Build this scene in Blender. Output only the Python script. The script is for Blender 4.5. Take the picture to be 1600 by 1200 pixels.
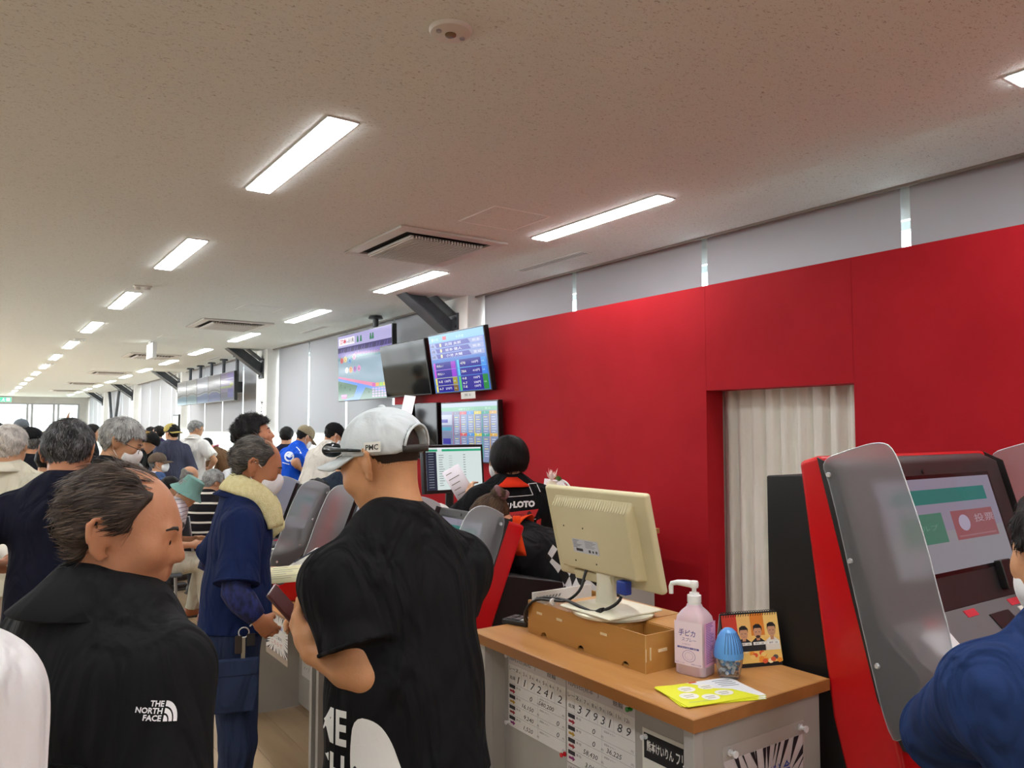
import bpy, bmesh, math, random
import numpy as np
from math import sin, cos, tan, pi, radians, atan, sqrt
from mathutils import Vector, Matrix
from mathutils.bvhtree import BVHTree

for _o in list(bpy.data.objects): bpy.data.objects.remove(_o, do_unlink=True)
SC = bpy.context.scene
COL = SC.collection
random.seed(7); RNG = np.random.default_rng(7)

# ------------------------------------------------------------------ camera, world, exposure
FPX = 1220.0; PSI = radians(34.8); THETA = atan(70/FPX); CAMZ = 1.62
_cd = bpy.data.cameras.new('camera'); CAM = bpy.data.objects.new('camera', _cd); COL.objects.link(CAM)
_cd.sensor_width = 36.0; _cd.lens = FPX/1600*36.0; _cd.clip_start = .05; _cd.clip_end = 300
CAM.location = (0, 0, CAMZ)
CAM.rotation_euler = (pi/2+THETA, 0, -PSI)
SC.camera = CAM
SC.view_settings.view_transform = 'Standard'; SC.view_settings.look = 'None'
SC.view_settings.gamma = 1.0; SC.view_settings.use_curve_mapping = False
SC.view_settings.exposure = 0.18
W = bpy.data.worlds.new('world'); SC.world = W; W.use_nodes = True
_bg = W.node_tree.nodes['Background']; _bg.inputs[0].default_value = (.90, .96, 1.0, 1); _bg.inputs[1].default_value = 7.0
LIGHT_STRENGTH = 34.0

_F = np.array([sin(PSI)*cos(THETA), cos(PSI)*cos(THETA), sin(THETA)])
_R = np.array([cos(PSI), -sin(PSI), 0.0]); _U = np.cross(_R, _F); _C = np.array([0, 0, CAMZ])
def at(px, py, ax, v):
    """photo pixel -> point on the plane axis ax = v"""
    r = _F+_R*(px-800)/FPX+_U*(600-py)/FPX
    return _C+r*((v-_C[ax])/r[ax])
def ground(px, d):
    """floor point seen in photo column px at distance d along the view"""
    lat = (px-800)/FPX*d
    return (lat*cos(PSI)+d*sin(PSI), d*cos(PSI)-lat*sin(PSI))

# ------------------------------------------------------------------ materials
def lin(c):
    c = [x/255 for x in c[:3]]
    return tuple(x/12.92 if x <= .04045 else ((x+.055)/1.055)**2.4 for x in c)
def rgba(c): return (*lin(c), 1)
_M = {}
def new_mat(name):
    m = bpy.data.materials.new(name); m.use_nodes = True
    nt = m.node_tree; b = nt.nodes['Principled BSDF']
    return m, nt, b
def plain(c, rough=.5, metal=0, spec=.5, name=None):
    k = ('p', tuple(c), rough, metal, spec)
    if k in _M: return _M[k]
    m, nt, b = new_mat(name or 'paint')
    b.inputs['Base Color'].default_value = rgba(c); b.inputs['Roughness'].default_value = rough
    b.inputs['Metallic'].default_value = metal; b.inputs['Specular IOR Level'].default_value = spec
    _M[k] = m; return m
def glow(c, s=1.0):
    k = ('e', tuple(c), s)
    if k in _M: return _M[k]
    m, nt, b = new_mat('screen_light')
    b.inputs['Base Color'].default_value = (0, 0, 0, 1); b.inputs['Roughness'].default_value = .12
    b.inputs['Emission Color'].default_value = rgba(c); b.inputs['Emission Strength'].default_value = s
    b.inputs['Specular IOR Level'].default_value = .3
    _M[k] = m; return m
def N(nt, t, **kw):
    n = nt.nodes.new(t)
    for k, v in kw.items():
        if k in n.inputs: n.inputs[k].default_value = v
        else: setattr(n, k, v)
    return n
def noisy(c1, c2, scale=5, rough=.6, bump=.0, bscale=None, stretch=(1, 1, 1), detail=4, name='surface', spec=.4, lo=.35, hi=.65, bdist=.01, sheen=0):
    k = ('n', tuple(c1), tuple(c2), scale, rough, bump, bscale, stretch, detail, spec, lo, hi, bdist)
    if k in _M: return _M[k]
    m, nt, b = new_mat(name); L = nt.links.new
    tc = N(nt, 'ShaderNodeTexCoord'); mp = N(nt, 'ShaderNodeMapping'); mp.inputs['Scale'].default_value = stretch
    L(tc.outputs['Object'], mp.inputs[0])
    n1 = N(nt, 'ShaderNodeTexNoise', Scale=scale, Detail=detail); L(mp.outputs[0], n1.inputs['Vector'])
    cr = N(nt, 'ShaderNodeValToRGB'); cr.color_ramp.elements[0].position = lo; cr.color_ramp.elements[1].position = hi
    cr.color_ramp.elements[0].color = rgba(c1); cr.color_ramp.elements[1].color = rgba(c2)
    L(n1.outputs[0], cr.inputs[0]); L(cr.outputs[0], b.inputs['Base Color'])
    b.inputs['Roughness'].default_value = rough; b.inputs['Specular IOR Level'].default_value = spec
    if sheen: b.inputs['Sheen Weight'].default_value = sheen
    if bump:
        n2 = N(nt, 'ShaderNodeTexNoise', Scale=bscale or scale, Detail=3); L(mp.outputs[0], n2.inputs['Vector'])
        bp = N(nt, 'ShaderNodeBump', Strength=bump, Distance=bdist); L(n2.outputs[0], bp.inputs['Height']); L(bp.outputs[0], b.inputs['Normal'])
    _M[k] = m; return m
def fabric(c, var=.12, rough=.9, fold=.5, weave=220, name='fabric', shine=.15):
    """cloth: slight mottling, soft folds, fine weave"""
    k = ('f', tuple(c), var, rough, fold, weave)
    if k in _M: return _M[k]
    m, nt, b = new_mat(name); L = nt.links.new
    tc = N(nt, 'ShaderNodeTexCoord')
    n1 = N(nt, 'ShaderNodeTexNoise', Scale=9.0, Detail=3); L(tc.outputs['Object'], n1.inputs['Vector'])
    mx = N(nt, 'ShaderNodeMix', data_type='RGBA')
    a = lin(c); mx.inputs[6].default_value = (*[x*(1-var) for x in a], 1); mx.inputs[7].default_value = (*[min(1, x*(1+var)) for x in a], 1)
    L(n1.outputs[0], mx.inputs[0]); L(mx.outputs[2], b.inputs['Base Color'])
    mp = N(nt, 'ShaderNodeMapping'); mp.inputs['Scale'].default_value = (1.2, 1.2, .45); mp.inputs['Rotation'].default_value = (.3, .2, .1)
    L(tc.outputs['Object'], mp.inputs[0])
    n2 = N(nt, 'ShaderNodeTexNoise', Scale=7.5, Detail=2.5, Distortion=.8); L(mp.outputs[0], n2.inputs['Vector'])
    b1 = N(nt, 'ShaderNodeBump', Strength=min(1, fold*1.5), Distance=.09); L(n2.outputs[0], b1.inputs['Height'])
    n3 = N(nt, 'ShaderNodeTexNoise', Scale=float(weave), Detail=1); L(tc.outputs['Object'], n3.inputs['Vector'])
    b2 = N(nt, 'ShaderNodeBump', Strength=.12, Distance=.003); L(n3.outputs[0], b2.inputs['Height']); L(b1.outputs[0], b2.inputs['Normal'])
    L(b2.outputs[0], b.inputs['Normal'])
    b.inputs['Roughness'].default_value = rough; b.inputs['Specular IOR Level'].default_value = shine
    _M[k] = m; return m
def stripes(c1, c2, period, frac, axis=2, phase=0, rough=.9, c3=None):
    """striped jersey: bands across the garment"""
    k = ('s', tuple(c1), tuple(c2), period, frac, axis, phase)
    if k in _M: return _M[k]
    m, nt, b = new_mat('striped_fabric'); L = nt.links.new
    tc = N(nt, 'ShaderNodeTexCoord'); sx = N(nt, 'ShaderNodeSeparateXYZ'); L(tc.outputs['Object'], sx.inputs[0])
    def band(ax, per, fr):
        d = N(nt, 'ShaderNodeMath', operation='MULTIPLY_ADD'); d.inputs[1].default_value = 1/per; d.inputs[2].default_value = phase+50
        L(sx.outputs[ax], d.inputs[0])
        f = N(nt, 'ShaderNodeMath', operation='FRACT'); L(d.outputs[0], f.inputs[0])
        g = N(nt, 'ShaderNodeMath', operation='LESS_THAN'); g.inputs[1].default_value = fr; L(f.outputs[0], g.inputs[0])
        return g
    g = band(axis, period, frac)
    mx = N(nt, 'ShaderNodeMix', data_type='RGBA'); mx.inputs[6].default_value = rgba(c1); mx.inputs[7].default_value = rgba(c2)
    L(g.outputs[0], mx.inputs[0]); out = mx.outputs[2]
    if c3:
        g2 = band(0, period, frac*.7)
        m2 = N(nt, 'ShaderNodeMix', data_type='RGBA'); m2.inputs[7].default_value = rgba(c3); L(out, m2.inputs[6]); L(g2.outputs[0], m2.inputs[0]); out = m2.outputs[2]
    L(out, b.inputs['Base Color']); b.inputs['Roughness'].default_value = rough; b.inputs['Specular IOR Level'].default_value = .15
    n2 = N(nt, 'ShaderNodeTexNoise', Scale=8.0, Detail=2.5); L(tc.outputs['Object'], n2.inputs['Vector'])
    b1 = N(nt, 'ShaderNodeBump', Strength=.4, Distance=.04); L(n2.outputs[0], b1.inputs['Height']); L(b1.outputs[0], b.inputs['Normal'])
    _M[k] = m; return m
def skin(c, name='skin'):
    k = ('sk', tuple(c))
    if k in _M: return _M[k]
    m, nt, b = new_mat(name); L = nt.links.new
    tc = N(nt, 'ShaderNodeTexCoord')
    n1 = N(nt, 'ShaderNodeTexNoise', Scale=28.0, Detail=5); L(tc.outputs['Object'], n1.inputs['Vector'])
    a = lin(c); cr = N(nt, 'ShaderNodeMix', data_type='RGBA')
    cr.inputs[6].default_value = (a[0]*.84, a[1]*.80, a[2]*.78, 1); cr.inputs[7].default_value = (min(1, a[0]*1.1), a[1]*1.12, a[2]*1.14, 1)
    L(n1.outputs[0], cr.inputs[0]); L(cr.outputs[2], b.inputs['Base Color'])
    b.inputs['Roughness'].default_value = .52; b.inputs['Specular IOR Level'].default_value = .35
    b.inputs['Subsurface Weight'].default_value = .12; b.inputs['Subsurface Radius'].default_value = (.012, .004, .002); b.inputs['Subsurface Scale'].default_value = 1
    n3 = N(nt, 'ShaderNodeTexNoise', Scale=160.0, Detail=2); L(tc.outputs['Object'], n3.inputs['Vector'])
    b2 = N(nt, 'ShaderNodeBump', Strength=.12, Distance=.004); L(n3.outputs[0], b2.inputs['Height']); L(b2.outputs[0], b.inputs['Normal'])
    _M[k] = m; return m
def hair_mat(dark, light, bias=.5):
    """hair: each strand carries its own tone in the attribute 'tone'"""
    k = ('h', tuple(dark), tuple(light), bias)
    if k in _M: return _M[k]
    m, nt, b = new_mat('hair'); L = nt.links.new
    at_ = N(nt, 'ShaderNodeAttribute', attribute_name='tone')
    tc = N(nt, 'ShaderNodeTexCoord'); n1 = N(nt, 'ShaderNodeTexNoise', Scale=22.0, Detail=4); L(tc.outputs['Object'], n1.inputs['Vector'])
    ad = N(nt, 'ShaderNodeMath', operation='ADD'); L(at_.outputs['Fac'], ad.inputs[0]); L(n1.outputs[0], ad.inputs[1])
    mr = N(nt, 'ShaderNodeMapRange'); mr.inputs[1].default_value = 1-bias; mr.inputs[2].default_value = 1.9-bias
    L(ad.outputs[0], mr.inputs[0])
    mx = N(nt, 'ShaderNodeMix', data_type='RGBA'); mx.inputs[6].default_value = rgba(dark); mx.inputs[7].default_value = rgba(light)
    L(mr.outputs[0], mx.inputs[0]); L(mx.outputs[2], b.inputs['Base Color'])
    b.inputs['Roughness'].default_value = .55; b.inputs['Specular IOR Level'].default_value = .2
    _M[k] = m; return m
def wood(c1, c2, axis='y', scale=7.0, rough=.38, name='wood'):
    st = {'x': (.12, 1.6, 1.6), 'y': (1.6, .12, 1.6), 'z': (1.6, 1.6, .12)}[axis]
    return noisy(c1, c2, scale=scale*2.2, rough=rough, bump=.08, bscale=scale*6, stretch=st, detail=6, name=name, spec=.45, lo=.3, hi=.7)

# ------------------------------------------------------------------ mesh building
class MB:
    def __init__(s): s.v = []; s.f = []; s.m = []; s.mats = []
    def slot(s, mat):
        if mat not in s.mats: s.mats.append(mat)
        return s.mats.index(mat)
    def add(s, vs, fs, mat=None):
        b = len(s.v); s.v += [tuple(map(float, v)) for v in vs]; s.f += [tuple(i+b for i in f) for f in fs]
        k = s.slot(mat) if mat else 0
        s.m += [k]*len(fs); return s
    def box(s, x0, x1, y0, y1, z0, z1, mat=None):
        vs = [(x, y, z) for x in (x0, x1) for y in (y0, y1) for z in (z0, z1)]
        return s.add(vs, [(0, 1, 3, 2), (4, 6, 7, 5), (0, 4, 5, 1), (2, 3, 7, 6), (0, 2, 6, 4), (1, 5, 7, 3)], mat)
    def obox(s, o, ax, ay, az, mat=None):
        """box from corner o with three edge vectors"""
        o, ax, ay, az = map(np.array, (o, ax, ay, az))
        vs = [o+ax*i+ay*j+az*k for i in (0, 1) for j in (0, 1) for k in (0, 1)]
        return s.add(vs, [(0, 1, 3, 2), (4, 6, 7, 5), (0, 4, 5, 1), (2, 3, 7, 6), (0, 2, 6, 4), (1, 5, 7, 3)], mat)
    def cyl(s, p, q, r0, r1=None, n=16, mat=None, caps=True):
        r1 = r0 if r1 is None else r1
        p, q = Vector(p), Vector(q); d = (q-p).normalized()
        a = d.orthogonal().normalized(); b = d.cross(a)
        vs = []
        for c, r in ((p, r0), (q, r1)):
            for i in range(n):
                t = 2*pi*i/n; vs.append(c+a*(r*cos(t))+b*(r*sin(t)))
        fs = [(i, (i+1) % n, n+(i+1) % n, n+i) for i in range(n)]
        if caps: fs += [tuple(range(n))[::-1], tuple(range(n, 2*n))]
        return s.add(vs, fs, mat)
    def tube(s, path, r, n=8, mat=None, closed=False, rs=None):
        P = [Vector(p) for p in path]; m = len(P); vs = []; ref = None
        for i, p in enumerate(P):
            if closed: t = P[(i+1) % m]-P[i-1]
            else: t = P[min(i+1, m-1)]-P[max(i-1, 0)]
            t.normalize()
            if ref is None: ref = t.orthogonal().normalized()
            ref = (ref-t*ref.dot(t)); ref = ref.normalized() if ref.length > 1e-6 else t.orthogonal().normalized()
            b = t.cross(ref); rr = rs[i] if rs else r
            for k in range(n):
                a = 2*pi*k/n; vs.append(p+ref*(rr*cos(a))+b*(rr*sin(a)))
        fs = []
        for i in range(m if closed else m-1):
            j = (i+1) % m
            for k in range(n): fs.append((i*n+k, i*n+(k+1) % n, j*n+(k+1) % n, j*n+k))
        if not closed: fs += [tuple(range(n))[::-1], tuple(range((m-1)*n, m*n))]
        return s.add(vs, fs, mat)
    def lathe(s, prof, c=(0, 0, 0), n=32, mat=None, sx=1, sy=1, rot=0):
        """profile [(r, z)] turned about the vertical through c"""
        vs = []; c = Vector(c)
        for r, z in prof:
            for i in range(n):
                a = 2*pi*i/n+rot; vs.append((c.x+r*cos(a)*sx, c.y+r*sin(a)*sy, c.z+z))
        fs = []
        for j in range(len(prof)-1):
            for i in range(n): fs.append((j*n+i, j*n+(i+1) % n, (j+1)*n+(i+1) % n, (j+1)*n+i))
        fs += [tuple(range(n))[::-1], tuple(range((len(prof)-1)*n, len(prof)*n))]
        return s.add(vs, fs, mat)
    def prism(s, poly, fn, w0, w1, mat=None):
        """2-D outline extruded between w0 and w1; fn(a, b, w) gives the point"""
        n = len(poly); vs = [fn(a, b, w0) for a, b in poly]+[fn(a, b, w1) for a, b in poly]
        fs = [tuple(range(n))[::-1], tuple(range(n, 2*n))]+[(i, (i+1) % n, n+(i+1) % n, n+i) for i in range(n)]
        return s.add(vs, fs, mat)
    def ell(s, c, r, n=16, m=10, mat=None):
        vs = []; c = np.array(c)
        for j in range(m+1):
            t = pi*j/m
            for i in range(n):
                a = 2*pi*i/n; vs.append(c+np.array([r[0]*sin(t)*cos(a), r[1]*sin(t)*sin(a), r[2]*cos(t)]))
        fs = [(j*n+i, (j+1)*n+i, (j+1)*n+(i+1) % n, j*n+(i+1) % n) for j in range(m) for i in range(n)]
        return s.add(vs, fs, mat)
    def build(s, name, mat=None, parent=None, smooth=False, bevel=0, kind=None, seg=2):
        me = bpy.data.meshes.new(name); me.from_pydata(s.v, [], s.f)
        mats = s.mats or ([mat] if mat else [])
        if mat and s.mats and mat not in s.mats: pass
        for x in mats: me.materials.append(x)
        if s.mats: me.polygons.foreach_set('material_index', s.m)
        bm = bmesh.new(); bm.from_mesh(me)
        bmesh.ops.remove_doubles(bm, verts=bm.verts, dist=1e-5)
        bmesh.ops.recalc_face_normals(bm, faces=bm.faces); bm.to_mesh(me); bm.free()
        if smooth is True: me.polygons.foreach_set('use_smooth', [True]*len(me.polygons))
        elif smooth: me.shade_auto(smooth) if hasattr(me, 'shade_auto') else None
        o = bpy.data.objects.new(name, me); COL.objects.link(o)
        if parent: o.parent = parent
        if bevel:
            b = o.modifiers.new('edge', 'BEVEL'); b.width = bevel; b.segments = seg; b.limit_method = 'ANGLE'; b.angle_limit = radians(50)
        if smooth == 'auto' or bevel:
            me.polygons.foreach_set('use_smooth', [True]*len(me.polygons))
            w = o.modifiers.new('normals', 'WEIGHTED_NORMAL') if bevel else None
            if not bevel: me.set_sharp_from_angle(angle=radians(38))
            else: me.set_sharp_from_angle(angle=radians(38))
        if kind: o['kind'] = kind
        return o
def tag(o, label=None, cat=None, group=None, kind=None):
    if label: o['label'] = label
    if cat: o['category'] = cat
    if group: o['group'] = group
    if kind: o['kind'] = kind
    return o
def empty(name, loc=(0, 0, 0), rz=0, label=None, cat=None, group=None):
    o = bpy.data.objects.new(name, None); COL.objects.link(o); o.location = loc; o.rotation_euler = (0, 0, rz)
    o.empty_display_size = .1
    return tag(o, label, cat, group)
def copy_tree(o, parent=None):
    c = o.copy(); COL.objects.link(c); c.parent = parent
    for ch in o.children: copy_tree(ch, c)
    return c
def raw_mesh(name, V, Q, mat, parent=None, smooth=True):
    """fast mesh from arrays of vertices and quads"""
    me = bpy.data.meshes.new(name); n = len(Q); k = Q.shape[1]
    me.vertices.add(len(V)); me.vertices.foreach_set('co', np.ascontiguousarray(V, dtype=np.float32).ravel())
    me.loops.add(n*k); me.loops.foreach_set('vertex_index', np.ascontiguousarray(Q, dtype=np.int32).ravel())
    me.polygons.add(n); me.polygons.foreach_set('loop_start', np.arange(0, n*k, k, dtype=np.int32))
    if smooth: me.polygons.foreach_set('use_smooth', np.ones(n, dtype=bool))
    me.update(calc_edges=True); me.materials.append(mat)
    o = bpy.data.objects.new(name, me); COL.objects.link(o)
    if parent: o.parent = parent
    return o

# ------------------------------------------------------------------ lettering and flat print
_TX = {}
def text_geo(body, bold=0.0, spacing=1.0):
    k = (body, bold, spacing)
    if k in _TX: return _TX[k]
    c = bpy.data.curves.new('lettering', 'FONT'); c.body = body; c.size = 1; c.offset = bold; c.resolution_u = 2; c.space_character = spacing
    o = bpy.data.objects.new('lettering', c); COL.objects.link(o)
    me = bpy.data.meshes.new_from_object(o.evaluated_get(bpy.context.evaluated_depsgraph_get()))
    v = np.array([x.co[:2] for x in me.vertices]).reshape(-1, 2); f = [tuple(p.vertices) for p in me.polygons]
    bpy.data.objects.remove(o); bpy.data.curves.remove(c); bpy.data.meshes.remove(me)
    if len(v): v = v-v.min(0)
    _TX[k] = (v, f); return _TX[k]
class Print:
    """flat print: layers of coloured shapes and lettering on the plane o + a*ea + b*eb"""
    def __init__(s, o, ea, eb, mk=lambda c: plain(c, .6), step=.0004):
        s.o = np.array(o, float); s.ea = np.array(ea, float); s.eb = np.array(eb, float)
        n = np.cross(s.ea, s.eb); s.n = n/np.linalg.norm(n); s.mb = MB(); s.mk = mk; s.step = step; s.l = 0
    def pt(s, a, b, l): return s.o+s.ea*a+s.eb*b+s.n*s.step*(1+l)
    def poly(s, pts, c, l=0):
        s.mb.add([s.pt(a, b, l) for a, b in pts], [tuple(range(len(pts)))], s.mk(c)); return s
    def rect(s, a0, b0, a1, b1, c, l=0): return s.poly([(a0, b0), (a1, b0), (a1, b1), (a0, b1)], c, l)
    def disc(s, a, b, ra, rb, c, l=1, n=20): return s.poly([(a+ra*cos(2*pi*i/n), b+rb*sin(2*pi*i/n)) for i in range(n)], c, l)
    def ring(s, a, b, ra, rb, t, c, l=1, n=24):
        for i in range(n):
            u, v = 2*pi*i/n, 2*pi*(i+1)/n
            s.poly([(a+ra*cos(u), b+rb*sin(u)), (a+ra*cos(v), b+rb*sin(v)), (a+ra*(1-t)*cos(v), b+rb*(1-t)*sin(v)), (a+ra*(1-t)*cos(u), b+rb*(1-t)*sin(u))], c, l)
        return s
    def line(s, p, q, t, c, l=1):
        p, q = np.array(p), np.array(q); d = q-p; n = np.array([-d[1], d[0]])/max(1e-9, np.hypot(*d))*t/2
        return s.poly([p-n, q-n, q+n, p+n], c, l)
    def text(s, body, a, b, h, c, l=2, w=None, bold=.0, rot=0, slant=0):
        v, f = text_geo(body, bold)
        if not len(v): return s
        sz = v.max(0); k = h/sz[1]; kx = (w/sz[0]) if w else k
        q = v*[kx, k]; q[:, 0] += slant*q[:, 1]
        ca, sa = cos(rot), sin(rot)
        s.mb.add([s.pt(a+x*ca-y*sa, b+x*sa+y*ca, l) for x, y in q], f, s.mk(c)); return s
    def build(s, name, parent=None, kind=None):
        me = bpy.data.meshes.new(name); me.from_pydata(s.mb.v, [], s.mb.f)
        for x in s.mb.mats: me.materials.append(x)
        me.polygons.foreach_set('material_index', s.mb.m)
        o = bpy.data.objects.new(name, me); COL.objects.link(o); o.parent = parent
        return o
# ------------------------------------------------------------------ the room
CEIL = 3.0; XW = 4.45; YEND = 39.3; YB = -9.0; XL = -5.0
COLS = [.25+6.6*i for i in range(6)]; COLW = .6; COLX = 4.2
def ceiling_mat():
    m, nt, b = new_mat('rock_wool_board'); L = nt.links.new
    tc = N(nt, 'ShaderNodeTexCoord')
    mp = N(nt, 'ShaderNodeMapping'); mp.inputs['Scale'].default_value = (55, 120, 55); mp.inputs['Rotation'].default_value = (0, 0, .5)
    L(tc.outputs['Object'], mp.inputs[0])
    n = N(nt, 'ShaderNodeTexNoise', Scale=1.0, Detail=3, Distortion=1.5); L(mp.outputs[0], n.inputs['Vector'])
    cr = N(nt, 'ShaderNodeValToRGB'); e = cr.color_ramp.elements
    e[0].position = .30; e[0].color = rgba((166, 162, 156)); e[1].position = .42; e[1].color = rgba((216, 220, 216))
    L(n.outputs[0], cr.inputs[0]); L(cr.outputs[0], b.inputs['Base Color'])
    bp = N(nt, 'ShaderNodeBump', Strength=.35, Distance=.004); L(n.outputs[0], bp.inputs['Height']); L(bp.outputs[0], b.inputs['Normal'])
    b.inputs['Roughness'].default_value = .9; b.inputs['Specular IOR Level'].default_value = .2
    return m
MC = ceiling_mat()
WHITE_WALL = noisy((222, 222, 216), (230, 230, 225), 3, .75, .05, 90, name='white_wall_paint')
STEEL = noisy((62, 66, 70), (74, 78, 82), 6, .5, .1, 30, name='grey_steel_paint')
ALU = plain((150, 152, 154), .4, .3)
PLASTIC_W = plain((226, 226, 222), .4)
BLACKP = plain((16, 16, 18), .35)

tag(MB().box(XL, 4.30, YB, YEND, CEIL, CEIL+.12).build('ceiling', MC), kind='structure')
tag(MB().box(4.30, XW+.2, YB, YEND, 3.12, 3.2).build('ceiling_recess', WHITE_WALL), kind='structure')
tag(MB().box(4.29, 4.305, YB, YEND, 2.985, 3.115).build('trim_1', plain((120, 110, 100), .5)), kind='structure')
# floor: vinyl planks near, plain vinyl sheet beyond
FL1 = noisy((160, 135, 104), (190, 164, 130), 3.0, .42, .03, 60, stretch=(3, .35, 1), detail=6, name='vinyl_floor', spec=.5, lo=.25, hi=.75)
FL2 = noisy((152, 128, 98), (182, 156, 122), 3.4, .42, .03, 60, stretch=(3, .35, 1), detail=6, name='vinyl_floor', spec=.5, lo=.25, hi=.75)
FL3 = noisy((168, 143, 112), (196, 170, 136), 2.6, .42, .03, 60, stretch=(3, .35, 1), detail=6, name='vinyl_floor', spec=.5, lo=.25, hi=.75)
floor = tag(MB().box(XL, XW+.2, YB, YEND, -.12, -.004).build('floor', FL1), kind='structure')
_pm = []
for m in (FL1, FL2, FL3):
    o = MB().box(.001, .179, .001, 1.199, -.004, 0).build('plank', m, floor); _pm.append(o)
_first = {0: 1, 1: 1, 2: 1}
for i in range(15):
    for j in range(6):
        k = random.randrange(3); q = _pm[k]
        if _first[k]: _first[k] = 0
        else: q = q.copy(); COL.objects.link(q); q.parent = floor
        q.location = (-.9+.18*i, 2.2+1.2*j+(.4*(i % 3)), 0)
# outer walls
tag(MB().box(XL-.15, XL, YB, YEND, 0, .9).box(XL-.15, XL, YB, YEND, 2.7, CEIL).box(XL-.15, XL, YB, 10, .9, 2.7).build('wall_left', WHITE_WALL), kind='structure')
lw = tag(MB().box(XL-.1, XL-.04, 10, YEND, .9, .95).box(XL-.1, XL-.04, 10, YEND, 2.65, 2.7).build('window_8', plain((200, 206, 204), .4, .2)), kind='structure')  # unseen left windows, added to bring daylight to the far ceiling
for _i in range(16): MB().box(XL-.1, XL-.04, 10.2+1.85*_i-.03, 10.2+1.85*_i+.03, .95, 2.65).build('mullion', plain((200, 206, 204), .4, .2), lw)
tag(MB().box(XL-.15, XW+.2, YB-.15, YB, 0, CEIL).build('wall_back', WHITE_WALL), kind='structure')
tag(MB().box(XW, XW+.2, YB, YEND, 0, 1.2).box(XW, XW+.2, YB, YEND, 2.84, 3.2).box(XW, XW+.2, YB, .25, 1.2, 2.84).build('wall_right', WHITE_WALL), kind='structure')
# columns with grey steel knee braces
for i, y in enumerate(COLS):
    tag(MB().box(COLX, XW+.2, y, y+COLW, 0, 3.12).build('column', WHITE_WALL, bevel=.004), kind='structure')
    if i == 0: continue
    yc = y+COLW/2
    b = empty('knee_brace', (COLX, yc, 2.6), 0, 'dark grey steel knee brace on the %s white column' % ['first', 'second', 'third', 'fourth', 'fifth'][i-1], 'brace', 'steel braces along the window columns')
    A = np.array([3.58-COLX, 0, .40]); Bp = np.array([-.002, 0, -.05]); d = Bp-A; ln = np.linalg.norm(d); d = d/ln; nrm = np.array([-d[2], 0, d[0]])
    nrm = nrm if nrm[2] > 0 else -nrm
    w = MB(); w.obox(A+np.array([0, -.1, 0]), d*ln, (0, .2, 0), nrm*.014); w.build('lower_flange', STEEL, b)
    w = MB(); w.obox(A+np.array([.10, -.1, 0])+nrm*.15, d*(ln-.22), (0, .2, 0), nrm*.014); w.build('upper_flange', STEEL, b)
    w = MB(); w.obox(A+np.array([.04, -.008, 0])+nrm*.014, d*(ln-.08), (0, .016, 0), nrm*.136); w.build('web', STEEL, b)
    MB().box(-.016, 0, -.13, .13, -.1, .24).build('end_plate', STEEL, b)
    for zz in (-.06, 0.0, .1, .18):
        for yy in (-.09, .09): MB().cyl((-.016, yy, zz), (-.03, yy, zz), .014, n=6).build('bolt', STEEL, b)
# windows and roller blinds between the columns
GLASS, _nt, _b = new_mat('window_glass')
_tr = N(_nt, 'ShaderNodeBsdfTransparent'); _gl = N(_nt, 'ShaderNodeBsdfGlossy', Roughness=.02); _mx = N(_nt, 'ShaderNodeMixShader'); _mx.inputs[0].default_value = .05
_tr.inputs[0].default_value = (.93, .97, .96, 1)
_nt.links.new(_tr.outputs[0], _mx.inputs[1]); _nt.links.new(_gl.outputs[0], _mx.inputs[2])
_nt.links.new(_mx.outputs[0], _nt.nodes['Material Output'].inputs[0])
BLIND, _nt, _b = new_mat('blind_fabric')
_df = N(_nt, 'ShaderNodeBsdfDiffuse'); _df.inputs[0].default_value = rgba((190, 192, 196)); _ts = N(_nt, 'ShaderNodeBsdfTranslucent'); _ts.inputs[0].default_value = rgba((170, 174, 180)); _mx = N(_nt, 'ShaderNodeMixShader'); _mx.inputs[0].default_value = .12
_nt.links.new(_df.outputs[0], _mx.inputs[1]); _nt.links.new(_ts.outputs[0], _mx.inputs[2]); _nt.links.new(_mx.outputs[0], _nt.nodes['Material Output'].inputs[0])
ORD = ['first', 'second', 'third', 'fourth', 'fifth', 'sixth', 'seventh', 'eighth', 'ninth', 'tenth', 'eleventh', 'twelfth', 'thirteenth', 'fourteenth', 'fifteenth']
bays = [(COLS[i]+COLW, COLS[i+1]) for i in range(5)]+[(COLS[5]+COLW, YEND-.02)]
nb = 0
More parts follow.
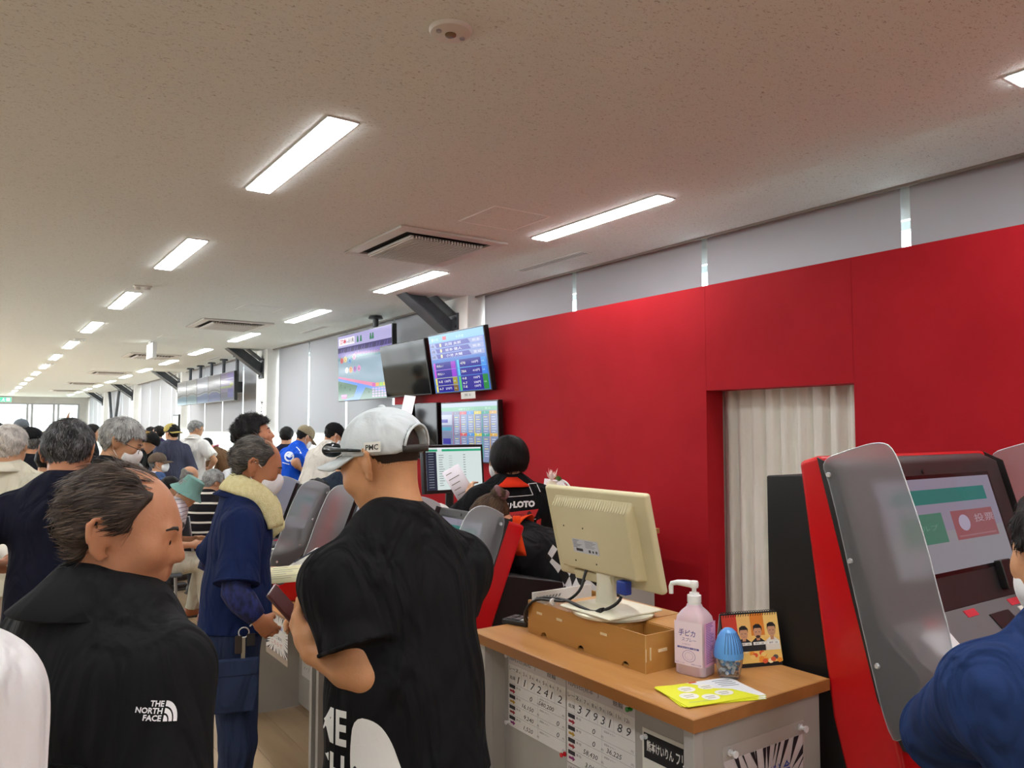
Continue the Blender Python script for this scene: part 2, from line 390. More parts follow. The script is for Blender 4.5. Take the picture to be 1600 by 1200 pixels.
for wi, (y0, y1) in enumerate(bays):
    n = 4; pitch = (y1-y0)/n
    f = MB()
    f.box(XW+.05, XW+.11, y0, y1, 1.2, 1.25); f.box(XW+.05, XW+.11, y0, y1, 2.79, 2.84)
    win = tag(f.build('window_%d' % (wi+1), plain((200, 206, 204), .4, .2)), kind='structure')
    for k in range(n):
        yy = y0+pitch*(k+.5)
        MB().box(XW+.052, XW+.108, yy-.022, yy+.022, 1.25, 2.79).build('mullion', plain((200, 206, 204), .4, .2), win)
    for k in range(n):
        MB().box(XW+.078, XW+.084, max(y0, y0+pitch*(k-.5)+.01), y0+pitch*(k+.5)-.01, 1.25, 2.79).build('pane', GLASS, win)
    tag(MB().box(XW-.1, XW+.05, y0, y1, 1.17, 1.2).build('trim_%d' % (wi+2), plain((214, 212, 204), .5)), kind='structure')
    for k in range(n):
        b = empty('roller_blind', (4.37, y0+pitch*(k+.5), 3.05), 0, ('light grey roller blind above the red wall, %s before the white column' % ORD[3-k] if wi == 0 else 'grey roller blind, %s bay beyond the red wall, %s from its near column' % (ORD[wi-1], ORD[k])), 'blind', 'roller blinds along the window wall')
        h = pitch/2-.028
        MB().cyl((0, -h, .02), (0, h, .02), .028, n=12).build('roller', PLASTIC_W, b)
        MB().box(.026, .029, -h, h, -1.49, .03).build('fabric', BLIND, b)
        MB().box(.018, .036, -h, h, -1.515, -1.488).build('bottom_bar', PLASTIC_W, b)
        nb += 1
# far glazed end with doors
ew = MB(); ew.box(XL, XW+.2, YEND, YEND+.15, 2.72, 3.2); ew.box(4.02, XW+.2, YEND, YEND+.15, 0, 2.72)
tag(ew.build('wall_front', noisy((168, 166, 160), (178, 176, 170), 2, .7)), kind='structure')
mull = [-4.9, -3.0, -1.2, -.2, .75, 2.05, 2.22, 3.03, 3.2, 3.98]
fr = tag(MB().box(XL, 4.02, YEND+.02, YEND+.12, 2.66, 2.72).box(XL, 4.02, YEND+.02, YEND+.12, 0, .06).build('window_7', ALU), kind='structure')
for x in mull: MB().box(x-.045, x+.045, YEND+.02, YEND+.12, .06, 2.66).build('mullion', ALU, fr)
for a, b in zip(mull[:-1], mull[1:]):
    if b-a > .3: MB().box(a+.03, b-.03, YEND+.06, YEND+.066, .06, 2.66).build('pane', GLASS, fr)
MB().box(3.2, 3.98, YEND+.03, YEND+.11, 2.05, 2.1).build('transom', ALU, fr)
# street beyond the glass: pale paving and a pale building front
PAVE = noisy((196, 194, 188), (210, 208, 204), 1.2, .9)
tag(MB().box(-20, 30, YEND+.16, 75, -.25, -.13).build('street_paving', PAVE), kind='structure')
bl = empty('street_building', (2, 58, -.12), 0, 'pale building across the street beyond the far glass doors', 'building')
MB().box(-16, 14, 0, 6, 0, 7).build('wall', noisy((226, 226, 222), (238, 238, 236), .6, .8), bl)
for i in range(9):
    for z in (1.0, 4.0): MB().box(-14+3*i, -12.4+3*i, -.05, .02, z, z+1.5).build('window', plain((206, 212, 214), .3), bl)
# V brace in the furthest bay
vb = empty('steel_cross_brace', (4.27, 31.6, 1.2), 0, 'dark steel V brace standing before the furthest windows', 'brace')
MB().cyl((0, -.35, 0), (0, -1.5, 1.78), .05, n=10).build('diagonal', STEEL, vb)
MB().cyl((0, -.35, 0), (0, .8, 1.78), .05, n=10).build('diagonal', STEEL, vb)
MB().box(-.06, .06, -.5, -.2, -1.2, .06).build('base_post', STEEL, vb)

# ------------------------------------------------------------------ red partition with a curtained doorway
RED = noisy((160, 24, 33), (168, 28, 37), 2.5, .6, .03, 140, name='red_panel', spec=.08)
part = empty('wall_partition', (0, 0, 0)); part['kind'] = 'structure'
XR = 3.70
MB().box(XR, XR+.15, 3.2415, 7.5, 0, 2.5).build('panel', RED, part)
MB().box(XR, XR+.15, -8.9, 2.2685, 0, 2.5).build('panel', RED, part)
MB().box(XR, XR+.15, 2.27, 3.24, 1.853, 2.5).build('panel', RED, part)
def curtain(name, label, x, y0, y1, z0, z1, folds, mat):
    mb = MB(); n = folds*10; rows = 8; vs = []
    for j in range(rows+1):
        t = j/rows; z = z1+(z0-z1)*t
        for i in range(n+1):
            u = i/n; ph = u*folds*2*pi+.5*sin(7*u+1)
            amp = .020+.012*t
            vs.append((x+amp*sin(ph)+.008*sin(2.3*ph+t), y0+(y1-y0)*u+.008*cos(ph), z+(-.006*abs(sin(ph/2)) if j == 0 else 0)))
    fs = [(j*(n+1)+i, j*(n+1)+i+1, (j+1)*(n+1)+i+1, (j+1)*(n+1)+i) for j in range(rows) for i in range(n)]
    mb.add(vs, fs)
    r = empty(name, (0, 0, 0), 0, label, 'curtain')
    mb.build('cloth', mat, r, smooth=True)
    MB().cyl((x, y0-.05, z1+.02), (x, y1+.05, z1+.02), .012, n=10).build('rail', plain((200, 200, 200), .3, .8), r)
    for k in range(folds):
        y = y0+(y1-y0)*(k+.5)/folds
        MB().box(x-.006, x+.006, y-.008, y+.008, z1-.01, z1+.012).build('hook', PLASTIC_W, r)
    return r
curtain('curtain', 'off-white pleated curtain hanging in the doorway of the red wall', XR+.23, 2.0, 3.5, .03, 1.93, 14, fabric((240, 238, 228), .04, .85, .12, name='curtain_cloth'))

# ------------------------------------------------------------------ ceiling fittings
LED, _nt, _b = new_mat('led_diffuser')
_b.inputs['Base Color'].default_value = (.9, .9, .9, 1); _b.inputs['Emission Color'].default_value = (.96, .985, 1, 1); _b.inputs['Emission Strength'].default_value = LIGHT_STRENGTH
def make_light():
    r = empty('ceiling_light')
    f = MB(); a, b = .075, .635
    f.box(-a, a, -b, -b+.012, -.006, .0); f.box(-a, a, b-.012, b, -.006, 0); f.box(-a, -a+.01, -b+.012, b-.012, -.006, 0); f.box(a-.01, a, -b+.012, b-.012, -.006, 0)
    f.build('frame', plain((190, 190, 188), .4), r)
    MB().box(-a+.01, a-.01, -b+.012, b-.012, -.012, -.001).build('diffuser', LED, r)
    return r
lp = make_light(); used = False
ROWL = {1.33: ('long LED ceiling light in the aisle row', 'lights of the aisle row'),
        3.36: ('long LED ceiling light in the window-side row', 'lights of the window-side row'),
        -.70: ('unseen LED ceiling light added over the middle of the hall', 'unseen lights added in the middle row'),
        -2.73: ('unseen LED ceiling light added over the hall far from the windows', 'unseen lights added in the inner row')}
for x in ROWL:
    for k in range(-4, 13):  # middle, inner and behind-camera lights are unseen, added to light the hall
        if x < 0 and k > 8: continue
        o = copy_tree(lp) if used else lp; used = True
        o.location = (x, .72 if (x > 3 and k == -1) else 3.86+2.69*k, CEIL-.0005); tag(o, ROWL[x][0]+(', %s beyond the round sensor' % ORD[k] if (x > 0 and k >= 0) else ' behind the round sensor' if x > 0 else ''), 'ceiling light', ROWL[x][1])
# cassette air conditioners
CASW = noisy((196, 190, 184), (204, 198, 192), 3, .5)
_sl = None
def cassette(y, n, which):
    r = empty('air_conditioner', (2.8, y, CEIL-.0005), 0, which, 'air conditioner', 'ceiling cassette air conditioners')
    a, b = .44, .49; f = MB()
    for (x0, x1, q0, q1) in ((-a, a, -b, -b+.09), (-a, a, b-.09, b), (-a, -a+.09, -b+.09, b-.09), (a-.09, a, -b+.09, b-.09)): f.box(x0, x1, q0, q1, -.018, 0)
    f.build('panel', CASW, r, bevel=.004)
    MB().box(-a+.09, a-.09, -b+.09, b-.09, -.004, -.001).build('air_gap', plain((20, 20, 20), .8), r)
    a2, b2 = .30, .36
    g = MB(); g.box(-a2, a2, -b2, b2, -.024, -.018, plain((70, 66, 62), .7))
    for (x0, x1, q0, q1) in ((-a2, -a2+.014, -b2, b2), (a2-.014, a2, -b2, b2)): g.box(x0, x1, q0, q1, -.038, -.02, CASW)
    for (x0, q0) in ((-.2, -.3), (.2, -.3), (-.2, .3), (.2, .3)): g.box(x0-.01, x0+.01, q0-.01, q0+.01, -.018, -.003, CASW)
    gr = g.build('grille', CASW, r)
    global _sl
    for i in range(n):
        if _sl is None:
            s = MB().box(-.004, .004, -b2, b2, -.046, -.024).build('slat', CASW, gr); _sl = s
        else: s = _sl.copy(); COL.objects.link(s); s.parent = gr; s.scale = (22/n if n < 22 else 1, 1, 1)
        s.location = (-a2+.02+(2*a2-.04)*i/(n-1), 0, 0)
cassette(5.2, 24, 'white square cassette air conditioner beside a square ceiling hatch')
for k, nm in enumerate(('white square cassette air conditioner by the small ceiling hatch', 'white cassette air conditioner above the hanging screens', 'white cassette air conditioner towards the far end of the hall', 'furthest white cassette air conditioner near the glass doors', 'white cassette air conditioner by the end of the light row')):
    cassette(5.2+5.4*(k+1), 12 if k else 20, nm)
def hatch(x, y, s, label):
    r = empty('ceiling_hatch', (x, y, CEIL), 0, label, 'hatch')
    f = MB(); t = .009
    f.box(0, s, 0, t, -.003, 0).box(0, s, s-t, s, -.003, 0).box(0, t, t, s-t, -.003, 0).box(s-t, s, t, s-t, -.003, 0)
    f.build('frame', plain((236, 236, 234), .35), r)
    MB().box(t+.003, s-t-.003, t+.003, s-t-.003, -.002, 0).build('door', MC, r)
hatch(2.63, 3.97, .44, 'square ceiling hatch next to the nearest air conditioner')
hatch(2.48, 8.75, .44, 'square ceiling hatch between the first two air conditioners')
hatch(2.3, 12.3, .44, 'square ceiling hatch beyond the second air conditioner')
hatch(2.3, 20.0, .44, 'square ceiling hatch far down the hall')
def diffuser(y, L, label):
    r = empty('slot_diffuser', (3.92, y, CEIL), 0, label, 'vent', 'slot vents beside the blinds')
    f = MB(); w = .055; f.box(-w, w, 0, .012, -.005, 0).box(-w, w, L-.012, L, -.005, 0).box(-w, -w+.012, .012, L-.012, -.005, 0).box(w-.012, w, .012, L-.012, -.005, 0)
    f.build('frame', PLASTIC_W, r)
    MB().box(-w+.012, w-.012, .012, L-.012, -.0015, -.0005).build('slot', plain((30, 30, 30), .8), r)
    for i in range(3):
        x = -.026+.026*i; MB().box(x-.004, x+.004, .012, L-.012, -.005, -.0016).build('blade', PLASTIC_W, r)
diffuser(4.62, .9, 'white slot vent in the ceiling above the red wall')
for k in range(1, 5): diffuser(4.62+5.4*k, .9, 'white slot vent in the ceiling beside the %s air conditioner' % ORD[k])
def disc(x, y, r_, label, cat):
    r = empty('smoke_detector', (x, y, CEIL), 0, label, cat)
    MB().lathe([(r_, 0), (r_, -.006), (r_*.92, -.014), (r_*.5, -.018), (r_*.2, -.018)]).build('housing', plain((206, 200, 194), .45), r, smooth='auto')
    MB().lathe([(r_*.26, -.018), (r_*.26, -.022), (r_*.2, -.025), (.001, -.025)]).build('lens', plain((120, 95, 70), .2), r, smooth='auto')
    for s in (-1, 1):
        MB().lathe([(r_*.13, -.017), (r_*.13, -.022), (.001, -.023)], c=(s*r_*.62, .0, 0), n=12).build('sensor', plain((150, 145, 150), .3), r, smooth='auto')
disc(1.326, 2.28, .075, 'round white ceiling sensor with a small dark lens', 'sensor')
for (x, y) in ((1.34, 8.2), (1.36, 13.6), (1.36, 19.0)):
    r = empty('emergency_light', (x, y, CEIL), 0, 'small white twin sensor between lamps of the aisle row', 'sensor', 'small sensors in the aisle row')
    MB().box(-.08, .08, -.04, .04, -.012, 0).build('plate', PLASTIC_W, r, bevel=.003)
    for s in (-1, 1): MB().lathe([(.028, -.012), (.028, -.035), (.018, -.042), (.001, -.042)], c=(s*.045, 0, 0), n=14).build('head', PLASTIC_W, r, smooth='auto')
# hanging lit sign seen edge-on
sg = empty('hanging_sign', (2.33, 13.4, CEIL), 0, 'white lit guide sign hanging edge-on from the ceiling', 'sign')
MB().box(-.02, .02, -.1, .1, -.03, 0).build('mount', PLASTIC_W, sg)
MB().box(-.012, .045, -.25, .25, -.27, -.03).build('case', plain((200, 200, 200), .5), sg, bevel=.004)
MB().box(-.016, -.0125, -.24, .24, -.26, -.04).build('lit_panel', glow((250, 255, 250), 2.0), sg)
# exit sign on the far wall
es = empty('exit_sign', (1.25, YEND-.02, 2.74), 0, 'green lit exit sign above the far glass doors', 'sign')
MB().box(-.22, .22, -.05, .02, 0, .22).build('case', PLASTIC_W, es)
p = Print((-.2, -.051, .015), (.4, 0, 0), (0, 0, .19), lambda c: glow(c, 1.2), step=.001)
p.rect(0, 0, 1, 1, (80, 220, 170)).rect(.55, .15, .9, .9, (240, 255, 250), 1).disc(.3, .78, .045, .1, (240, 255, 250), 1).poly([(.22, .65), (.4, .62), (.34, .35), (.46, .12), (.38, .1), (.27, .34), (.14, .12), (.08, .16), (.22, .4)], (240, 255, 250), 1)
p.build('sign_face', es)
# framed board on the window wall
fb = empty('framed_board', (COLX-.02, 20.3, 1.35), 0, 'white board in a black frame on a far column', 'frame')
MB().box(-.02, .018, -.2, .45, 0, .62).build('frame', BLACKP, fb); MB().box(-.024, -.0202, -.16, .41, .04, .58).build('sheet', plain((235, 235, 232), .6), fb)
# ------------------------------------------------------------------ ticket kiosks
K_RED = plain((190, 16, 22), .28); K_BLK = plain((32, 30, 31), .42); K_GREY = plain((96, 96, 98), .45); K_BODY = plain((11, 11, 12), .5)
CHROME = plain((220, 220, 222), .25, .45)
ACRYL, _nt, _b = new_mat('frosted_acrylic')
_rf = N(_nt, 'ShaderNodeBsdfRefraction', Roughness=.3, IOR=1.45); _rf.inputs[0].default_value = (.86, .87, .88, 1)
_df = N(_nt, 'ShaderNodeBsdfTranslucent'); _df.inputs[0].default_value = (.75, .75, .77, 1)
_dd = N(_nt, 'ShaderNodeBsdfDiffuse'); _dd.inputs[0].default_value = (.6, .6, .62, 1)
_m0 = N(_nt, 'ShaderNodeMixShader'); _m0.inputs[0].default_value = .55; _m1 = N(_nt, 'ShaderNodeMixShader'); _m1.inputs[0].default_value = .24
_nt.links.new(_df.outputs[0], _m0.inputs[1]); _nt.links.new(_dd.outputs[0], _m0.inputs[2])
_nt.links.new(_rf.outputs[0], _m1.inputs[1]); _nt.links.new(_m0.outputs[0], _m1.inputs[2]); _nt.links.new(_m1.outputs[0], _nt.nodes['Material Output'].inputs[0])
ACRYL_EDGE = plain((214, 220, 222), .25)
def smooth_poly(pts, it=2, closed=True):
    P = [np.array(p, float) for p in pts]
    for _ in range(it):
        Q = []
        for i in range(len(P)):
            a, b = P[i], P[(i+1) % len(P)]; Q += [a*.75+b*.25, a*.25+b*.75]
        P = Q
    return P
def kiosk(loc, rz, label, W_, prof, on, screen='page'):
    """local x = width, -y = front, z up; prof holds side outlines as (y, z)"""
    r = empty('ticket_kiosk', loc, rz, label, 'kiosk', 'red ticket kiosks')
    fn = lambda a, b, w: (w, a, b)
    MB().prism(prof['body'], fn, .02, W_-.02).build('body', K_BODY, r, bevel=.004)
    MB().prism(prof['red'], fn, 0, W_).build('red_frame', K_RED, r, bevel=.012)
    MB().prism(prof['black'], fn, .03, W_-.03).build('front_bezel', K_BLK, r, bevel=.01)
    # screen on the slanted face
    (y0, z0), (y1, z1) = prof['face']; e = np.array([0, y1-y0, z1-z0]); L = np.linalg.norm(e); up = e/L
    nrm = np.cross((1, 0, 0), up); nrm = nrm if nrm[1] < 0 else -nrm
    o = np.array([.03, y0, z0])
    sw = W_-.06; mx = .095 if W_ > .6 else .045; b0, b1 = .24, .90
    def P3(a, b, d): return o+np.array([a, 0, 0])+up*b+nrm*d
    s = MB(); s.obox(P3(mx-.01, L*b0-.01, .0), (sw-2*mx+.02, 0, 0), up*(L*(b1-b0)+.02), nrm*.0025); s.build('screen_rim', plain((14, 14, 15), .25), r)
    w, h = sw-2*mx, L*(b1-b0)
    pr = Print(P3(mx, L*b0, .0026), (w, 0, 0), up*h, lambda c: glow(c, .62), .0003)
    if on:
        g = (146, 141, 158)
        pr.rect(0, 0, 1, 1, g); pr.rect(0, 0, 1, .42, (150, 148, 152), 0)
        pr.rect(.08, .72, .92, .88, (38, 122, 116), 1)
        pr.rect(.10, .30, .46, .62, (72, 128, 110), 1); pr.rect(.54, .30, .93, .62, (150, 96, 100), 1)
        pr.disc(.64, .48, .05, .09, (176, 168, 190), 2); pr.text('投票', .74, .47, .09, (180, 160, 170), 2)
        pr.rect(.56, .33, .91, .345, (160, 120, 125), 2)
        pr.text('ヘルプ', .2, .44, .06, (100, 150, 130), 2)
    else: pr.rect(0, 0, 1, 1, (118, 118, 122))
    pr.build('screen', r)
    # camera eye and card reader below the screen
    c0 = P3(sw*.44, L*.955, 0); MB().cyl(c0, c0+nrm*.004, .006, n=12).build('lens', BLACKP, r)
    MB().obox(P3(sw*.72, L*.04, 0), (.055, 0, 0), up*.075, nrm*.022).build('card_reader', plain((26, 22, 22), .3), r, bevel=.004)
    # console with keys, labels and slot
    (cy0, cz0), (cy1, cz1) = prof['console']; ce = np.array([0, cy1-cy0, cz1-cz0]); cl = np.linalg.norm(ce); cu = ce/cl
    cn = np.cross((1, 0, 0), cu); cn = cn if cn[2] > 0 else -cn
    co = np.array([.03, cy0, cz0])
    MB().obox(co+np.array([.005, 0, 0])+cn*.001, (sw-.01, 0, 0), cu*cl, cn*.004).build('console', K_GREY, r, bevel=.002)
    def C3(a, b): return co+np.array([a, 0, 0])+cu*b+cn*.005
    MB().obox(C3(sw*.52, cl*.3), (sw*.13, 0, 0), cu*cl*.35, cn*.003).build('coin_slot', BLACKP, r)
    for (a, w2) in ((.16, sw*.07), (.40, sw*.07), (.70, sw*.1)):
        q = MB(); q.obox(C3(sw*a, cl*.08), (w2, 0, 0), cu*cl*.16, cn*.0015); q.build('red_label', plain((196, 30, 50), .5), r)
    for i in range(3):
        for j in range(2):
            MB().obox(C3(sw*(.72+.034*j), cl*(.30+.16*i)), (sw*.029, 0, 0), cu*cl*.11, cn*.004).build('key', plain((232, 230, 222), .4), r, bevel=.001)
    MB().obox(C3(sw*.1, cl*.3), (sw*.14, 0, 0), cu*cl*.5, cn*.001).build('sticker', plain((224, 224, 226), .4), r)
    # lower front: ticket mouth with printed marks
    fy, fz = prof['mouth']
    MB().box(.08, W_-.08, fy-.004, fy+.03, fz-.12, fz).build('ticket_mouth', plain((44, 42, 42), .4), r, bevel=.003)
    pm = Print((.12, fy-.004, fz-.115), (W_-.24, 0, 0), (0, 0, .11))
    for a in (.2, .72):
        pm.poly([(a-.05, .08), (a+.07, .3), (a-.05, .52)], (210, 205, 190), 1); pm.rect(a-.04, .62, a+.04, .74, (170, 165, 150), 1)
        pm.rect(a-.05, .82, a-.02, .93, (200, 90, 70), 1).rect(a, .82, a+.03, .93, (200, 90, 70), 1)
    pm.build('print', r)
    # frosted side screens with screws
    for sx in (-.0035, W_+.0005): MB().prism(prof['black'], fn, sx, sx+.003).build('side_strip', K_BLK, r)
    for sx in (-.009, W_+.005):
        d = MB(); d.prism(smooth_poly(prof['divider'], 2), fn, sx, sx+.004); dv = d.build('side_screen', ACRYL, r, smooth='auto')
        m_ = MB(); pts = smooth_poly(prof['divider'], 2); m_.tube([(sx+.002, p[0], p[1]) for p in pts], .0016, 6, closed=True); m_.build('edge', ACRYL_EDGE, dv, smooth=True)
        for (y, z) in prof['screws']:
            c = Vector((sx if sx < 0 else sx+.004, y, z)); MB().cyl(c, c+Vector((-.004 if sx < 0 else .004, 0, 0)), .0065, .005, n=12).build('screw', CHROME, dv)
    return r
pA = dict(red=[(.30, .575), (.41, .54), (.235, .12), (.22, 0), (.02, 0), (.05, .14), (.16, .20), (.20, .28)],
          black=[(.285, .585), (.335, .57), (.20, .24), (.06, .155), (.0, .17), (0, .245), (.165, .275)],
          body=[(.30, .37), (.60, .31), (.60, 0), (.21, 0), (.225, .12)],
          face=((.168, .28), (.284, .58)), console=((.163, .276), (.004, .246)), mouth=(.03, .15),
          divider=[(.33, .575), (.26, .615), (.20, .63), (.15, .605), (.11, .53), (.07, .43), (.035, .33), (-.005, .25), (-.01, .175), (.05, .165), (.19, .25)],
          screws=[(.292, .556), (.216, .421), (.145, .293), (.027, .215)])
yf = .887; zb = .80
def rel(l): return [(a-yf, b-zb) for a, b in l]
pB = dict(red=rel([(1.118, 1.558), (1.176, 1.541), (1.10, .95), (1.06, .80), (.91, .80), (.945, .95), (.99, 1.12)]),
          black=rel([(1.07, 1.528), (1.122, 1.552), (.985, 1.02), (.93, .93), (.905, .93), (.89, 1.06), (.887, 1.096), (.972, 1.178)]),
          body=rel([(1.12, 1.51), (1.285, 1.50), (1.285, .80), (1.05, .80), (1.08, .95)]),
          face=rel([(.975, 1.182), (1.0695, 1.524)]), console=rel([(.971, 1.178), (.889, 1.097)]), mouth=(.915-yf, .955-zb),
          divider=rel([(1.11, 1.545), (1.04, 1.57), (.965, 1.592), (.93, 1.58), (.90, 1.49), (.868, 1.39), (.843, 1.28), (.82, 1.19), (.815, 1.10), (.86, 1.04), (.93, .95), (.96, .95), (1.02, 1.20), (1.085, 1.49)]),
          screws=rel([(1.088, 1.512), (1.038, 1.319), (.98, 1.098)]))
# stand under the near kiosk, then the kiosks themselves
CGREY = noisy((166, 163, 156), (174, 171, 164), 4, .5, .03, 120, name='grey_laminate')
ks = empty('kiosk_stand', (1.67, .887, 0), 0, 'black boxy pedestal under the kiosk by the desk', 'stand')
MB().box(.03, .80, .05, .40, 0, .785).build('cabinet', K_BODY, ks, bevel=.004); MB().box(.01, .82, .01, .42, .785, .80).build('top', plain((20, 20, 20), .4), ks)
kiosk((1.67, yf, zb), 0, 'large red kiosk beside the wooden desk, with a lit screen behind frosted side panels', .83, pB, True)
NAMES = ['red kiosk behind the man in the white cap, its side facing the staff desk', 'red kiosk with ticket mouth showing between the two men, second along the counter',
         'red kiosk at the far counter end, before the man with the towel']
for i, nm in enumerate(NAMES):
    kiosk((1.30, (2.37, 3.17, 4.04)[i]+.45, .72), -pi/2, nm, .45, pA, True)

# ------------------------------------------------------------------ desks
DESKTOP = wood((178, 124, 70), (198, 146, 90), 'y', 5, .33, 'desk_wood'); EDGE = wood((150, 98, 52), (168, 114, 62), 'y', 5, .35, 'desk_edge')
def desk(x0, x1, y0, y1, z, label, recess=.1, group=None):
    r = empty('counter_desk', (x0, y0, 0), 0, label, 'desk', group); w, l = x1-x0, y1-y0
    t = MB(); t.box(.003, w-.003, .003, l-.003, z-.026, z); t.build('desktop', DESKTOP, r, bevel=.002)
    e = MB(); e.box(0, .003, 0, l, z-.0265, z-.0008).box(w-.003, w, 0, l, z-.0265, z-.0008).box(.003, w-.003, 0, .003, z-.0265, z-.0008).box(.003, w-.003, l-.003, l, z-.0265, z-.0008)
    e.build('edge_band', EDGE, r)
    for yy in (.022, l-.047):
        s = MB().box(.05, w-.01, yy, yy+.025, .012, z-.027).build('side_panel', CGREY, r, bevel=.002)
        MB().box(.022, .05, yy-.002, yy+.027, .012, z-.027).build('leg_strip', plain((176, 174, 170), .4), s, bevel=.002)
        for xx in (.05, w-.05): MB().cyl((xx, yy+.012, 0), (xx, yy+.012, .012), .014, n=12).build('foot', BLACKP, s)
    MB().box(recess, recess+.015, .047, l-.047, .03, z-.027).build('front_panel', CGREY, r)
    return r
desk(1.205, 1.665, 1.10, 1.95, 1.04, 'tall grey staff desk with a wooden top and pinned result sheets', .0935)
for i, (a, b) in enumerate(((2.25, 3.39), (3.40, 4.57))):
    desk(1.27, 2.0, a, b, .72, ['low grey counter with wood top under the kiosk by the staff desk', 'low grey counter with wood top and posters on its front'][i], .36, 'kiosk counters')

# ------------------------------------------------------------------ sheets and posters
PAPER = plain((226, 224, 220), .75)
INK = (45, 45, 48)
def pin(parent, p, n, c=(228, 230, 232), s=1.0):
    p, n = Vector(p), Vector(n)
    q = MB(); q.cyl(p, p+n*.003*s, .006*s, n=12); q.cyl(p+n*.003*s, p+n*.011*s, .0036*s, .003*s, n=12); q.cyl(p+n*.011*s, p+n*.014*s, .0058*s, n=12)
    return q.build('push_pin', plain(c, .2), parent, smooth='auto')
def result_sheet(px0, px1, zt, zb_, label, title, digits, rows, pins, numbers0):
    y0 = at(px0, 1040, 0, 1.298)[1]; y1 = at(px1, 1060, 0, 1.298)[1]; w, h = y0-y1, zt-zb_
    r = empty('result_sheet', (1.2977, y0, zb_), 0, label, 'notice', 'race result sheets on the desk front')
    MB().box(-.0006, -.0002, -w, 0, 0, h).build('paper', PAPER, r)
    p = Print((-.0007, 0, 0), (0, -w, 0), (0, 0, h), step=.0002)
    k = INK
    p.rect(0, .86, 1, 1, (206, 200, 198), 0)
    p.text(title, .03, .905, .075, k, 2); p.text('競輪', .70, .90, .07, (30, 30, 30), 2)
    for i, d in enumerate(digits):
        a = .16+.117*i
        p.text(str(numbers0+i), a, .775, .045, (90, 90, 95), 2); p.text('R', a+.05, .775, .03, (120, 120, 120), 2)
        p.text(d, a+.01, .63, .10, k, 2, slant=.25); p.line((a-.035, .60), (a-.035, .86), .002, (150, 150, 155))
    p.text('レース', .02, .78, .05, (100, 100, 100), 2); p.text('結果', .03, .655, .05, k, 2)
    cols = [(170, 40, 60), (190, 150, 50), (160, 50, 50), (130, 40, 110)]
    for i, (l_, r_) in enumerate(rows):
        b = .50-.145*i
        p.line((.0, b+.10), (1, b+.10), .003, (150, 150, 155)); p.rect(.02, b+.035, .13, b+.085, (44, 42, 50), 1)
        p.poly([(.03, b-.02), (.09, b-.02), (.09, b-.04), (.13, b-.005), (.09, b+.03), (.09, b+.01), (.03, b+.01)], cols[i % 4], 1)
        p.text('第1位', .15, b+.05, .03, (110, 110, 110), 2); p.text(l_, .42-.055*len(l_)*.5, b-.03, .065, k, 2, slant=.25); p.text('円', .53, b-.03, .03, (120, 120, 120), 2)
        p.text('次回キャリー', .57, b+.05, .026, (110, 110, 110), 2); p.text(r_, .90-.05*len(r_), b-.03, .065, k, 2, slant=.25); p.text('円', .95, b-.03, .03, (120, 120, 120), 2)
    p.line((.54, 0), (.54, .60), .002, (160, 160, 165))
    p.build('print', r)
    for (a, b, c) in pins: pin(r, (-.0009, -w*a, h*b), (-1, 0, 0), c)
    return r
result_sheet(795, 884, .976, .775, 'result sheet listing 1 1 7 2 4 1 2 pinned to the desk front', '10月5日(高松   )', '1172412', [('0', '580,200'), ('16,150', '0'), ('9,240', '0'), ('1,520', '')], [(.02, .98, (226, 226, 228)), (.02, .05, (226, 226, 228)), (.99, .02, (200, 20, 40))], 1)
result_sheet(886, 992, .976, .765, 'result sheet with a green mark pinned to the desk front', '10月5日(熊本   )', '3793189', [('0', ''), ('0', '36,225'), ('58,430', ''), ('3,060', '0')], [(.95, .95, (30, 130, 40))], 6)
result_sheet(886, 992, .762, .56, 'lower result sheet hanging below the one with the green mark', '10月5日(熊本   )', '3793189', [('0', '0'), ('0', '0')], [], 6)
# black-banded notice on the desk front
y0 = at(1004, 1140, 0, 1.298)[1]; r = empty('notice', (1.2977, y0, .62), 0, 'white notice with a black heading band on the desk front', 'notice')
MB().box(-.0006, -.0002, -.18, 0, 0, .315).build('paper', plain((226, 226, 216), .7), r)
p = Print((-.0007, 0, 0), (0, -.18, 0), (0, 0, .315), step=.0002)
p.rect(.03, .79, 1, .97, (22, 22, 24)).text('熊本けいりん', .08, .845, .08, (236, 236, 230), 1, w=.46, bold=.02).text('フリー', .58, .845, .08, (236, 236, 230), 1, w=.25, bold=.02)
p.ring(.5, .4, .42, .3, .02, (210, 200, 170)); p.rect(.2, .3, .8, .5, (236, 232, 214), 1); p.build('print', r)
pin(r, (-.0009, -.012, .297), (-1, 0, 0))
# speed-line poster on the desk's end panel, in a clear sleeve
SLEEVE, _nt, _b = new_mat('clear_sleeve'); _b.inputs['Base Color'].default_value = (.85, .8, .8, 1); _b.inputs['Roughness'].default_value = .08; _b.inputs['Alpha'].default_value = .22
def burst(p, cx, cy, n, seed, col=(30, 28, 40), r0=.33, r1=.5):
    rg = random.Random(seed)
    def edge(a):
        c, s = cos(a), sin(a); t = min((1-cx)/c if c > 0 else -cx/c if c < 0 else 9, (1-cy)/s if s > 0 else -cy/s if s < 0 else 9)
        return np.array([cx+c*t, cy+s*t]), t
    for i in range(n):
        a = 2*pi*(i+rg.random()*.7)/n; w = (.25+rg.random())*pi/n
        e1, t = edge(a-w/2); e2, t2 = edge(a+w/2); k = r0+(r1-r0)*rg.random()
        p.poly([e1, e2, (cx+cos(a)*t*max(k, .45+.35*rg.random()), cy+sin(a)*t*max(k, .45+.35*rg.random()))], col, 1)
r = empty('desk_poster', (1.315, 1.1215, .63), 0, 'speed-line poster in a clear sleeve pinned to the side of the staff desk', 'poster')
MB().box(0, .278, -.0008, -.0004, 0, .325).build('sleeve', SLEEVE, r)
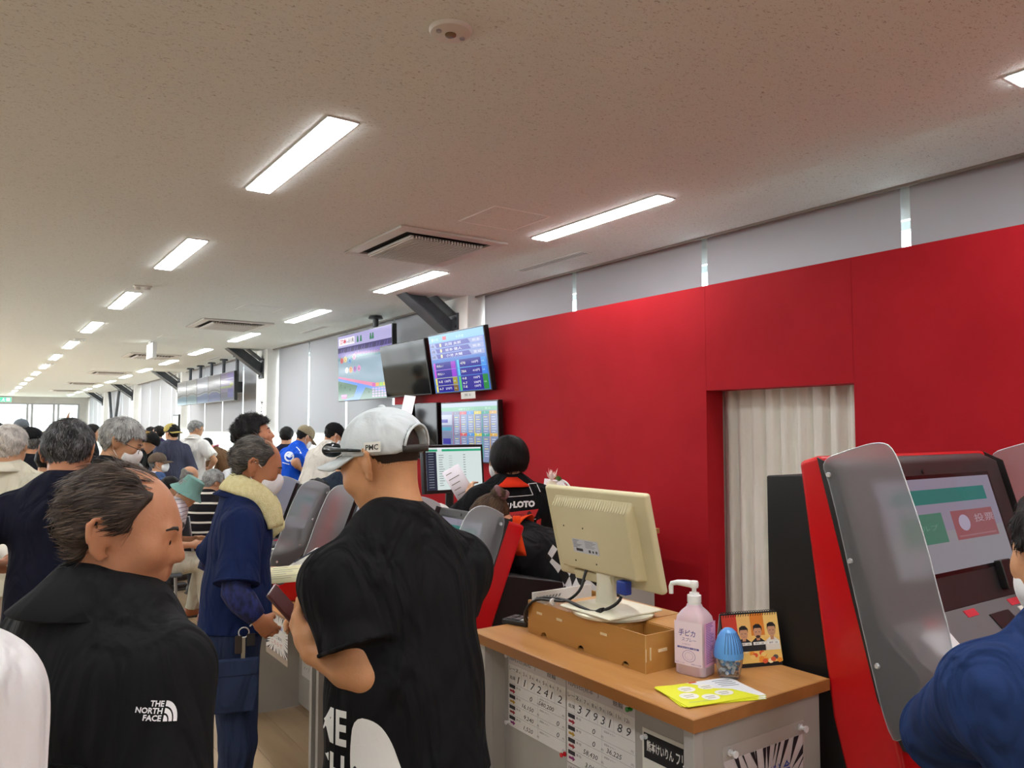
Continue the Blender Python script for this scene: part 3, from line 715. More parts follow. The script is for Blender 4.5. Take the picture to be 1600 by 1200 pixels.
MB().box(.003, .272, -.0003, -.0001, .003, .295).build('paper', plain((222, 216, 222), .6), r)
p = Print((.003, -.0009, .003), (.269, 0, 0), (0, 0, .292), step=.0002); burst(p, .5, .45, 44, 3)
p.disc(.5, .45, .3, .3, (222, 216, 222), 1.5); p.text('リロトプラザ入会', .10, .74, .11, (40, 70, 170), 2.5, w=.72, rot=.0, bold=.01); p.text('受付中', .3, .42, .14, (190, 40, 50), 2.5); p.build('print', r)
pin(r, (.02, -.001, .312), (0, -1, 0), (226, 228, 230), 1.3); pin(r, (.262, -.001, .312), (0, -1, 0), (226, 228, 230), 1.3)
# posters on the kiosk counter
r = empty('counter_poster', (1.2695, 4.0, .50), 0, 'speed-line poster with blue and red writing hanging from the kiosk counter edge', 'poster')
MB().box(-.0008, -.0002, -.325, 0, 0, .21).build('sleeve', plain((150, 130, 115), .3), r)
MB().box(-.0012, -.0009, -.322, -.003, .03, .207).build('paper', plain((228, 226, 222), .6), r)
p = Print((-.0013, -.003, .03), (0, -.319, 0), (0, 0, .177), step=.0002); burst(p, .5, .5, 40, 5)
p.disc(.5, .5, .33, .36, (228, 226, 222), 1.5)
p.text('いのり払戻', .22, .66, .12, (50, 80, 190), 2.5, w=.56); p.text('はじめ', .32, .53, .08, (60, 60, 120), 2.5); p.text('窓口 ご案内', .24, .38, .09, (40, 40, 40), 2.5, w=.5); p.text('こちらで', .26, .2, .11, (200, 60, 60), 2.5, w=.5); p.build('print', r)
r = empty('counter_poster', (1.6292, 4.47, .20), 0, 'white sheet with brush marks on the recessed front of the kiosk counter', 'poster')
MB().box(-.0008, -.0002, -.36, 0, 0, .14).build('paper', plain((222, 220, 216), .6), r)
p = Print((-.0009, 0, 0), (0, -.36, 0), (0, 0, .14), step=.0002)
rg = random.Random(4)
for i in range(9):
    a = .1+.09*i; p.line((a, .25+.2*rg.random()), (a+.05, .4+.2*rg.random()), .012, (120, 120, 120))
for a, b in ((.05, .7), (.1, .6), (.9, .25), (.93, .4), (.6, .75), (.68, .7)): p.line((a, b), (a+.04, b+.12), .03, (40, 40, 40))
p.build('print', r)

# ------------------------------------------------------------------ things on the staff desk
ZD = 1.04
BAM1 = wood((176, 124, 58), (196, 146, 78), 'y', 4, .45, 'plywood'); PLY = plain((205, 168, 110), .6); PEG = plain((226, 206, 168), .6)
st = empty('monitor_stand', (1.335, 1.365, ZD), 0, 'wooden monitor stand box with open compartments on the staff desk', 'monitor stand')
SL, SW_, SH = .475, .235, .09
MB().box(.004, SW_, .115, SL-.07, SH-.008, SH).build('top_board', BAM1, st)
fp = MB(); n = 40   # front board with three thumb notches at the bottom edge
prof_b = [(0, 0)]
for c in (.07, .24, .40):
    prof_b += [(c-.014, 0)]+[(c-.014*cos(t), .014*sin(t)) for t in np.linspace(.3, pi-.3, 7)]+[(c+.014, 0)]
prof_b += [(SL, 0), (SL, SH), (0, SH)]
fp.prism(prof_b, lambda a, b, w: (w, a, b), 0, .004); fp.build('front_board', BAM1, st)
MB().box(.012, .016, .03, SL-.03, .002, .05).build('drawer_back', plain((40, 28, 16), .7), st)
MB().box(.004, SW_, 0, .004, 0, SH).build('end_board', BAM1, st); MB().box(.004, SW_, SL-.004, SL, 0, SH).build('end_board', BAM1, st)
MB().box(SW_, SW_+.004, 0, SL, 0, SH).build('back_board', BAM1, st)
MB().box(.004, SW_, .111, .115, .002, SH-.008).build('divider', BAM1, st); MB().box(.004, SW_, SL-.07, SL-.066, .002, SH-.008).build('divider', BAM1, st)
MB().box(.10, .104, .004, .111, .002, SH-.002).build('divider', BAM1, st); MB().box(.104, SW_, .004, .111, SH-.008, SH).build('top_board', BAM1, st)
MB().box(.004, SW_, .004, SL-.004, .0, .003).build('bottom_board', BAM1, st)
for (y, z) in ((.15, .062), (.33, .062), (.42, .062)): MB().box(-.0015, .0, y-.012, y+.012, z-.003, z+.003).build('peg', PEG, st)
MB().box(-.001, .0005, -.0015, .0, .028, .058).build('peg', PEG, st); MB().box(.04, .07, -.0015, .0, .045, .052).build('peg', PEG, st); MB().box(.012, .016, -.0015, .0, .03, .06).build('peg', PEG, st)
MB().box(-.0012, .0, .0, .002, 0, SH).build('edge_strip', PLY, st)
# beige monitor seen from behind
BEI = noisy((206, 196, 156), (212, 202, 164), 5, .5, .05, 200, name='beige_plastic'); BEI2 = plain((226, 222, 200), .45)
mo = empty('desk_monitor', (1.42, 1.575, ZD+SH), 0, 'beige computer monitor seen from behind on the wooden stand', 'monitor')
tilt = radians(13.5); mup = np.array([-sin(tilt), 0, cos(tilt)]); mout = np.array([-cos(tilt), 0, -sin(tilt)])   # mout: away from the screen
mo0 = np.array([.005, 0, .087])
def MP(y, b, d): return mo0+np.array([0, y, 0])+mup*b+mout*d
MWH, MHT = .201, .255
sh = MB(); sh.obox(MP(-MWH, 0, 0), (0, 2*MWH, 0), mup*MHT, mout*.022); sh.build('shell', BEI, mo, bevel=.008, seg=3)
sc = MB(); sc.obox(MP(-MWH+.012, .012, -.0015), (0, 2*MWH-.024, 0), mup*(MHT-.024), mout*.0015); sc.build('screen', plain((20, 22, 26), .15), mo)
bk = MB()
def ringpts(y0, y1, b0, b1, d): return [MP(y0, b0, d), MP(y1, b0, d), MP(y1, b1, d), MP(y0, b1, d)]
R0 = ringpts(-.155, .158, .028, .232, .0215); R1 = ringpts(-.143, .15, .036, .205, .047)
bk.add(R0+R1, [(4, 5, 6, 7)]+[(i, (i+1) % 4, 4+(i+1) % 4, 4+i) for i in range(4)]); bk.build('back_hump', BEI, mo, bevel=.007, seg=3)
for i in range(30):
    y = -.14+.0098*i; g_ = MB(); a = MP(y, .229, .0245); b = MP(y, .208, .0452)
    o_ = np.cross(b-a, (0, 1, 0)); o_ = o_/np.linalg.norm(o_)*.0008; o_ = o_ if o_[2] > 0 else -o_
    g_.obox(a+o_*.2, (0, .0042, 0), b-a, o_*.9); g_.build('vent_rib', plain((188, 178, 140), .6), mo)
pr = Print(MP(.085, .085, .0472), (0, -.105, 0), mup*.038, step=.0003)
pr.rect(0, 0, 1, 1, (196, 200, 206))
rg = random.Random(9)
for i in range(6):
    pr.line((.03, .9-.1*i), (.18+.2*rg.random(), .9-.1*i), .035, (90, 95, 105)); pr.line((.5, .9-.09*i), (.75+.2*rg.random(), .9-.09*i), .03, (110, 115, 125))
pr.rect(.12, .12, .38, .32, (60, 62, 68), 1); pr.rect(.6, .1, .68, .3, (60, 60, 64), 1); pr.rect(.74, .12, .8, .28, (60, 60, 64), 1); pr.rect(.86, .12, .93, .3, (80, 80, 84), 1)
pr.build('rating_label', mo)
for (y, b) in ((.11, .155), (.03, .155), (.085, .06), (.0, .06)): MB().cyl(MP(y, b, .047), MP(y, b, .0478), .0025, n=10).build('screw_hole', plain((70, 66, 52), .6), mo)
MB().obox(MP(-.03, .0, .0225), (0, .15, 0), mup*.026, mout*.012).build('port_cover', BEI, mo, bevel=.003)
nk = MB(); nk.lathe([(.036, .012), (.034, .045), (.031, .085), (.034, .12), (.036, .135)], c=(-.022, 0, 0), n=24, sx=.62); nk.build('neck', BEI2, mo, smooth='auto')
nj = MB(); nj.cyl((-.03, -.042, .128), (-.03, .042, .128), .021, n=20); nj.build('hinge', BEI2, mo, smooth='auto')
fo = MB(); fo.lathe([(.105, .0), (.112, .003), (.114, .009), (.108, .013), (.02, .015)], n=48, sx=.92); fo.build('turntable', BEI2, mo, smooth='auto')
fq = MB(); P0 = [(-.1, -.1), (.085, -.1), (.085, .1), (-.1, .1)]; P1 = [(-.06, -.05), (.025, -.05), (.025, .05), (-.06, .05)]
fq.add([(a, b, .0135) for a, b in P0]+[(a, b, .019) for a, b in P0]+[(a, b, .032) for a, b in P1], [(0, 1, 2, 3)]+[(i, (i+1) % 4, 4+(i+1) % 4, 4+i) for i in range(4)]+[(4+i, 4+(i+1) % 4, 8+(i+1) % 4, 8+i) for i in range(4)]+[(8, 9, 10, 11)])
fq.build('foot', BEI2, mo, bevel=.006, seg=3)
MB().box(-.052, -.028, -.105, -.07, .070, .105).build('video_plug', plain((36, 62, 150), .4), mo, bevel=.004)
cab = MB().tube(smooth_poly([(-.042, -.088, .078), (-.055, -.08, .045), (-.085, -.03, .018), (-.09, .02, .024), (-.085, .08, .03), (-.06, .16, .02), (-.075, .235, .012), (-.095, .27, -.03), (-.07, .30, -.075), (-.03, .34, -.084)], 2, False)[:-3], .0042, 8); cab.build('cable', plain((16, 16, 17), .4), mo, smooth=True)
cab = MB().tube(smooth_poly([(-.03, .055, .135), (-.045, .06, .10), (-.062, .055, .06), (-.08, .09, .026), (-.075, .15, .016), (-.088, .235, .010), (-.10, .27, -.04), (-.05, .29, -.082)], 2, False)[:-3], .004, 8); cab.build('cable', plain((20, 20, 21), .4), mo, smooth=True)
MB().obox((-.088, -.035, .008), (.018, 0, 0), (0, -.02, .01), (0, .006, .018)).build('ferrite', plain((18, 18, 18), .4), mo, bevel=.003)
MB().cyl((-.082, .15, .014), (-.082, .156, .014), .0095, n=12).build('cable_tie', PLASTIC_W, mo)
# black calculator-like switch at the desk corner
q = at(805, 975, 2, ZD); sw = empty('switch_box', (q[0]+.02, q[1], ZD), .35, 'small black and silver switch box at the end of the staff desk', 'device')
MB().box(-.035, .035, -.045, .045, 0, .014).build('case', plain((24, 24, 26), .4), sw, bevel=.003)
for i in range(2):
    for j in range(3): MB().box(-.026+.027*i, -.004+.027*i, -.036+.025*j, -.016+.025*j, .014, .017).build('key', plain((186, 188, 188) if j == 0 else (60, 60, 62), .4), sw, bevel=.001)
# white wooden ruler-like strip with writing on the stand
rs = empty('name_strip', (1.44, 1.832, ZD+.07), 0, 'white strip with handwriting leaning in the stand compartment', 'strip')
MB().box(-.10, .12, -.008, -.004, -.065, .042).build('card', plain((232, 230, 224), .6), rs)
p = Print((-.1, -.0082, .015), (.2, 0, 0), (0, 0, .02), step=.0002)
for i in range(8): p.line((.05+.06*i, .3), (.08+.06*i, .7), .03, (120, 120, 120))
p.build('writing', rs)
# hand-spray bottle
PINK, _nt, _b = new_mat('pink_liquid_plastic'); _b.inputs['Base Color'].default_value = rgba((246, 220, 230)); _b.inputs['Transmission Weight'].default_value = .35; _b.inputs['Roughness'].default_value = .32; _b.inputs['IOR'].default_value = 1.3; _b.inputs['Subsurface Weight'].default_value = .3; _b.inputs['Subsurface Radius'].default_value = (.02, .01, .01); _b.inputs['Subsurface Scale'].default_value = 1
WPL = plain((240, 240, 238), .35)
def rrect(w, d, r, n=6):
    P = []
    for cx, cy, a0 in ((w-r, d-r, 0), (-w+r, d-r, 90), (-w+r, -d+r, 180), (w-r, -d+r, 270)):
        for i in range(n+1):
            a = radians(a0+90*i/n); P.append((cx+r*cos(a), cy+r*sin(a)))
    return P
def loft(rings, zs):
    mb = MB(); n = len(rings[0]); vs = [(x, y, z) for R_, z in zip(rings, zs) for x, y in R_]
    fs = [(j*n+i, j*n+(i+1) % n, (j+1)*n+(i+1) % n, (j+1)*n+i) for j in range(len(rings)-1) for i in range(n)]
    fs += [tuple(range(n))[::-1], tuple(range((len(rings)-1)*n, len(rings)*n))]
    return mb.add(vs, fs)
q = at(1080, 1056, 2, ZD); bo = empty('spray_bottle', (q[0]+.025, q[1]+.01, ZD), radians(-76), 'pink hand sanitiser pump bottle on the staff desk', 'bottle')
zs = [0, .004, .12, .135, .147, .156, .162]; ws = [(.036, .029), (.039, .032), (.039, .032), (.036, .029), (.027, .024), (.018, .018), (.0165, .0165)]
loft([rrect(a, b, min(.014, b*.95)) for a, b in ws], zs).build('bottle', PINK, bo, smooth='auto')
MB().lathe([(.0155, .160), (.0155, .166), (.0165, .1665), (.0165, .183), (.012, .1835), (.0115, .189), (.0055, .1895), (.0055, .203)], n=28).build('cap', WPL, bo, smooth='auto')
nz = MB(); nz.tube([(.006, 0, .207), (-.02, .0, .208), (-.045, 0, .207), (-.060, 0, .203), (-.0625, 0, .195), (-.062, 0, .178)], .0062, 12, rs=[.0085, .0085, .0065, .006, .006, .0055]); nz.lathe([(.0095, .2), (.0105, .204), (.0105, .212), (.009, .216), (.002, .217)], n=20); nz.build('pump_head', WPL, bo, smooth='auto')
LABEL = plain((240, 226, 234), .5)
p = Print((-.0385, -.0323, .022), (.077, 0, 0), (0, 0, .105), step=.00025)
p.rect(.03, .02, .97, .98, (240, 222, 234)); vio = (100, 70, 160)
p.text('手ピカ', .17, .66, .15, (70, 60, 150), 1, w=.56, slant=.15, bold=.01); p.text('スプレー', .28, .55, .08, (70, 60, 150), 1, w=.48, slant=.2)
p.text('ハイモイスト', .3, .465, .04, (120, 90, 150), 1); p.rect(.13, .385, .86, .425, (90, 80, 160), 1); p.text('手指の消毒・洗浄', .2, .391, .025, (236, 230, 240), 2, w=.6)
p.ring(.52, .23, .22, .13, .06, (130, 105, 175)); p.ring(.52, .23, .14, .085, .06, (150, 125, 185))
p.text('エタノール', .06, .05, .03, vio, 1, w=.3); p.text('使用上の注意', .6, .05, .03, vio, 1, w=.33); p.build('front_label', bo)
p = Print((.0393, -.029, .022), (0, .058, 0), (0, 0, .105), step=.00025)
p.rect(.03, .02, .97, .98, (244, 178, 206))
for i in range(24): p.line((.15, .95-.037*i), (.5+.35*rg.random(), .95-.037*i), .016, (150, 95, 170))
p.build('side_label', bo)
# egg air freshener
q = at(1140, 1062, 2, ZD); eg = empty('air_freshener', (q[0]+.01, q[1]+.01, ZD), 0, 'blue egg-shaped air freshener with clear gel beads on the staff desk', 'air freshener')
CLR, _nt, _b = new_mat('clear_plastic'); _b.inputs['Base Color'].default_value = (.93, .96, .98, 1); _b.inputs['Transmission Weight'].default_value = .92; _b.inputs['Roughness'].default_value = .05; _b.inputs['IOR'].default_value = 1.25
EGB = plain((96, 160, 226), .35)
MB().lathe([(.019, 0), (.023, .002), (.027, .016), (.031, .034), (.0325, .048), (.0325, .053), (.031, .053), (.029, .034), (.024, .012), (.003, .008)], n=12).build('cup', CLR, eg, smooth='auto')
top = [(.0335, .048), (.0338, .056), (.0325, .066), (.0295, .08), (.0248, .094), (.018, .106), (.010, .1135), (.001, .116)]
MB().lathe(top, n=40).build('lid', EGB, eg, smooth='auto')
for i in range(13):
    a = radians(-155+13.2*i); rr = lambda z: np.interp(z, [t[1] for t in top], [t[0] for t in top])
    pts = [((rr(z)+.0002)*cos(a), (rr(z)+.0002)*sin(a), z) for z in np.linspace(.062, .106, 10)]
    MB().tube(pts, .0007, 6).build('slit', plain((40, 70, 120), .6), eg)
for i in range(46):
    z = .012+.036*rg.random(); a = 2*pi*rg.random(); R_ = (.020+.008*(z-.012)/.036)*sqrt(rg.random())
    c = [(40, 120, 190), (90, 180, 220), (210, 225, 235), (210, 225, 235)][i % 4]
    MB().ell((R_*cos(a), R_*sin(a), z), (.0045,)*3, 8, 6).build('gel_bead', plain(c, .08), eg, smooth=True)
# desk calendar with three portraits
q0 = at(1142, 1046, 2, ZD); q1 = at(1232, 1038, 2, ZD); cv = q1[:2]-q0[:2]; ca = math.atan2(cv[1], cv[0])
cl = empty('desk_calendar', (q0[0]-.01, q0[1]+.005, ZD), ca, 'orange tent calendar with three portrait photos beside the air freshener', 'calendar')
CW, CH, CD = .155, .125, .055
def CP(a, b, d=0): return (a, CD/2*(b/CH)-d, b)
MB().prism([(0, 0), (CD/2, CH), (CD/2+.002, CH), (.003, 0)], lambda a, b, w: (w, a, b), 0, CW).build('front_board', plain((24, 24, 26), .6), cl)
MB().prism([(CD, 0), (CD/2+.001, CH), (CD/2+.003, CH), (CD+.003, 0)], lambda a, b, w: (w, a, b), 0, CW).build('back_board', plain((205, 205, 205), .6), cl)
MB().box(0, CW, .004, CD-.002, 0, .002).build('base', plain((30, 30, 32), .6), cl)
e2 = np.array([0, CD/2, CH]); p = Print((0, -.0012, .010), (CW, 0, 0), e2*.90, step=.00025)
p.rect(0, 0, 1, 1, (244, 200, 110)); p.rect(0, .62, .26, 1, (206, 60, 40), 1); p.rect(.5, .55, .74, 1, (224, 132, 40), 1); p.rect(.26, .3, .5, 1, (240, 190, 110), 1); p.rect(.74, .5, 1, 1, (246, 204, 120), 1)
for i in range(26): p.disc(rg.random(), .02+.32*rg.random(), .05, .05, rg.choice([(240, 150, 40), (250, 210, 120), (226, 90, 50), (255, 235, 190), (90, 80, 80)]), 1.3+.01*i, 7)
for a, hb, tee, bd in ((.36, .70, (30, 30, 36), 0), (.61, .72, (36, 34, 38), 1), (.86, .74, (232, 226, 214), 0)):
    p.poly([(a-.14, .24), (a+.13, .24), (a+.12, .42), (a+.04, .50), (a-.05, .50), (a-.13, .42)], tee, 2); p.rect(a-.03, .45, a+.03, .56, (196, 140, 104), 2.2)
    p.disc(a, hb-.10, .072, .125, (206, 152, 116), 3); p.poly([(a-.078, hb-.09), (a-.07, hb+.03), (a-.02, hb+.065), (a+.04, hb+.06), (a+.08, hb), (a+.078, hb-.09), (a+.06, hb-.02), (a-.055, hb-.02)], (26, 22, 22), 4)
    for s in (-1, 1): p.rect(a+s*.03-.014, hb-.105, a+s*.03+.014, hb-.095, (50, 34, 30), 4)
    p.rect(a-.02, hb-.17, a+.02, hb-.163, (150, 80, 70), 4)
    if bd: p.disc(a, hb-.195, .04, .03, (60, 46, 40), 3.5)
    p.rect(a-.10, .36, a+.12, .42, (240, 238, 232), 4); p.text('選手', a-.07, .372, .036, (40, 40, 40), 5); p.text('S級', a+.04, .372, .03, (40, 40, 40), 5)
p.build('page', cl)
for i in range(22):
    x = .006+.0068*i; MB().tube([(x, CD/2+.007*cos(t), CH-.003+.007*sin(t)) for t in np.linspace(0, 2*pi, 9)[:-1]], .0008, 5, closed=True).build('ring', plain((24, 24, 24), .3, .6), cl)
# yellow leaflets
for i in range(3):
    c = np.array([1.355, 1.19]); ang = radians(-21+4*i)
    lf = empty('leaflet', (c[0], c[1], ZD+.0004+.0014*i), ang, ['lowest yellow leaflet of the stack on the desk corner', 'middle yellow leaflet of the stack on the desk corner', 'topmost yellow and white leaflet of the stack on the desk corner'][i], 'leaflet', 'yellow leaflets')
    MB().box(-.10, .10, -.065, .065, 0, .0013).build('paper', plain((222, 226, 40) if i else (205, 208, 60), .5), lf)
    p = Print((-.10, -.065, .0013), (.2, 0, 0), (0, .13, 0), step=.00025)
    p.rect(0, 0, 1, 1, (228, 230, 46)); p.poly([(.42, 1), (1, 1), (1, .0), (.92, .0), (.78, .45), (.60, .60)], (232, 234, 236), 1)
    for a, b, ra, rb in ((.3, .72, .1, .14), (.2, .42, .11, .15), (.4, .25, .1, .14), (.62, .35, .11, .13), (.55, .70, .1, .12)): p.disc(a, b, ra, rb, (238, 238, 226), 2).line((a-.06, b+.02), (a+.06, b+.02), .02, (140, 130, 120), 3).line((a-.06, b-.05), (a+.04, b-.05), .02, (150, 140, 130), 3)
    for k in range(4): p.line((.72, .9-.09*k), (.94, .86-.09*k), .025, (120, 125, 140), 3)
    p.rect(.44, .94, .54, 1, (220, 90, 40), 3); p.line((.08, .15), (.34, .12), .03, (200, 205, 120), 3)
    p.build('print', lf)

# ------------------------------------------------------------------ screens
def tv(label, y0, y1, z0, z1, xt, xb, draw=None, back=.05, group=None, gl=1.0, gloss=.06):
    """flat television facing the aisle (-X); xt/xb = distance of top and bottom edge"""
    r = empty('television', (0, 0, 0), 0, label, 'television', group)
    B0 = np.array([xb, y1, z0]); ea = np.array([0, -(y1-y0), 0.]); eb = np.array([xt-xb, 0, z1-z0]); n = np.cross(ea, eb); n = n/np.linalg.norm(n)
    if n[0] > 0: n = -n
    MB().obox(B0, ea, eb, -n*back).build('case', plain((14, 14, 15), .3), r, bevel=.006)
    m = .012; ea1 = ea*(1-2*m/np.linalg.norm(ea)); eb1 = eb*(1-2*m/np.linalg.norm(eb)); o1 = B0+ea/np.linalg.norm(ea)*m+eb/np.linalg.norm(eb)*m
    p = Print(o1+n*.0005, ea1, eb1, (lambda c: glow(c, gl)) if draw else (lambda c: plain(c, gloss, 0, .18)), .0008)
    if draw: draw(p)
    else: p.rect(0, 0, 1, 1, (20, 19, 18))
    p.build('screen', r)
    MB().obox(B0+ea*.3+eb*.3-n*back, ea*.4, eb*.4, -n*.04).build('mount', plain((18, 18, 18), .5), r)
    return r, B0, ea, eb, n
def d_result(p):
    p.rect(0, 0, 1, 1, (60, 110, 190)); p.rect(0, .87, 1, 1, (110, 170, 224), .5); p.rect(.27, .90, .34, .96, (196, 40, 60), 1)
    p.text('第11R', .05, .90, .05, (210, 235, 250), 1); p.text('払戻金', .52, .90, .045, (190, 220, 240), 1)
    for i, (nm, pl) in enumerate((('北岡 太郎', '熊本'), ('坂本 健人', '熊本'), ('小池 大輔', '宮城'))):
        b = .775-.095*i; p.rect(.02, b, .98, b+.085, (130, 140, 190), 1); p.poly([(.14, b+.005), (.76, b+.005), (.72, b+.08), (.11, b+.08)], (30, 24, 150), 2)
        p.text('%d着' % (i+1 if i < 2 else 2), .03, b+.018, .045, (30, 30, 80), 3); p.rect(.20, b+.015, .235, b+.07, (220, 210, 160), 3); p.text(nm, .30, b+.018, .048, (240, 240, 250), 3, w=.3); p.text(pl, .80, b+.018, .045, (225, 228, 245), 3, w=.13)
    for (a0, a1, b0, b1, tagc, bar, l, v) in ((.03, .45, .40, .52, (190, 60, 200), (150, 40, 190), '特払い', ''), (.03, .45, .26, .385, (190, 60, 200), (140, 40, 200), '特払い', ''), (.03, .45, .13, .245, (220, 210, 90), (150, 140, 50), '4-8', '130円'), (.03, .45, .01, .115, (220, 210, 90), (120, 90, 40), '4-7', '270円'),
                                             (.48, .98, .40, .53, (80, 190, 240), (60, 140, 220), '478', '160円'), (.48, .98, .265, .385, (80, 190, 240), (50, 120, 220), '784', '410円'), (.48, .98, .01, .25, (70, 190, 90), (40, 130, 60), '4-7', '100円')):
        p.rect(a0, b0, a0+.035, b1, tagc, 1); p.rect(a0+.04, b0, a1, b1, (28, 20, 140), 1); p.rect(a1-.085, b0, a1, b1, bar, 2)
        p.text(l, a0+.06, (b0+b1)/2-.02, .042, (235, 235, 215), 3)
        if v: p.text(v, a1-.24, (b0+b1)/2-.02, .042, (235, 235, 245), 3); p.text('1人', a1-.07, (b0+b1)/2-.015, .03, (210, 240, 220), 3)
    for b, l, v in ((.19, '4-8', '100円'), (.05, '7-8', '150円')): p.text(l, .54, b, .04, (235, 235, 215), 3); p.text(v, .74, b, .04, (235, 235, 245), 3)
    p.line((.03, .39), (.45, .39), .006, (200, 90, 220), 2).line((.48, .395), (.98, .395), .006, (110, 200, 240), 2).line((.03, .25), (.45, .25), .006, (220, 210, 90), 2).line((.03, .12), (.45, .12), .006, (200, 180, 90), 2)
def d_odds(p):
    p.rect(0, 0, 1, 1, (128, 140, 176)); p.rect(0, .93, 1, 1, (170, 185, 215), .5); p.rect(0, .86, 1, .93, (110, 176, 140), 1); p.text('3連単 オッズ', .32, .875, .035, (210, 235, 220), 2); p.text('第12R', .8, .875, .035, (210, 235, 220), 2)
    cols = [(120, 120, 150), (206, 60, 80), (50, 140, 210), (214, 196, 60), (40, 160, 140), (210, 160, 60)]
    p.rect(0, .62, .2, .80, (190, 196, 216), 1); p.rect(0, .52, .18, .58, (70, 160, 190), 1); p.rect(0, .66, .12, .72, (66, 60, 170), 2); p.rect(0, .34, .2, .5, (120, 130, 160), 1); p.rect(.02, .28, .17, .38, (60, 56, 160), 2); p.rect(0, .12, .2, .2, (90, 150, 180), 1); p.rect(0, .02, .2, .09, (190, 50, 80), 1)
    for i, c in enumerate(cols):
        a = .22+.13*i
        for b0 in (.80, .43): p.rect(a, b0, a+.125, b0+.05, c, 2); p.text('%d' % (i+1), a+.05, b0+.012, .028, (240, 240, 240), 3)
        p.rect(a, .05, a+.012, .80, c, 2)
        for k in range(8):
            for b0 in (.75, .38): p.line((a+.035, b0-.04*k), (a+.095+.02*((k*7+i*3) % 3)/3, b0-.04*k), .012, (200, 208, 226) if (k+i) % 4 else (226, 220, 130), 2)
    p.line((.225, .05), (.225, .85), .006, (200, 60, 90), 3)
def d_race(p):
    p.rect(0, 0, 1, 1, (122, 150, 168)); p.rect(0, .80, 1, 1, (172, 166, 210), .2); p.rect(0, .73, 1, .82, (58, 50, 104), .4); p.rect(0, .67, 1, .74, (120, 110, 176), .5); p.rect(0, .62, 1, .67, (84, 130, 140), .6)
    for i in range(22): p.line((.02+.045*i, .735), (.035+.045*i, .80), .018, (86, 76, 140) if i % 3 else (60, 54, 90), .7)
    for a in (.38, .44, .62, .66): p.poly([(a, .86), (a+.04, .86), (a+.03, .95), (a+.01, .95)], (50, 120, 86), .8)
    for i in range(12): p.ring(.36+.05*i, .70-.004*i, .018, .02, .35, (196, 120, 160), .9, 10)
    p.poly([(0, .35), (0, .38), (.72, .22), (.72, .16)], (206, 110, 150), 1); p.poly([(0, .31), (0, .355), (.72, .165), (1, .1), (1, .05)], (70, 130, 226), 1)
    p.poly([(0, 0), (1, 0), (1, .06), (0, .31)], (60, 110, 84), .8); p.poly([(.40, .24), (.55, .19), (.42, 0), (.10, 0), (.32, .05)], (64, 126, 230), 1.2)
    for a, b, t, c in ((.08, .62, '3', (200, 60, 70)), (.15, .63, '5', (226, 196, 120)), (.24, .6, '4', (90, 150, 200)), (.33, .65, '8', (220, 150, 190)), (.18, .46, '1', (236, 236, 240)), (.26, .46, '7', (226, 140, 60)), (.34, .46, '9', (140, 80, 170)), (.42, .465, '6', (210, 120, 180))):
        p.disc(a, b, .032, .045, c, 2); p.text(t, a-.016, b-.025, .05, (50, 40, 60), 3)
    p.rect(.02, .85, .34, .96, (236, 230, 236), 2); p.text('熊本', .04, .875, .07, (206, 50, 80), 3, bold=.03); p.text('11R', .23, .875, .065, (40, 36, 60), 3, w=.10); p.text('DAY', .165, .88, .03, (90, 80, 150), 3)
    for i, c in enumerate(((190, 60, 160), (226, 160, 60), (150, 200, 60), (220, 200, 60), (160, 70, 190))): p.rect(.66+.064*i, .17, .715+.064*i, .22, c, 2)
    for k in range(4):
        for i in range(6): p.rect(.66+.052*i, .02+.036*k, .70+.052*i, .045+.036*k, (176, 150, 196), 2)
    p.rect(.06, .06, .18, .09, (206, 130, 190), 2); p.rect(.07, .025, .17, .058, (190, 60, 140), 2)
    for a, b in ((.05, .24), (.14, .2), (.24, .16), (.6, .1)): p.disc(a, b, .012, .02, (36, 74, 56), 1.4)
tv('wall television with a blue race-payout table above the staff area', 5.50, 6.475, 1.945, 2.495, 3.53, 3.62, d_result)
tv('switched-off television on the red wall left of the payout table screen', 6.535, 7.51, 1.945, 2.48, 3.52, 3.61)
tv('lower television with an odds table below the payout screen', 5.385, 6.34, 1.325, 1.862, 3.60, 3.62, d_odds, gl=.85)
tv('switched-off television under the dark upper screen', 6.42, 7.37, 1.325, 1.868, 3.60, 3.62)
r, *_ = tv('large ceiling-hung television showing a cycle race', 7.95, 9.53, 1.965, 2.81, 3.88, 3.90, d_race, .06)
MB().cyl((4.05, 8.75, 2.5), (4.05, 8.75, 3.0), .035, n=14).build('pole', STEEL, r); MB().cyl((4.05, 8.75, 2.965), (4.05, 8.75, 3.0), .09, .075, n=16).build('ceiling_flange', STEEL, r); MB().box(3.98, 4.1, 8.6, 8.9, 2.3, 2.55).build('bracket', STEEL, r)
def d_dim(c1, c2, wave):
    def f(p):
        p.rect(0, 0, 1, 1, c1); p.poly([(0, 0), (1, 0), (1, .3+wave), (.7, .36), (.3, .34-wave), (0, .28)], c2, .5)
        p.poly([(0, .34), (.3, .4-wave), (.7, .41), (1, .35+wave), (1, .38+wave), (.7, .45), (.3, .44-wave), (0, .37)], (40, 44, 60), .7)
    return f
LB = ['leftmost', 'second', 'middle', 'fourth', 'last']
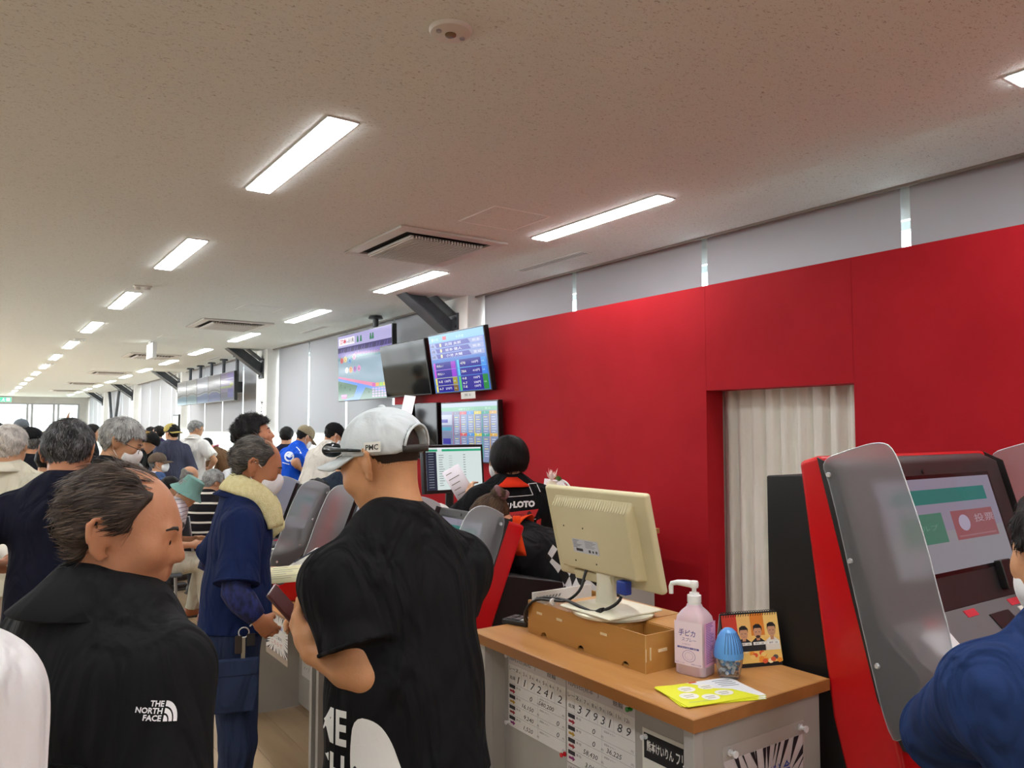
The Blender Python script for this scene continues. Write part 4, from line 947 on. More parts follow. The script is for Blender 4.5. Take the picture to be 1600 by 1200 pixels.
for i in range(5):
    y1 = 19.25-.945*i
    fn_ = [d_dim((106, 108, 112), (70, 110, 130), .02), d_dim((104, 106, 108), (80, 106, 118), -.02), d_dim((112, 118, 134), (48, 72, 120), .05), d_dim((106, 108, 114), (34, 44, 110), -.03), None][i]
    if i == 4:
        def fn_(p):
            p.rect(0, 0, 1, 1, (92, 80, 120)); p.rect(0, .0, 1, .3, (40, 34, 80), .5); p.rect(.55, .1, .95, .4, (44, 30, 130), 1); p.rect(0, .45, .8, .52, (110, 130, 70), 1); p.rect(.7, .5, .95, .62, (120, 130, 40), 1); p.rect(.5, .7, 1, .95, (86, 70, 150), .8); p.line((.3, .78), (.9, .78), .03, (160, 160, 180), 1)
    lab = ['hanging television furthest from the column, showing pale blue at its foot', 'hanging television second from the end of the row, grey picture', 'hanging television in the middle of the row of five', 'hanging television with a dark blue band at its foot', 'hanging television at the near end of the row, purple picture'][i]
    r, *_ = tv(lab, y1-.94, y1, 2.14, 2.68, 3.94, 3.95, fn_, .06, 'row of five hanging televisions', .75)
    yc = y1-.47
    MB().cyl((4.12, yc, 2.4), (4.12, yc, 3.0), .032, n=12).build('pole', STEEL, r); MB().cyl((4.12, yc, 2.97), (4.12, yc, 3.0), .085, .07, n=16).build('ceiling_flange', STEEL, r)
    MB().box(4.0, 4.2, yc-.12, yc+.12, 2.3, 2.5).build('bracket', plain((34, 35, 37), .5), r)
# paper label under the payout screen and hanging sheet
lb = empty('paper_label', (3.605, 5.85, 1.885), 0, 'small white paper label under the payout screen', 'label')
MB().obox((0, -.11, 0), (0, .24, 0), (-.005, 0, .06), (-.001, 0, 0)).build('paper', PAPER, lb)
p = Print((-.0012, .12, .006), (0, -.22, 0), (-.004, 0, .05), step=.0003); p.text('熊 0', .25, .3, .5, (90, 90, 90), 1, w=.45); p.build('writing', lb)
h0 = at(640, 622, 0, 3.60); hs = empty('hanging_sheet', (3.605, h0[1], 1.938), 0, 'white sheet hanging below the dark upper television', 'sheet')
MB().obox((0, -.12, .0), (.0, .24, .02), (-.03, .05, -.24), (.001, 0, .001)).build('paper', plain((225, 222, 228), .3), hs); MB().cyl((.0, .1, -.004), (.012, .1, .02), .004, n=6).build('clip', BLACKP, hs)
# staff monitor on its desk behind the kiosks
sdk = desk(2.15, 2.95, 3.75, 4.75, .95, 'staff work desk behind the kiosk row', .05)
sm = empty('staff_monitor', (2.38, 4.02, .95), 0, 'black monitor showing a green-headed web page in front of the standing clerk', 'monitor')
ea = np.array([.44, .04, 0]); eb = np.array([0, .03, .285]); o = np.array([-.2, 0, .29]); n_ = np.cross(ea, eb); n_ /= np.linalg.norm(n_)
MB().obox(o, ea, eb, -n_*.035).build('case', plain((16, 16, 18), .35), sm, bevel=.004)
p = Print(o+ea*.04+eb*.07+n_*.0005, ea*.92, eb*.87, lambda c: glow(c, .95), .0006)
p.rect(0, 0, 1, 1, (204, 216, 214)); p.rect(0, .91, .2, .96, (40, 150, 110), 1); p.rect(.28, .91, 1, .97, (46, 158, 118), 1); p.rect(0, 0, .18, .90, (40, 46, 62), 1); p.rect(.2, .96, 1, 1, (226, 230, 236), 1)
for k in range(14):
    p.line((.04, .85-.06*k), (.13, .85-.06*k), .012, (130, 138, 150), 2); p.line((.22, .82-.055*k), (.22+.06+.04*rg.random(), .82-.055*k), .014, (120, 126, 130), 2); p.line((.4, .80-.055*k), (.46, .80-.055*k), .012, (160, 168, 170), 2); p.line((.66, .82-.06*k), (.70, .82-.06*k), .016, (110, 116, 120), 2)
p.build('screen', sm)
MB().lathe([(.11, 0), (.11, .012), (.03, .016), (.025, .29)], c=(.0, .06, 0), n=20).build('stand', plain((20, 20, 22), .4), sm, smooth='auto')
# pale bag and small things on that desk
pb = MB(); pb.ell((0, 0, .12), (.12, .08, .13), 20, 12); o = pb.build('plastic_bag', noisy((196, 192, 186), (226, 222, 216), 14, .4, .8, 18, bdist=.03), None, smooth=True); o.location = (2.2, 3.92, .95); tag(o, 'crumpled pale plastic bag on the staff work desk', 'bag')
# back counter along the red wall with small items
bc = empty('back_counter', (2.95, 2.45, 0), 0, 'brown-topped back counter along the red wall', 'counter')
MB().box(0, .5, .95, 2.2, .99, 1.02).build('top', EDGE, bc, bevel=.003); MB().box(.03, .48, .98, 2.17, 0, .99).build('cabinet', CGREY, bc)
for k in range(2): MB().box(.012, .03, 1.0+.59*k, 1.57+.59*k, .05, .96).build('door', CGREY, bc, bevel=.003)
q = at(857, 805, 0, 3.05)
pc = empty('print_calendar', (3.10, q[1]+.06, 1.02), radians(-8), 'white calendar sheet with pink print on the back counter', 'calendar')
MB().obox((0, -.13, 0), (0, .26, 0), (.04, 0, .27), (.004, 0, 0)).build('board', plain((236, 226, 228), .6), pc)
p = Print((-.0005, .125, .005), (0, -.25, 0), (.038, 0, .255), step=.0005)
for k in range(8):
    for i in range(7): p.line((.08+.125*i, .1+.1*k), (.13+.125*i, .1+.1*k), .02, (226, 160, 170) if (i+k) % 3 else (200, 120, 130), 1)
p.ring(.2, .9, .07, .06, .3, (210, 160, 150)); p.build('print', pc)
q = at(857, 808, 0, 3.0); cu = empty('paper_cup', (3.0, q[1], 1.02), 0, 'white paper cup with a pink mark on the back counter', 'cup')
MB().lathe([(.03, 0), (.04, .10), (.042, .102), (.042, .106), (.038, .106), (.029, .004)], n=24).build('cup', plain((232, 226, 232), .5), cu, smooth='auto'); MB().ell((-.034, .0, .04), (.004, .018, .03), 10, 8).build('mark', plain((226, 150, 180), .5), cu)
o = MB().ell((0, 0, .025), (.06, .035, .028), 16, 10).build('pink_pouch', plain((190, 40, 80), .6), None, smooth=True); o.location = (2.98, 3.62, 1.02); tag(o, 'small dark pink pouch beside the paper cup', 'pouch')
# desk fan behind the beige monitor, with a pale flower tied to it
q = at(877, 778, 0, 2.9); fa = empty('desk_fan', (2.9, q[1], 1.02), 0, 'white round desk fan peeking over the beige monitor', 'fan')
fc = Vector((0, 0, q[2]-1.02)); WW = plain((236, 232, 232), .4)
fb_ = MB()
fb_.tube([fc+Vector((0, .105*cos(t), .105*sin(t))) for t in np.linspace(0, 2*pi, 33)[:-1]], .006, 8, closed=True)
for k in range(36):
    t = 2*pi*k/36; fb_.tube([fc+Vector((-.02, .02*cos(t), .02*sin(t))), fc+Vector((-.025, .06*cos(t), .06*sin(t))), fc+Vector((-.002, .103*cos(t), .103*sin(t)))], .0012, 5)
fb_.build('cage', WW, fa, smooth=True)
for k in range(3):
    t = 2*pi*k/3; MB().ell(fc+Vector((.005, .05*cos(t), .05*sin(t))), (.004, .036, .036), 12, 8).build('blade', plain((190, 196, 205), .3), fa, smooth=True)
MB().cyl(fc, fc+Vector((.07, 0, 0)), .032, .028, n=20).build('motor', WW, fa, smooth='auto'); MB().cyl((.05, 0, 0), (.05, 0, fc.z), .012, n=12).build('stem', WW, fa); MB().lathe([(.08, 0), (.08, .012), (.02, .022)], c=(.03, 0, 0), n=24).build('base', WW, fa, smooth='auto')
q = at(862, 752, 0, 2.86); fl = empty('paper_flower', (2.86, q[1], 1.02), 0, 'pale pink paper flower standing above the beige monitor', 'flower')
z0 = q[2]-1.02; PKP = plain((240, 214, 206), .6)
MB().cyl((0, 0, 0), (0, 0, z0), .004, n=8).build('stem', plain((90, 130, 70), .6), fl)
for k in range(6):
    a = 2*pi*k/6; d = Vector((cos(a), sin(a), 0)); w = Vector((-sin(a), cos(a), 0)); b = Vector((0, 0, z0)); op = .02+.012*(k % 2)*1.6
    MB().add([b, b+d*op*.6+w*.012+Vector((0, 0, .03)), b+d*op+Vector((0, 0, .06+.01*(k % 3))), b+d*op*.6-w*.012+Vector((0, 0, .03)), b+d*op*.35+Vector((0, 0, .03))], [(0, 1, 4), (1, 2, 4), (2, 3, 4), (3, 0, 4)]).build('petal', PKP, fl, smooth=True)
MB().lathe([(.03, z0-.03), (.034, z0-.02), (.02, z0), (.005, z0+.004)], n=16).build('calyx', plain((228, 214, 190), .6), fl, smooth='auto')
for k in range(7):
    a = -.9+.3*k; q2 = at(874, 749, 0, 2.84)
    b = Vector((q2[0]-2.86, q2[1]-fl.location.y, q2[2]-1.03)); d = Vector((-.2, sin(a), cos(a)*.6)).normalized()
    MB().add([b, b+d*.02+Vector((.008, 0, 0)), b+d*.04, b+d*.02-Vector((.008, 0, 0))], [(0, 1, 2, 3)]).build('leaf', plain((86, 130, 60), .6), fl)
# checkered flag hanging behind the beige monitor
FLAG, _nt, _b = new_mat('checker_cloth'); _ck = N(_nt, 'ShaderNodeTexChecker', Scale=22.0); _ck.inputs[1].default_value = rgba((224, 224, 226)); _ck.inputs[2].default_value = rgba((16, 16, 18)); _uv = N(_nt, 'ShaderNodeTexCoord'); _mp = N(_nt, 'ShaderNodeMapping'); _mp.inputs['Scale'].default_value = (0, 1, 1); _nt.links.new(_uv.outputs['Object'], _mp.inputs[0]); _nt.links.new(_mp.outputs[0], _ck.inputs['Vector']); _nt.links.new(_ck.outputs[0], _b.inputs['Base Color']); _b.inputs['Roughness'].default_value = .8
a0, a1 = at(880, 890, 0, 1.76), at(945, 935, 0, 1.76); f_ = MB(); vs = []
for j in range(13):
    for i in range(17): u, v = i/16, j/12; vs.append((.015*sin(u*9+v*2), -.16+.32*u, .15-.3*v-.04*sin(u*5)*v))
f_.add(vs, [(j*17+i, j*17+i+1, (j+1)*17+i+1, (j+1)*17+i) for j in range(12) for i in range(16)])
fg = empty('checkered_flag', (1.76, (a0[1]+a1[1])/2, 1.14), 0, 'black and white checkered flag draped behind the beige monitor', 'flag'); fo_ = f_.build('cloth', FLAG, fg, smooth=True); fo_.rotation_euler = (radians(38), 0, 0)
MB().cyl((.0, -.12, -1.14), (.0, -.1, .2), .008, n=10).build('pole', plain((210, 205, 195), .5), fg)
# brush-lettered strip on the second column
cs = empty('wall_strip', (COLX-.002, 13.7, 1.55), 0, 'narrow white strip with black brush strokes on a white column', 'strip')
MB().box(-.001, 0, -.14, .14, 0, .62).build('paper', plain((238, 238, 236), .7), cs)
p = Print((-.0012, .13, 0), (0, -.26, 0), (0, 0, .62), step=.0004); rg = random.Random(11)
for k in range(5):
    b = .85-.18*k
    for i in range(5): p.line((.2+.5*rg.random(), b-.08+.16*rg.random()), (.3+.5*rg.random(), b-.08+.16*rg.random()), .03, (40, 40, 44), 1)
p.build('strokes', cs)
# ------------------------------------------------------------------ people: smooth bodies and clothes from distance fields
class Field:
    """smooth union of rounded cones and ellipsoids, meshed by surface nets"""
    def __init__(s, h): s.h = h; s.p = []
    def cone(s, a, b, r0, r1=None, k=.03, flat=None, cut=None, sub=False):
        s.p.append(('c', np.array(a, float), np.array(b, float), r0, r0 if r1 is None else r1, k, flat, cut, sub)); return s
    def ell(s, c, r, M=None, k=.02, sub=False, post=None):
        s.p.append(('e', np.array(c, float), np.array(r, float), None if M is None else np.array(M, float), None, k, None, post, sub)); return s
    def mesh(s, planes=(), noise=None, fn=None):
        h = s.h; lo = np.full(3, 9.); hi = np.full(3, -9.)
        bb = []
        for q in s.p:
            if q[0] == 'c': r = max(q[3], q[4])*1.02; l = np.minimum(q[1], q[2])-r; u = np.maximum(q[1], q[2])+r
            else:
                r = q[2] if q[3] is None else np.full(3, q[2].max()); l = q[1]-r; u = q[1]+r
            bb.append((l, u))
            if not q[8]: lo = np.minimum(lo, l); hi = np.maximum(hi, u)
        pad = .02+2*h; lo -= pad; hi += pad
        n = np.ceil((hi-lo)/h).astype(int)+1
        F = np.full(n, .12, np.float32)
        ax = [(lo[i]+h*np.arange(n[i])).astype(np.float32) for i in range(3)]
        for q, (l, u) in zip(s.p, bb):
            k = q[5]; m = k+.045
            i0 = np.maximum(((l-m-lo)/h).astype(int), 0); i1 = np.minimum(((u+m-lo)/h).astype(int)+2, n)
            if (i1 <= i0).any(): continue
            X = ax[0][i0[0]:i1[0], None, None]; Y = ax[1][None, i0[1]:i1[1], None]; Z = ax[2][None, None, i0[2]:i1[2]]
            if q[0] == 'c':
                a, b, r0, r1 = q[1], q[2], q[3], q[4]; dx, dy, dz = X-a[0], Y-a[1], Z-a[2]
                if q[6] is not None:
                    nn, fl = q[6]; t = (dx*nn[0]+dy*nn[1]+dz*nn[2])*(1/fl-1); dx, dy, dz = dx+t*nn[0], dy+t*nn[1], dz+t*nn[2]
                ba = b-a; L2 = max(1e-9, float(ba@ba)); t = np.clip((dx*ba[0]+dy*ba[1]+dz*ba[2])/L2, 0, 1)
                d = np.sqrt((dx-t*ba[0])**2+(dy-t*ba[1])**2+(dz-t*ba[2])**2)-(r0+(r1-r0)*t)
                if q[7] is not None:
                    ua = ba/sqrt(L2); d = np.maximum(d, (X-b[0])*ua[0]+(Y-b[1])*ua[1]+(Z-b[2])*ua[2]-q[7])
            else:
                c, r, M = q[1], q[2], q[3]; dx, dy, dz = X-c[0], Y-c[1], Z-c[2]
                if M is not None: dx, dy, dz = [dx*M[j][0]+dy*M[j][1]+dz*M[j][2] for j in range(3)]
                d = (np.sqrt((dx/r[0])**2+(dy/r[1])**2+(dz/r[2])**2)-1)*float(r.min())
                if q[7] is not None: d = q[7](d, dx, dy, dz)
            V = F[i0[0]:i1[0], i0[1]:i1[1], i0[2]:i1[2]]; d = d.astype(np.float32)
            if q[8]:
                d = -d
                if k > 0: g = np.maximum(k-np.abs(V-d), 0)/k; V[...] = np.maximum(V, d)+g*g*k*.25
                else: V[...] = np.maximum(V, d)
            else:
                if k > 0: g = np.maximum(k-np.abs(V-d), 0)/k; V[...] = np.minimum(V, d)-g*g*k*.25
                else: V[...] = np.minimum(V, d)
        X = ax[0][:, None, None]; Y = ax[1][None, :, None]; Z = ax[2][None, None, :]
        if noise: F += noise(X, Y, Z).astype(np.float32)
        for (c, nn) in planes:
            F = np.maximum(F, ((X-c[0])*nn[0]+(Y-c[1])*nn[1]+(Z-c[2])*nn[2]).astype(np.float32))
        if fn: F = fn(F, X, Y, Z).astype(np.float32)
        return surfnet(F, lo, h)
def surfnet(F, lo, h):
    S = F < 0
    cnt = np.zeros(tuple(x-1 for x in F.shape), np.int8)
    offs = [(i, j, k) for i in (0, 1) for j in (0, 1) for k in (0, 1)]
    nx, ny, nz = F.shape
    for (i, j, k) in offs: cnt += S[i:nx-1+i, j:ny-1+j, k:nz-1+k]
    act = np.argwhere((cnt > 0) & (cnt < 8)); m = len(act)
    ids = np.full(cnt.shape, -1, np.int32); ids[act[:, 0], act[:, 1], act[:, 2]] = np.arange(m)
    val = np.stack([F[act[:, 0]+i, act[:, 1]+j, act[:, 2]+k] for (i, j, k) in offs], 1)
    acc = np.zeros((m, 3), np.float32); num = np.zeros(m, np.float32)
    for a in range(8):
        for b in range(a+1, 8):
            oa, ob = np.array(offs[a]), np.array(offs[b])
            if np.abs(oa-ob).sum() != 1: continue
            va, vb = val[:, a], val[:, b]; c = (va < 0) != (vb < 0)
            t = np.where(c, va/np.where(c, va-vb, 1), 0)[:, None]
            acc += np.where(c[:, None], oa+(ob-oa)*t, 0); num += c
    V = lo+(act+acc/num[:, None])*h
    Q = []
    for axn in range(3):
        sl0 = [slice(None)]*3; sl1 = [slice(None)]*3; sl0[axn] = slice(0, -1); sl1[axn] = slice(1, None)
        s0, s1 = S[tuple(sl0)], S[tuple(sl1)]; e = np.argwhere(s0 != s1)
        u, v = (axn+1) % 3, (axn+2) % 3
        ok = (e[:, u] > 0) & (e[:, v] > 0) & (e[:, u] < F.shape[u]-1) & (e[:, v] < F.shape[v]-1); e = e[ok]
        inside = s0[e[:, 0], e[:, 1], e[:, 2]]
        def cell(du, dv):
            c = e.copy(); c[:, u] -= du; c[:, v] -= dv; return ids[c[:, 0], c[:, 1], c[:, 2]]
        q = np.stack([cell(1, 1), cell(0, 1), cell(0, 0), cell(1, 0)], 1)
        q[~inside] = q[~inside][:, ::-1]; Q.append(q)
    return V.astype(np.float32), np.concatenate(Q)
def relax(V, Q, it=1, lam=.5):
    """light smoothing of a surface-net mesh"""
    E = np.concatenate([Q[:, [0, 1]], Q[:, [1, 2]], Q[:, [2, 3]], Q[:, [3, 0]]]); n = len(V)
    for _ in range(it):
        A = np.zeros((n, 3)); c = np.zeros(n)
        for a, b in ((0, 1), (1, 0)):
            for j in range(3): A[:, j] += np.bincount(E[:, a], V[E[:, b], j], n)
            c += np.bincount(E[:, a], minlength=n)
        V = V*(1-lam)+lam*A/np.maximum(c, 1)[:, None]
    return V
def folds(seed, amp, f0=9, f1=26):
    rg = np.random.default_rng(seed); D = rg.normal(size=(6, 3)); D[:, 2] *= .55; D /= np.linalg.norm(D, axis=1)[:, None]; fr = rg.uniform(f0, f1, 6); ph = rg.uniform(0, 6.28, 6)
    def f(X, Y, Z):
        w = np.sin(X*7+Y*5+Z*6+ph[0])*.5
        t = 0
        for i in range(6): t = t+np.sin((X*D[i, 0]+Y*D[i, 1]+Z*D[i, 2])*fr[i]+ph[i]+w*(1+i*.4))
        return t*amp/3
    return f
def R3(yaw, pitch, roll=0):
    """columns right, forward, up of a frame turned right by yaw and bowed by pitch (degrees)"""
    y, p, r = radians(yaw), radians(pitch), radians(roll)
    fw = np.array([sin(y)*cos(p), cos(y)*cos(p), -sin(p)]); rt = np.array([cos(y), -sin(y), 0.]); up = np.cross(rt, fw)
    rt, up = rt*cos(r)+up*sin(r), up*cos(r)-rt*sin(r)
    return np.stack([rt, fw, up], 1)
def unit(v): v = np.array(v, float); return v/max(1e-9, np.linalg.norm(v))
def ik(S, T, l1, l2, hint):
    S, T = np.array(S, float), np.array(T, float); d = T-S; L = np.linalg.norm(d); m = (l1+l2)*.995
    if L > m: T = S+d/L*m; d = T-S; L = m
    L = max(L, abs(l1-l2)+.02)
    a = (l1*l1-l2*l2+L*L)/(2*L); hh = sqrt(max(0, l1*l1-a*a)); u = d/np.linalg.norm(d); hv = np.array(hint, float); hv = hv-u*(hv@u); hv = unit(hv)
    return S+u*a+hv*hh, T
HAIRLINE_T = ([-.12, -.085, -.045, -.02, .012, .028, .034, .06], [-.078, -.075, -.062, .018, .012, .010, .05, .10])
HAIRLINE_B = ([-.12, -.085, -.045, -.02, .012, .034, .04, .05, .11], [-.05, -.045, -.03, .018, .012, .008, .04, .058, .064])
HAIRLINE = ([-.12, -.085, -.045, -.02, .012, .034, .04, .05, .11], [-.078, -.075, -.062, .018, .012, .008, .04, .058, .064])
_cr_c, _cr_r = (0, -.012, .03), (.078, .098, .089)
def ellf(x, y, z, c, r): return (np.sqrt(((x-c[0])/r[0])**2+((y-c[1])/r[1])**2+((z-c[2])/r[2])**2)-1)*min(r)
def hair_field(style, t, seed=0):
    """head-space hair solid; returns f(x, y, z)"""
    rg = np.random.default_rng(seed); ph = rg.uniform(0, 6, 6)
    def bump(x, y, z, a, f): return a*(np.sin(x*f+ph[0]+z*f*.4)*np.sin(y*f*1.1+ph[1])+np.sin(z*f*.9+ph[2]+x*f*.5)*.7)
    def f(x, y, z):
        hl = np.interp(y, *(HAIRLINE_T if style in ('thin', 'ring') else HAIRLINE_B if style == 'buzz' else HAIRLINE))
        if style in ('short', 'curly', 'thin', 'buzz'):
            tt = t
            d = ellf(x, y, z, (0, -.014, .032), (.078+tt, .099+tt, .089+tt*1.05))
            # nape and temples hug the skull
            d = np.minimum(d, ellf(x, y, z, (0, -.036, -.018), (.060+tt*.5, .052+tt*.6, .062))) if style != 'buzz' else d
            if style == 'curly': d = d+bump(x, y, z, .006, 95)
            elif style != 'buzz': d = d+bump(x, y, z, .0028, 120)
            d = np.maximum(d, (hl-z)*.8+np.abs(x)*0)
            if style == 'thin':   # bare crown and high forehead
                d = np.maximum(d, -ellf(x, y, z, (0, .055, .115), (.056, .095, .068)))
            return d
        if style == 'crown':
            return np.maximum(ellf(x, y, z, (0, -.013, .031), (.0782+t*.3, .0984+t*.3, .0893+t*.3)), np.maximum(.05-z, y-.055))
        if style == 'ring':
            d = ellf(x, y, z, (0, -.014, .03), (.078+t, .099+t, .088+t)); d = np.maximum(d, (hl-z)*.8); d = np.minimum(d, np.maximum(ellf(x, y, z, (0, -.045, -.03), (.066+t*.6, .056+t, .07)), (hl-.008-z)))
            return np.maximum(d+bump(x, y, z, .002, 110), z-(.055+.25*np.maximum(0, -y-.04)))
        if style == 'bob':
            d = ellf(x, y, z, (0, -.018, .012), (.102, .118, .122)); d = np.maximum(d, -.078-z-.12*np.minimum(0, y+.02))
            face = np.maximum(np.maximum(np.abs(x)-(.064), .045-y), z-.055); d = np.maximum(d, -face)
            return d+bump(x, y, z, .0012, 90)
        if style == 'bun':
            d = ellf(x, y, z, (0, -.014, .03), (.085, .106, .096)); d = np.maximum(d, (hl-.01-z)*.8)
            d = np.minimum(d, ellf(x, y, z, (.0, -.12, .055), (.042, .034, .04)))
            return d+bump(x, y, z, .002, 100)
    return f
def add_head(F, hc, H, k, detail=True, beard=0):
    """skull, face and ears around head centre hc with frame H, size k"""
    W_ = lambda x, y, z: hc+H@(np.array([x, y, z])*k)
    M = H.T
    F.ell(W_(*_cr_c), np.array(_cr_r)*k, M, .02)
    F.cone(W_(0, .030, -.01), W_(0, .050, -.085), .060*k, .030*k, .04)
    F.ell(W_(0, .04, -.035), np.array((.062, .055, .075))*k, M, .02)
    for s in (-1, 1): F.cone(W_(s*.045, .02, -.05), W_(s*.022, .058, -.09), .024*k, .018*k, .025)
    if detail:
        for s in (-1, 1): F.ell(W_(s*.033, .098, .004), np.array((.02, .014, .013))*k, M, .012, sub=True)
        F.cone(W_(-.036, .080, .022), W_(.036, .080, .022), .011*k, .011*k, .014)
        for s in (-1, 1): F.ell(W_(s*.032, .078, .002), np.array((.0125,)*3)*k, M, .004)
        F.cone(W_(0, .090, .012), W_(0, .107, -.026), .0075*k, .0115*k, .010)
        for s in (-1, 1): F.ell(W_(s*.012, .098, -.030), np.array((.008,)*3)*k, M, .006)
        F.cone(W_(-.018, .088, -.058), W_(.018, .088, -.058), .008*k, .008*k, .008); F.cone(W_(-.014, .087, -.068), W_(.014, .087, -.068), .0085*k, .0085*k, .006)
        for s in (-1, 1): F.ell(W_(s*.048, .062, -.02), np.array((.02, .022, .02))*k, M, .025)
    for s in (-1, 1):
        e = np.array([[1, 0, 0], [0, .96, .28], [0, -.28, .96]])
        Me = e@M
        if not detail: F.ell(W_(s*.082, -.012, -.004), np.array((.009, .017, .030))*k, Me, .006)
        else:
            F.ell(W_(s*.0845, -.013, -.001), np.array((.0055, .019, .030))*k, R3(-s*30, 0).T@Me, .004)
            ep = [(.003, -.030), (-.006, -.037), (-.015, -.024), (-.027, .0), (-.031, .020), (-.022, .034), (-.008, .035), (.004, .025), (.005, .012)]
            for (y0, z0), (y1, z1) in zip(ep[:-1], ep[1:]):
                xo = lambda y: .080+.62*max(0, -.002-y)
                F.cone(W_(s*xo(y0), y0-.004, z0-.002), W_(s*xo(y1), y1-.004, z1-.002), .0052*k, .0052*k, .004)
def add_hand(F, wr, e1, e2, thumb, k, curl=.5, det=True, spread=.1):
    """palm and five fingers; e1 finger direction, e2 palm normal, thumb +1/-1 along e1 x e2"""
    e1 = unit(e1); e2 = unit(np.array(e2)-e1*(np.array(e2)@e1)); e3 = np.cross(e1, e2)*thumb
    P = lambda a, b, c: wr+(e1*a+e2*b+e3*c)*k
    F.cone(P(.0, 0, 0), P(.03, 0, .0), .026*k, .03*k, .015, flat=(e2, .7))
    for c in (-.026, -.009, .009, .026): F.cone(P(.02, 0, c*.7), P(.082, 0, c), .014*k, .0115*k, .012)
    Ls = [(-.028, .030, .020, .017), (-.0095, .040, .026, .02), (.0095, .044, .029, .022), (.0275, .039, .025, .02)]
    for i, (c, a, b, d) in enumerate(Ls):
        p = P(.085 if 0 < i < 3 else .079, 0, c); ang = curl*.6; rr = .0088*k if i else .0076*k
        for L_ in (a, b, d):
            q = p+(e1*cos(ang)+e2*sin(ang)+e3*spread*(c/.028)*.3)*L_*k
            F.cone(p, q, rr, rr*.93, .004); p = q; ang += curl*.75; rr *= .93
    t0 = P(.022, .006, .024); t1 = P(.052, .018+.02*curl, .048-.012*curl); t2 = P(.082, .022+.035*curl, .052-.026*curl)
    F.cone(t0, t1, .0155*k, .0115*k, .01); F.cone(t1, t2, .0105*k, .0085*k, .004)
    return P(.09, .02, 0)
def tube_part(name, pts, r, mat, parent, n=6): return MB().tube(pts, r, n).build(name, mat, parent, smooth=True)
EYE_W = plain((225, 222, 215), .15); EYE_D = plain((28, 18, 14), .1)
_pn = [0]
def person(px, d, rel, label, Ht=1.70, lean=0, head=(0, 10), headroll=0, seated=False, arms=None, shirt=None, pants=(60, 60, 66), shoes=(40, 34, 30), skin_c=(196, 146, 112), hair=None, hat=None, mask=None, glasses=None, h=.012, fat=1.0, collar=None, root=None, strands=0, fine=False, group=None, twist=0, shrug=0, legs=None, az=None, neck=0.0):
    _pn[0] += 1; seed = _pn[0]*13
    if hair and not strands: strands = 1800 if h < .01 else 700
    X0, Y0 = root if root else ground(px, d)
    az = PSI+radians(rel) if az is None else az
    r = empty('person', (X0, Y0, 0), -az, label, 'person', group)
    k = (Ht-(.02 if (hair or hat) else 0))/1.72; sk = skin(skin_c)
    pz = .50*k+.03 if seated else .93*k
    P0 = np.array([0, 0, pz])
    # spine
    def step(p, L_, a): return p+np.array([0, sin(radians(a)), cos(radians(a))])*L_*k
    waist = step(P0, .14, lean*.5); chest = step(waist, .22, lean*.85); nb = step(chest, .17, lean)
    ua = radians(lean); up = np.array([0, sin(ua), cos(ua)]); fw = np.array([0, cos(ua), -sin(ua)]); tw = radians(twist)
    rt = np.array([cos(tw), -sin(tw)*cos(ua), sin(tw)*sin(ua)])
    fwt = np.cross(up, rt)
    nt = step(nb, .075+neck, lean*.75+max(0, head[1])*.35)
    H = R3(head[0], head[1], headroll); hc = nt+H[:, 2]*.062*k+H[:, 1]*.012*k
    shl = {s: nb-up*.092*k+rt*(.175*k*s)+up*shrug for s in (-1, 1)}
    # arms
    arms = arms or {}; A = {}
    for s, key in ((1, 'R'), (-1, 'L')):
        a = dict(arms.get(key, {})); l1, l2 = .285*k, .25*k
        T = a.get('to'); T = (shl[s]+np.array([s*.07, .05, -.50])*k if T is None else np.array(T, float))
        el, wr = ik(shl[s], T, l1, l2, a.get('hint', (s*.5, -.8, -.25)))
        if 'el' in a: el, wr = np.array(a['el'], float), T
        A[s] = (el, wr, a)
    det = h <= .0085
    # ---- body: one continuous skin
    F = Field(h)
    add_head(F, hc, H, k, det)
    F.cone(hc+H@(np.array([0, -.022, -.05])*k), nb-fw*.012*k, .053*k, .058*k, .03)
    F.cone(nb-up*.03*k, chest, .09*k, .13*k, .04, flat=(fwt, .7)); F.cone(chest, waist, .135*k*fat, .125*k*fat, .05, flat=(fwt, .72)); F.cone(waist, P0, .125*k*fat, .13*k, .05, flat=(fwt, .72))
    for s in (-1, 1):
        el, wr, a = A[s]
        F.cone(nb-up*.02*k, shl[s], .045*k, .05*k, .04); F.cone(shl[s], el, .052*k, .038*k, .03)
        e1 = unit(wr-el); mid = el+(wr-el)*.3
        F.cone(el, mid, .038*k, .04*k, .02); F.cone(mid, wr, .04*k, .026*k, .02)
        if not a.get('hide'):
            hd = unit(a.get('dir', e1)); pn = a.get('palm', (-s*.9, .1, -.3))
            add_hand(F, wr+e1*.012, hd, pn, a.get('thumb', 1 if s > 0 else -1)*(1), k*(1 if det else 1.04), a.get('curl', .5), det)
    V, Q = F.mesh(); V = relax(V, Q, 1, .4)
    raw_mesh('body', V, Q, sk, r)
    W_ = lambda x, y, z: hc+H@(np.array([x, y, z])*k)
    if det:
        for s in (-1, 1):
            MB().ell(W_(s*.032, .083, .002), (.0095*k,)*3, 12, 8).build('eye', EYE_D, r, smooth=True)
            if hair: MB().tube([W_(s*.014, .0945, .024), W_(s*.024, .0945, .029), W_(s*.036, .0915, .030), W_(s*.050, .083, .026)], .003*k, 6, rs=[.0025, .0034, .003, .0015]).build('eyebrow', plain(hair[1], .8), r, smooth=True)
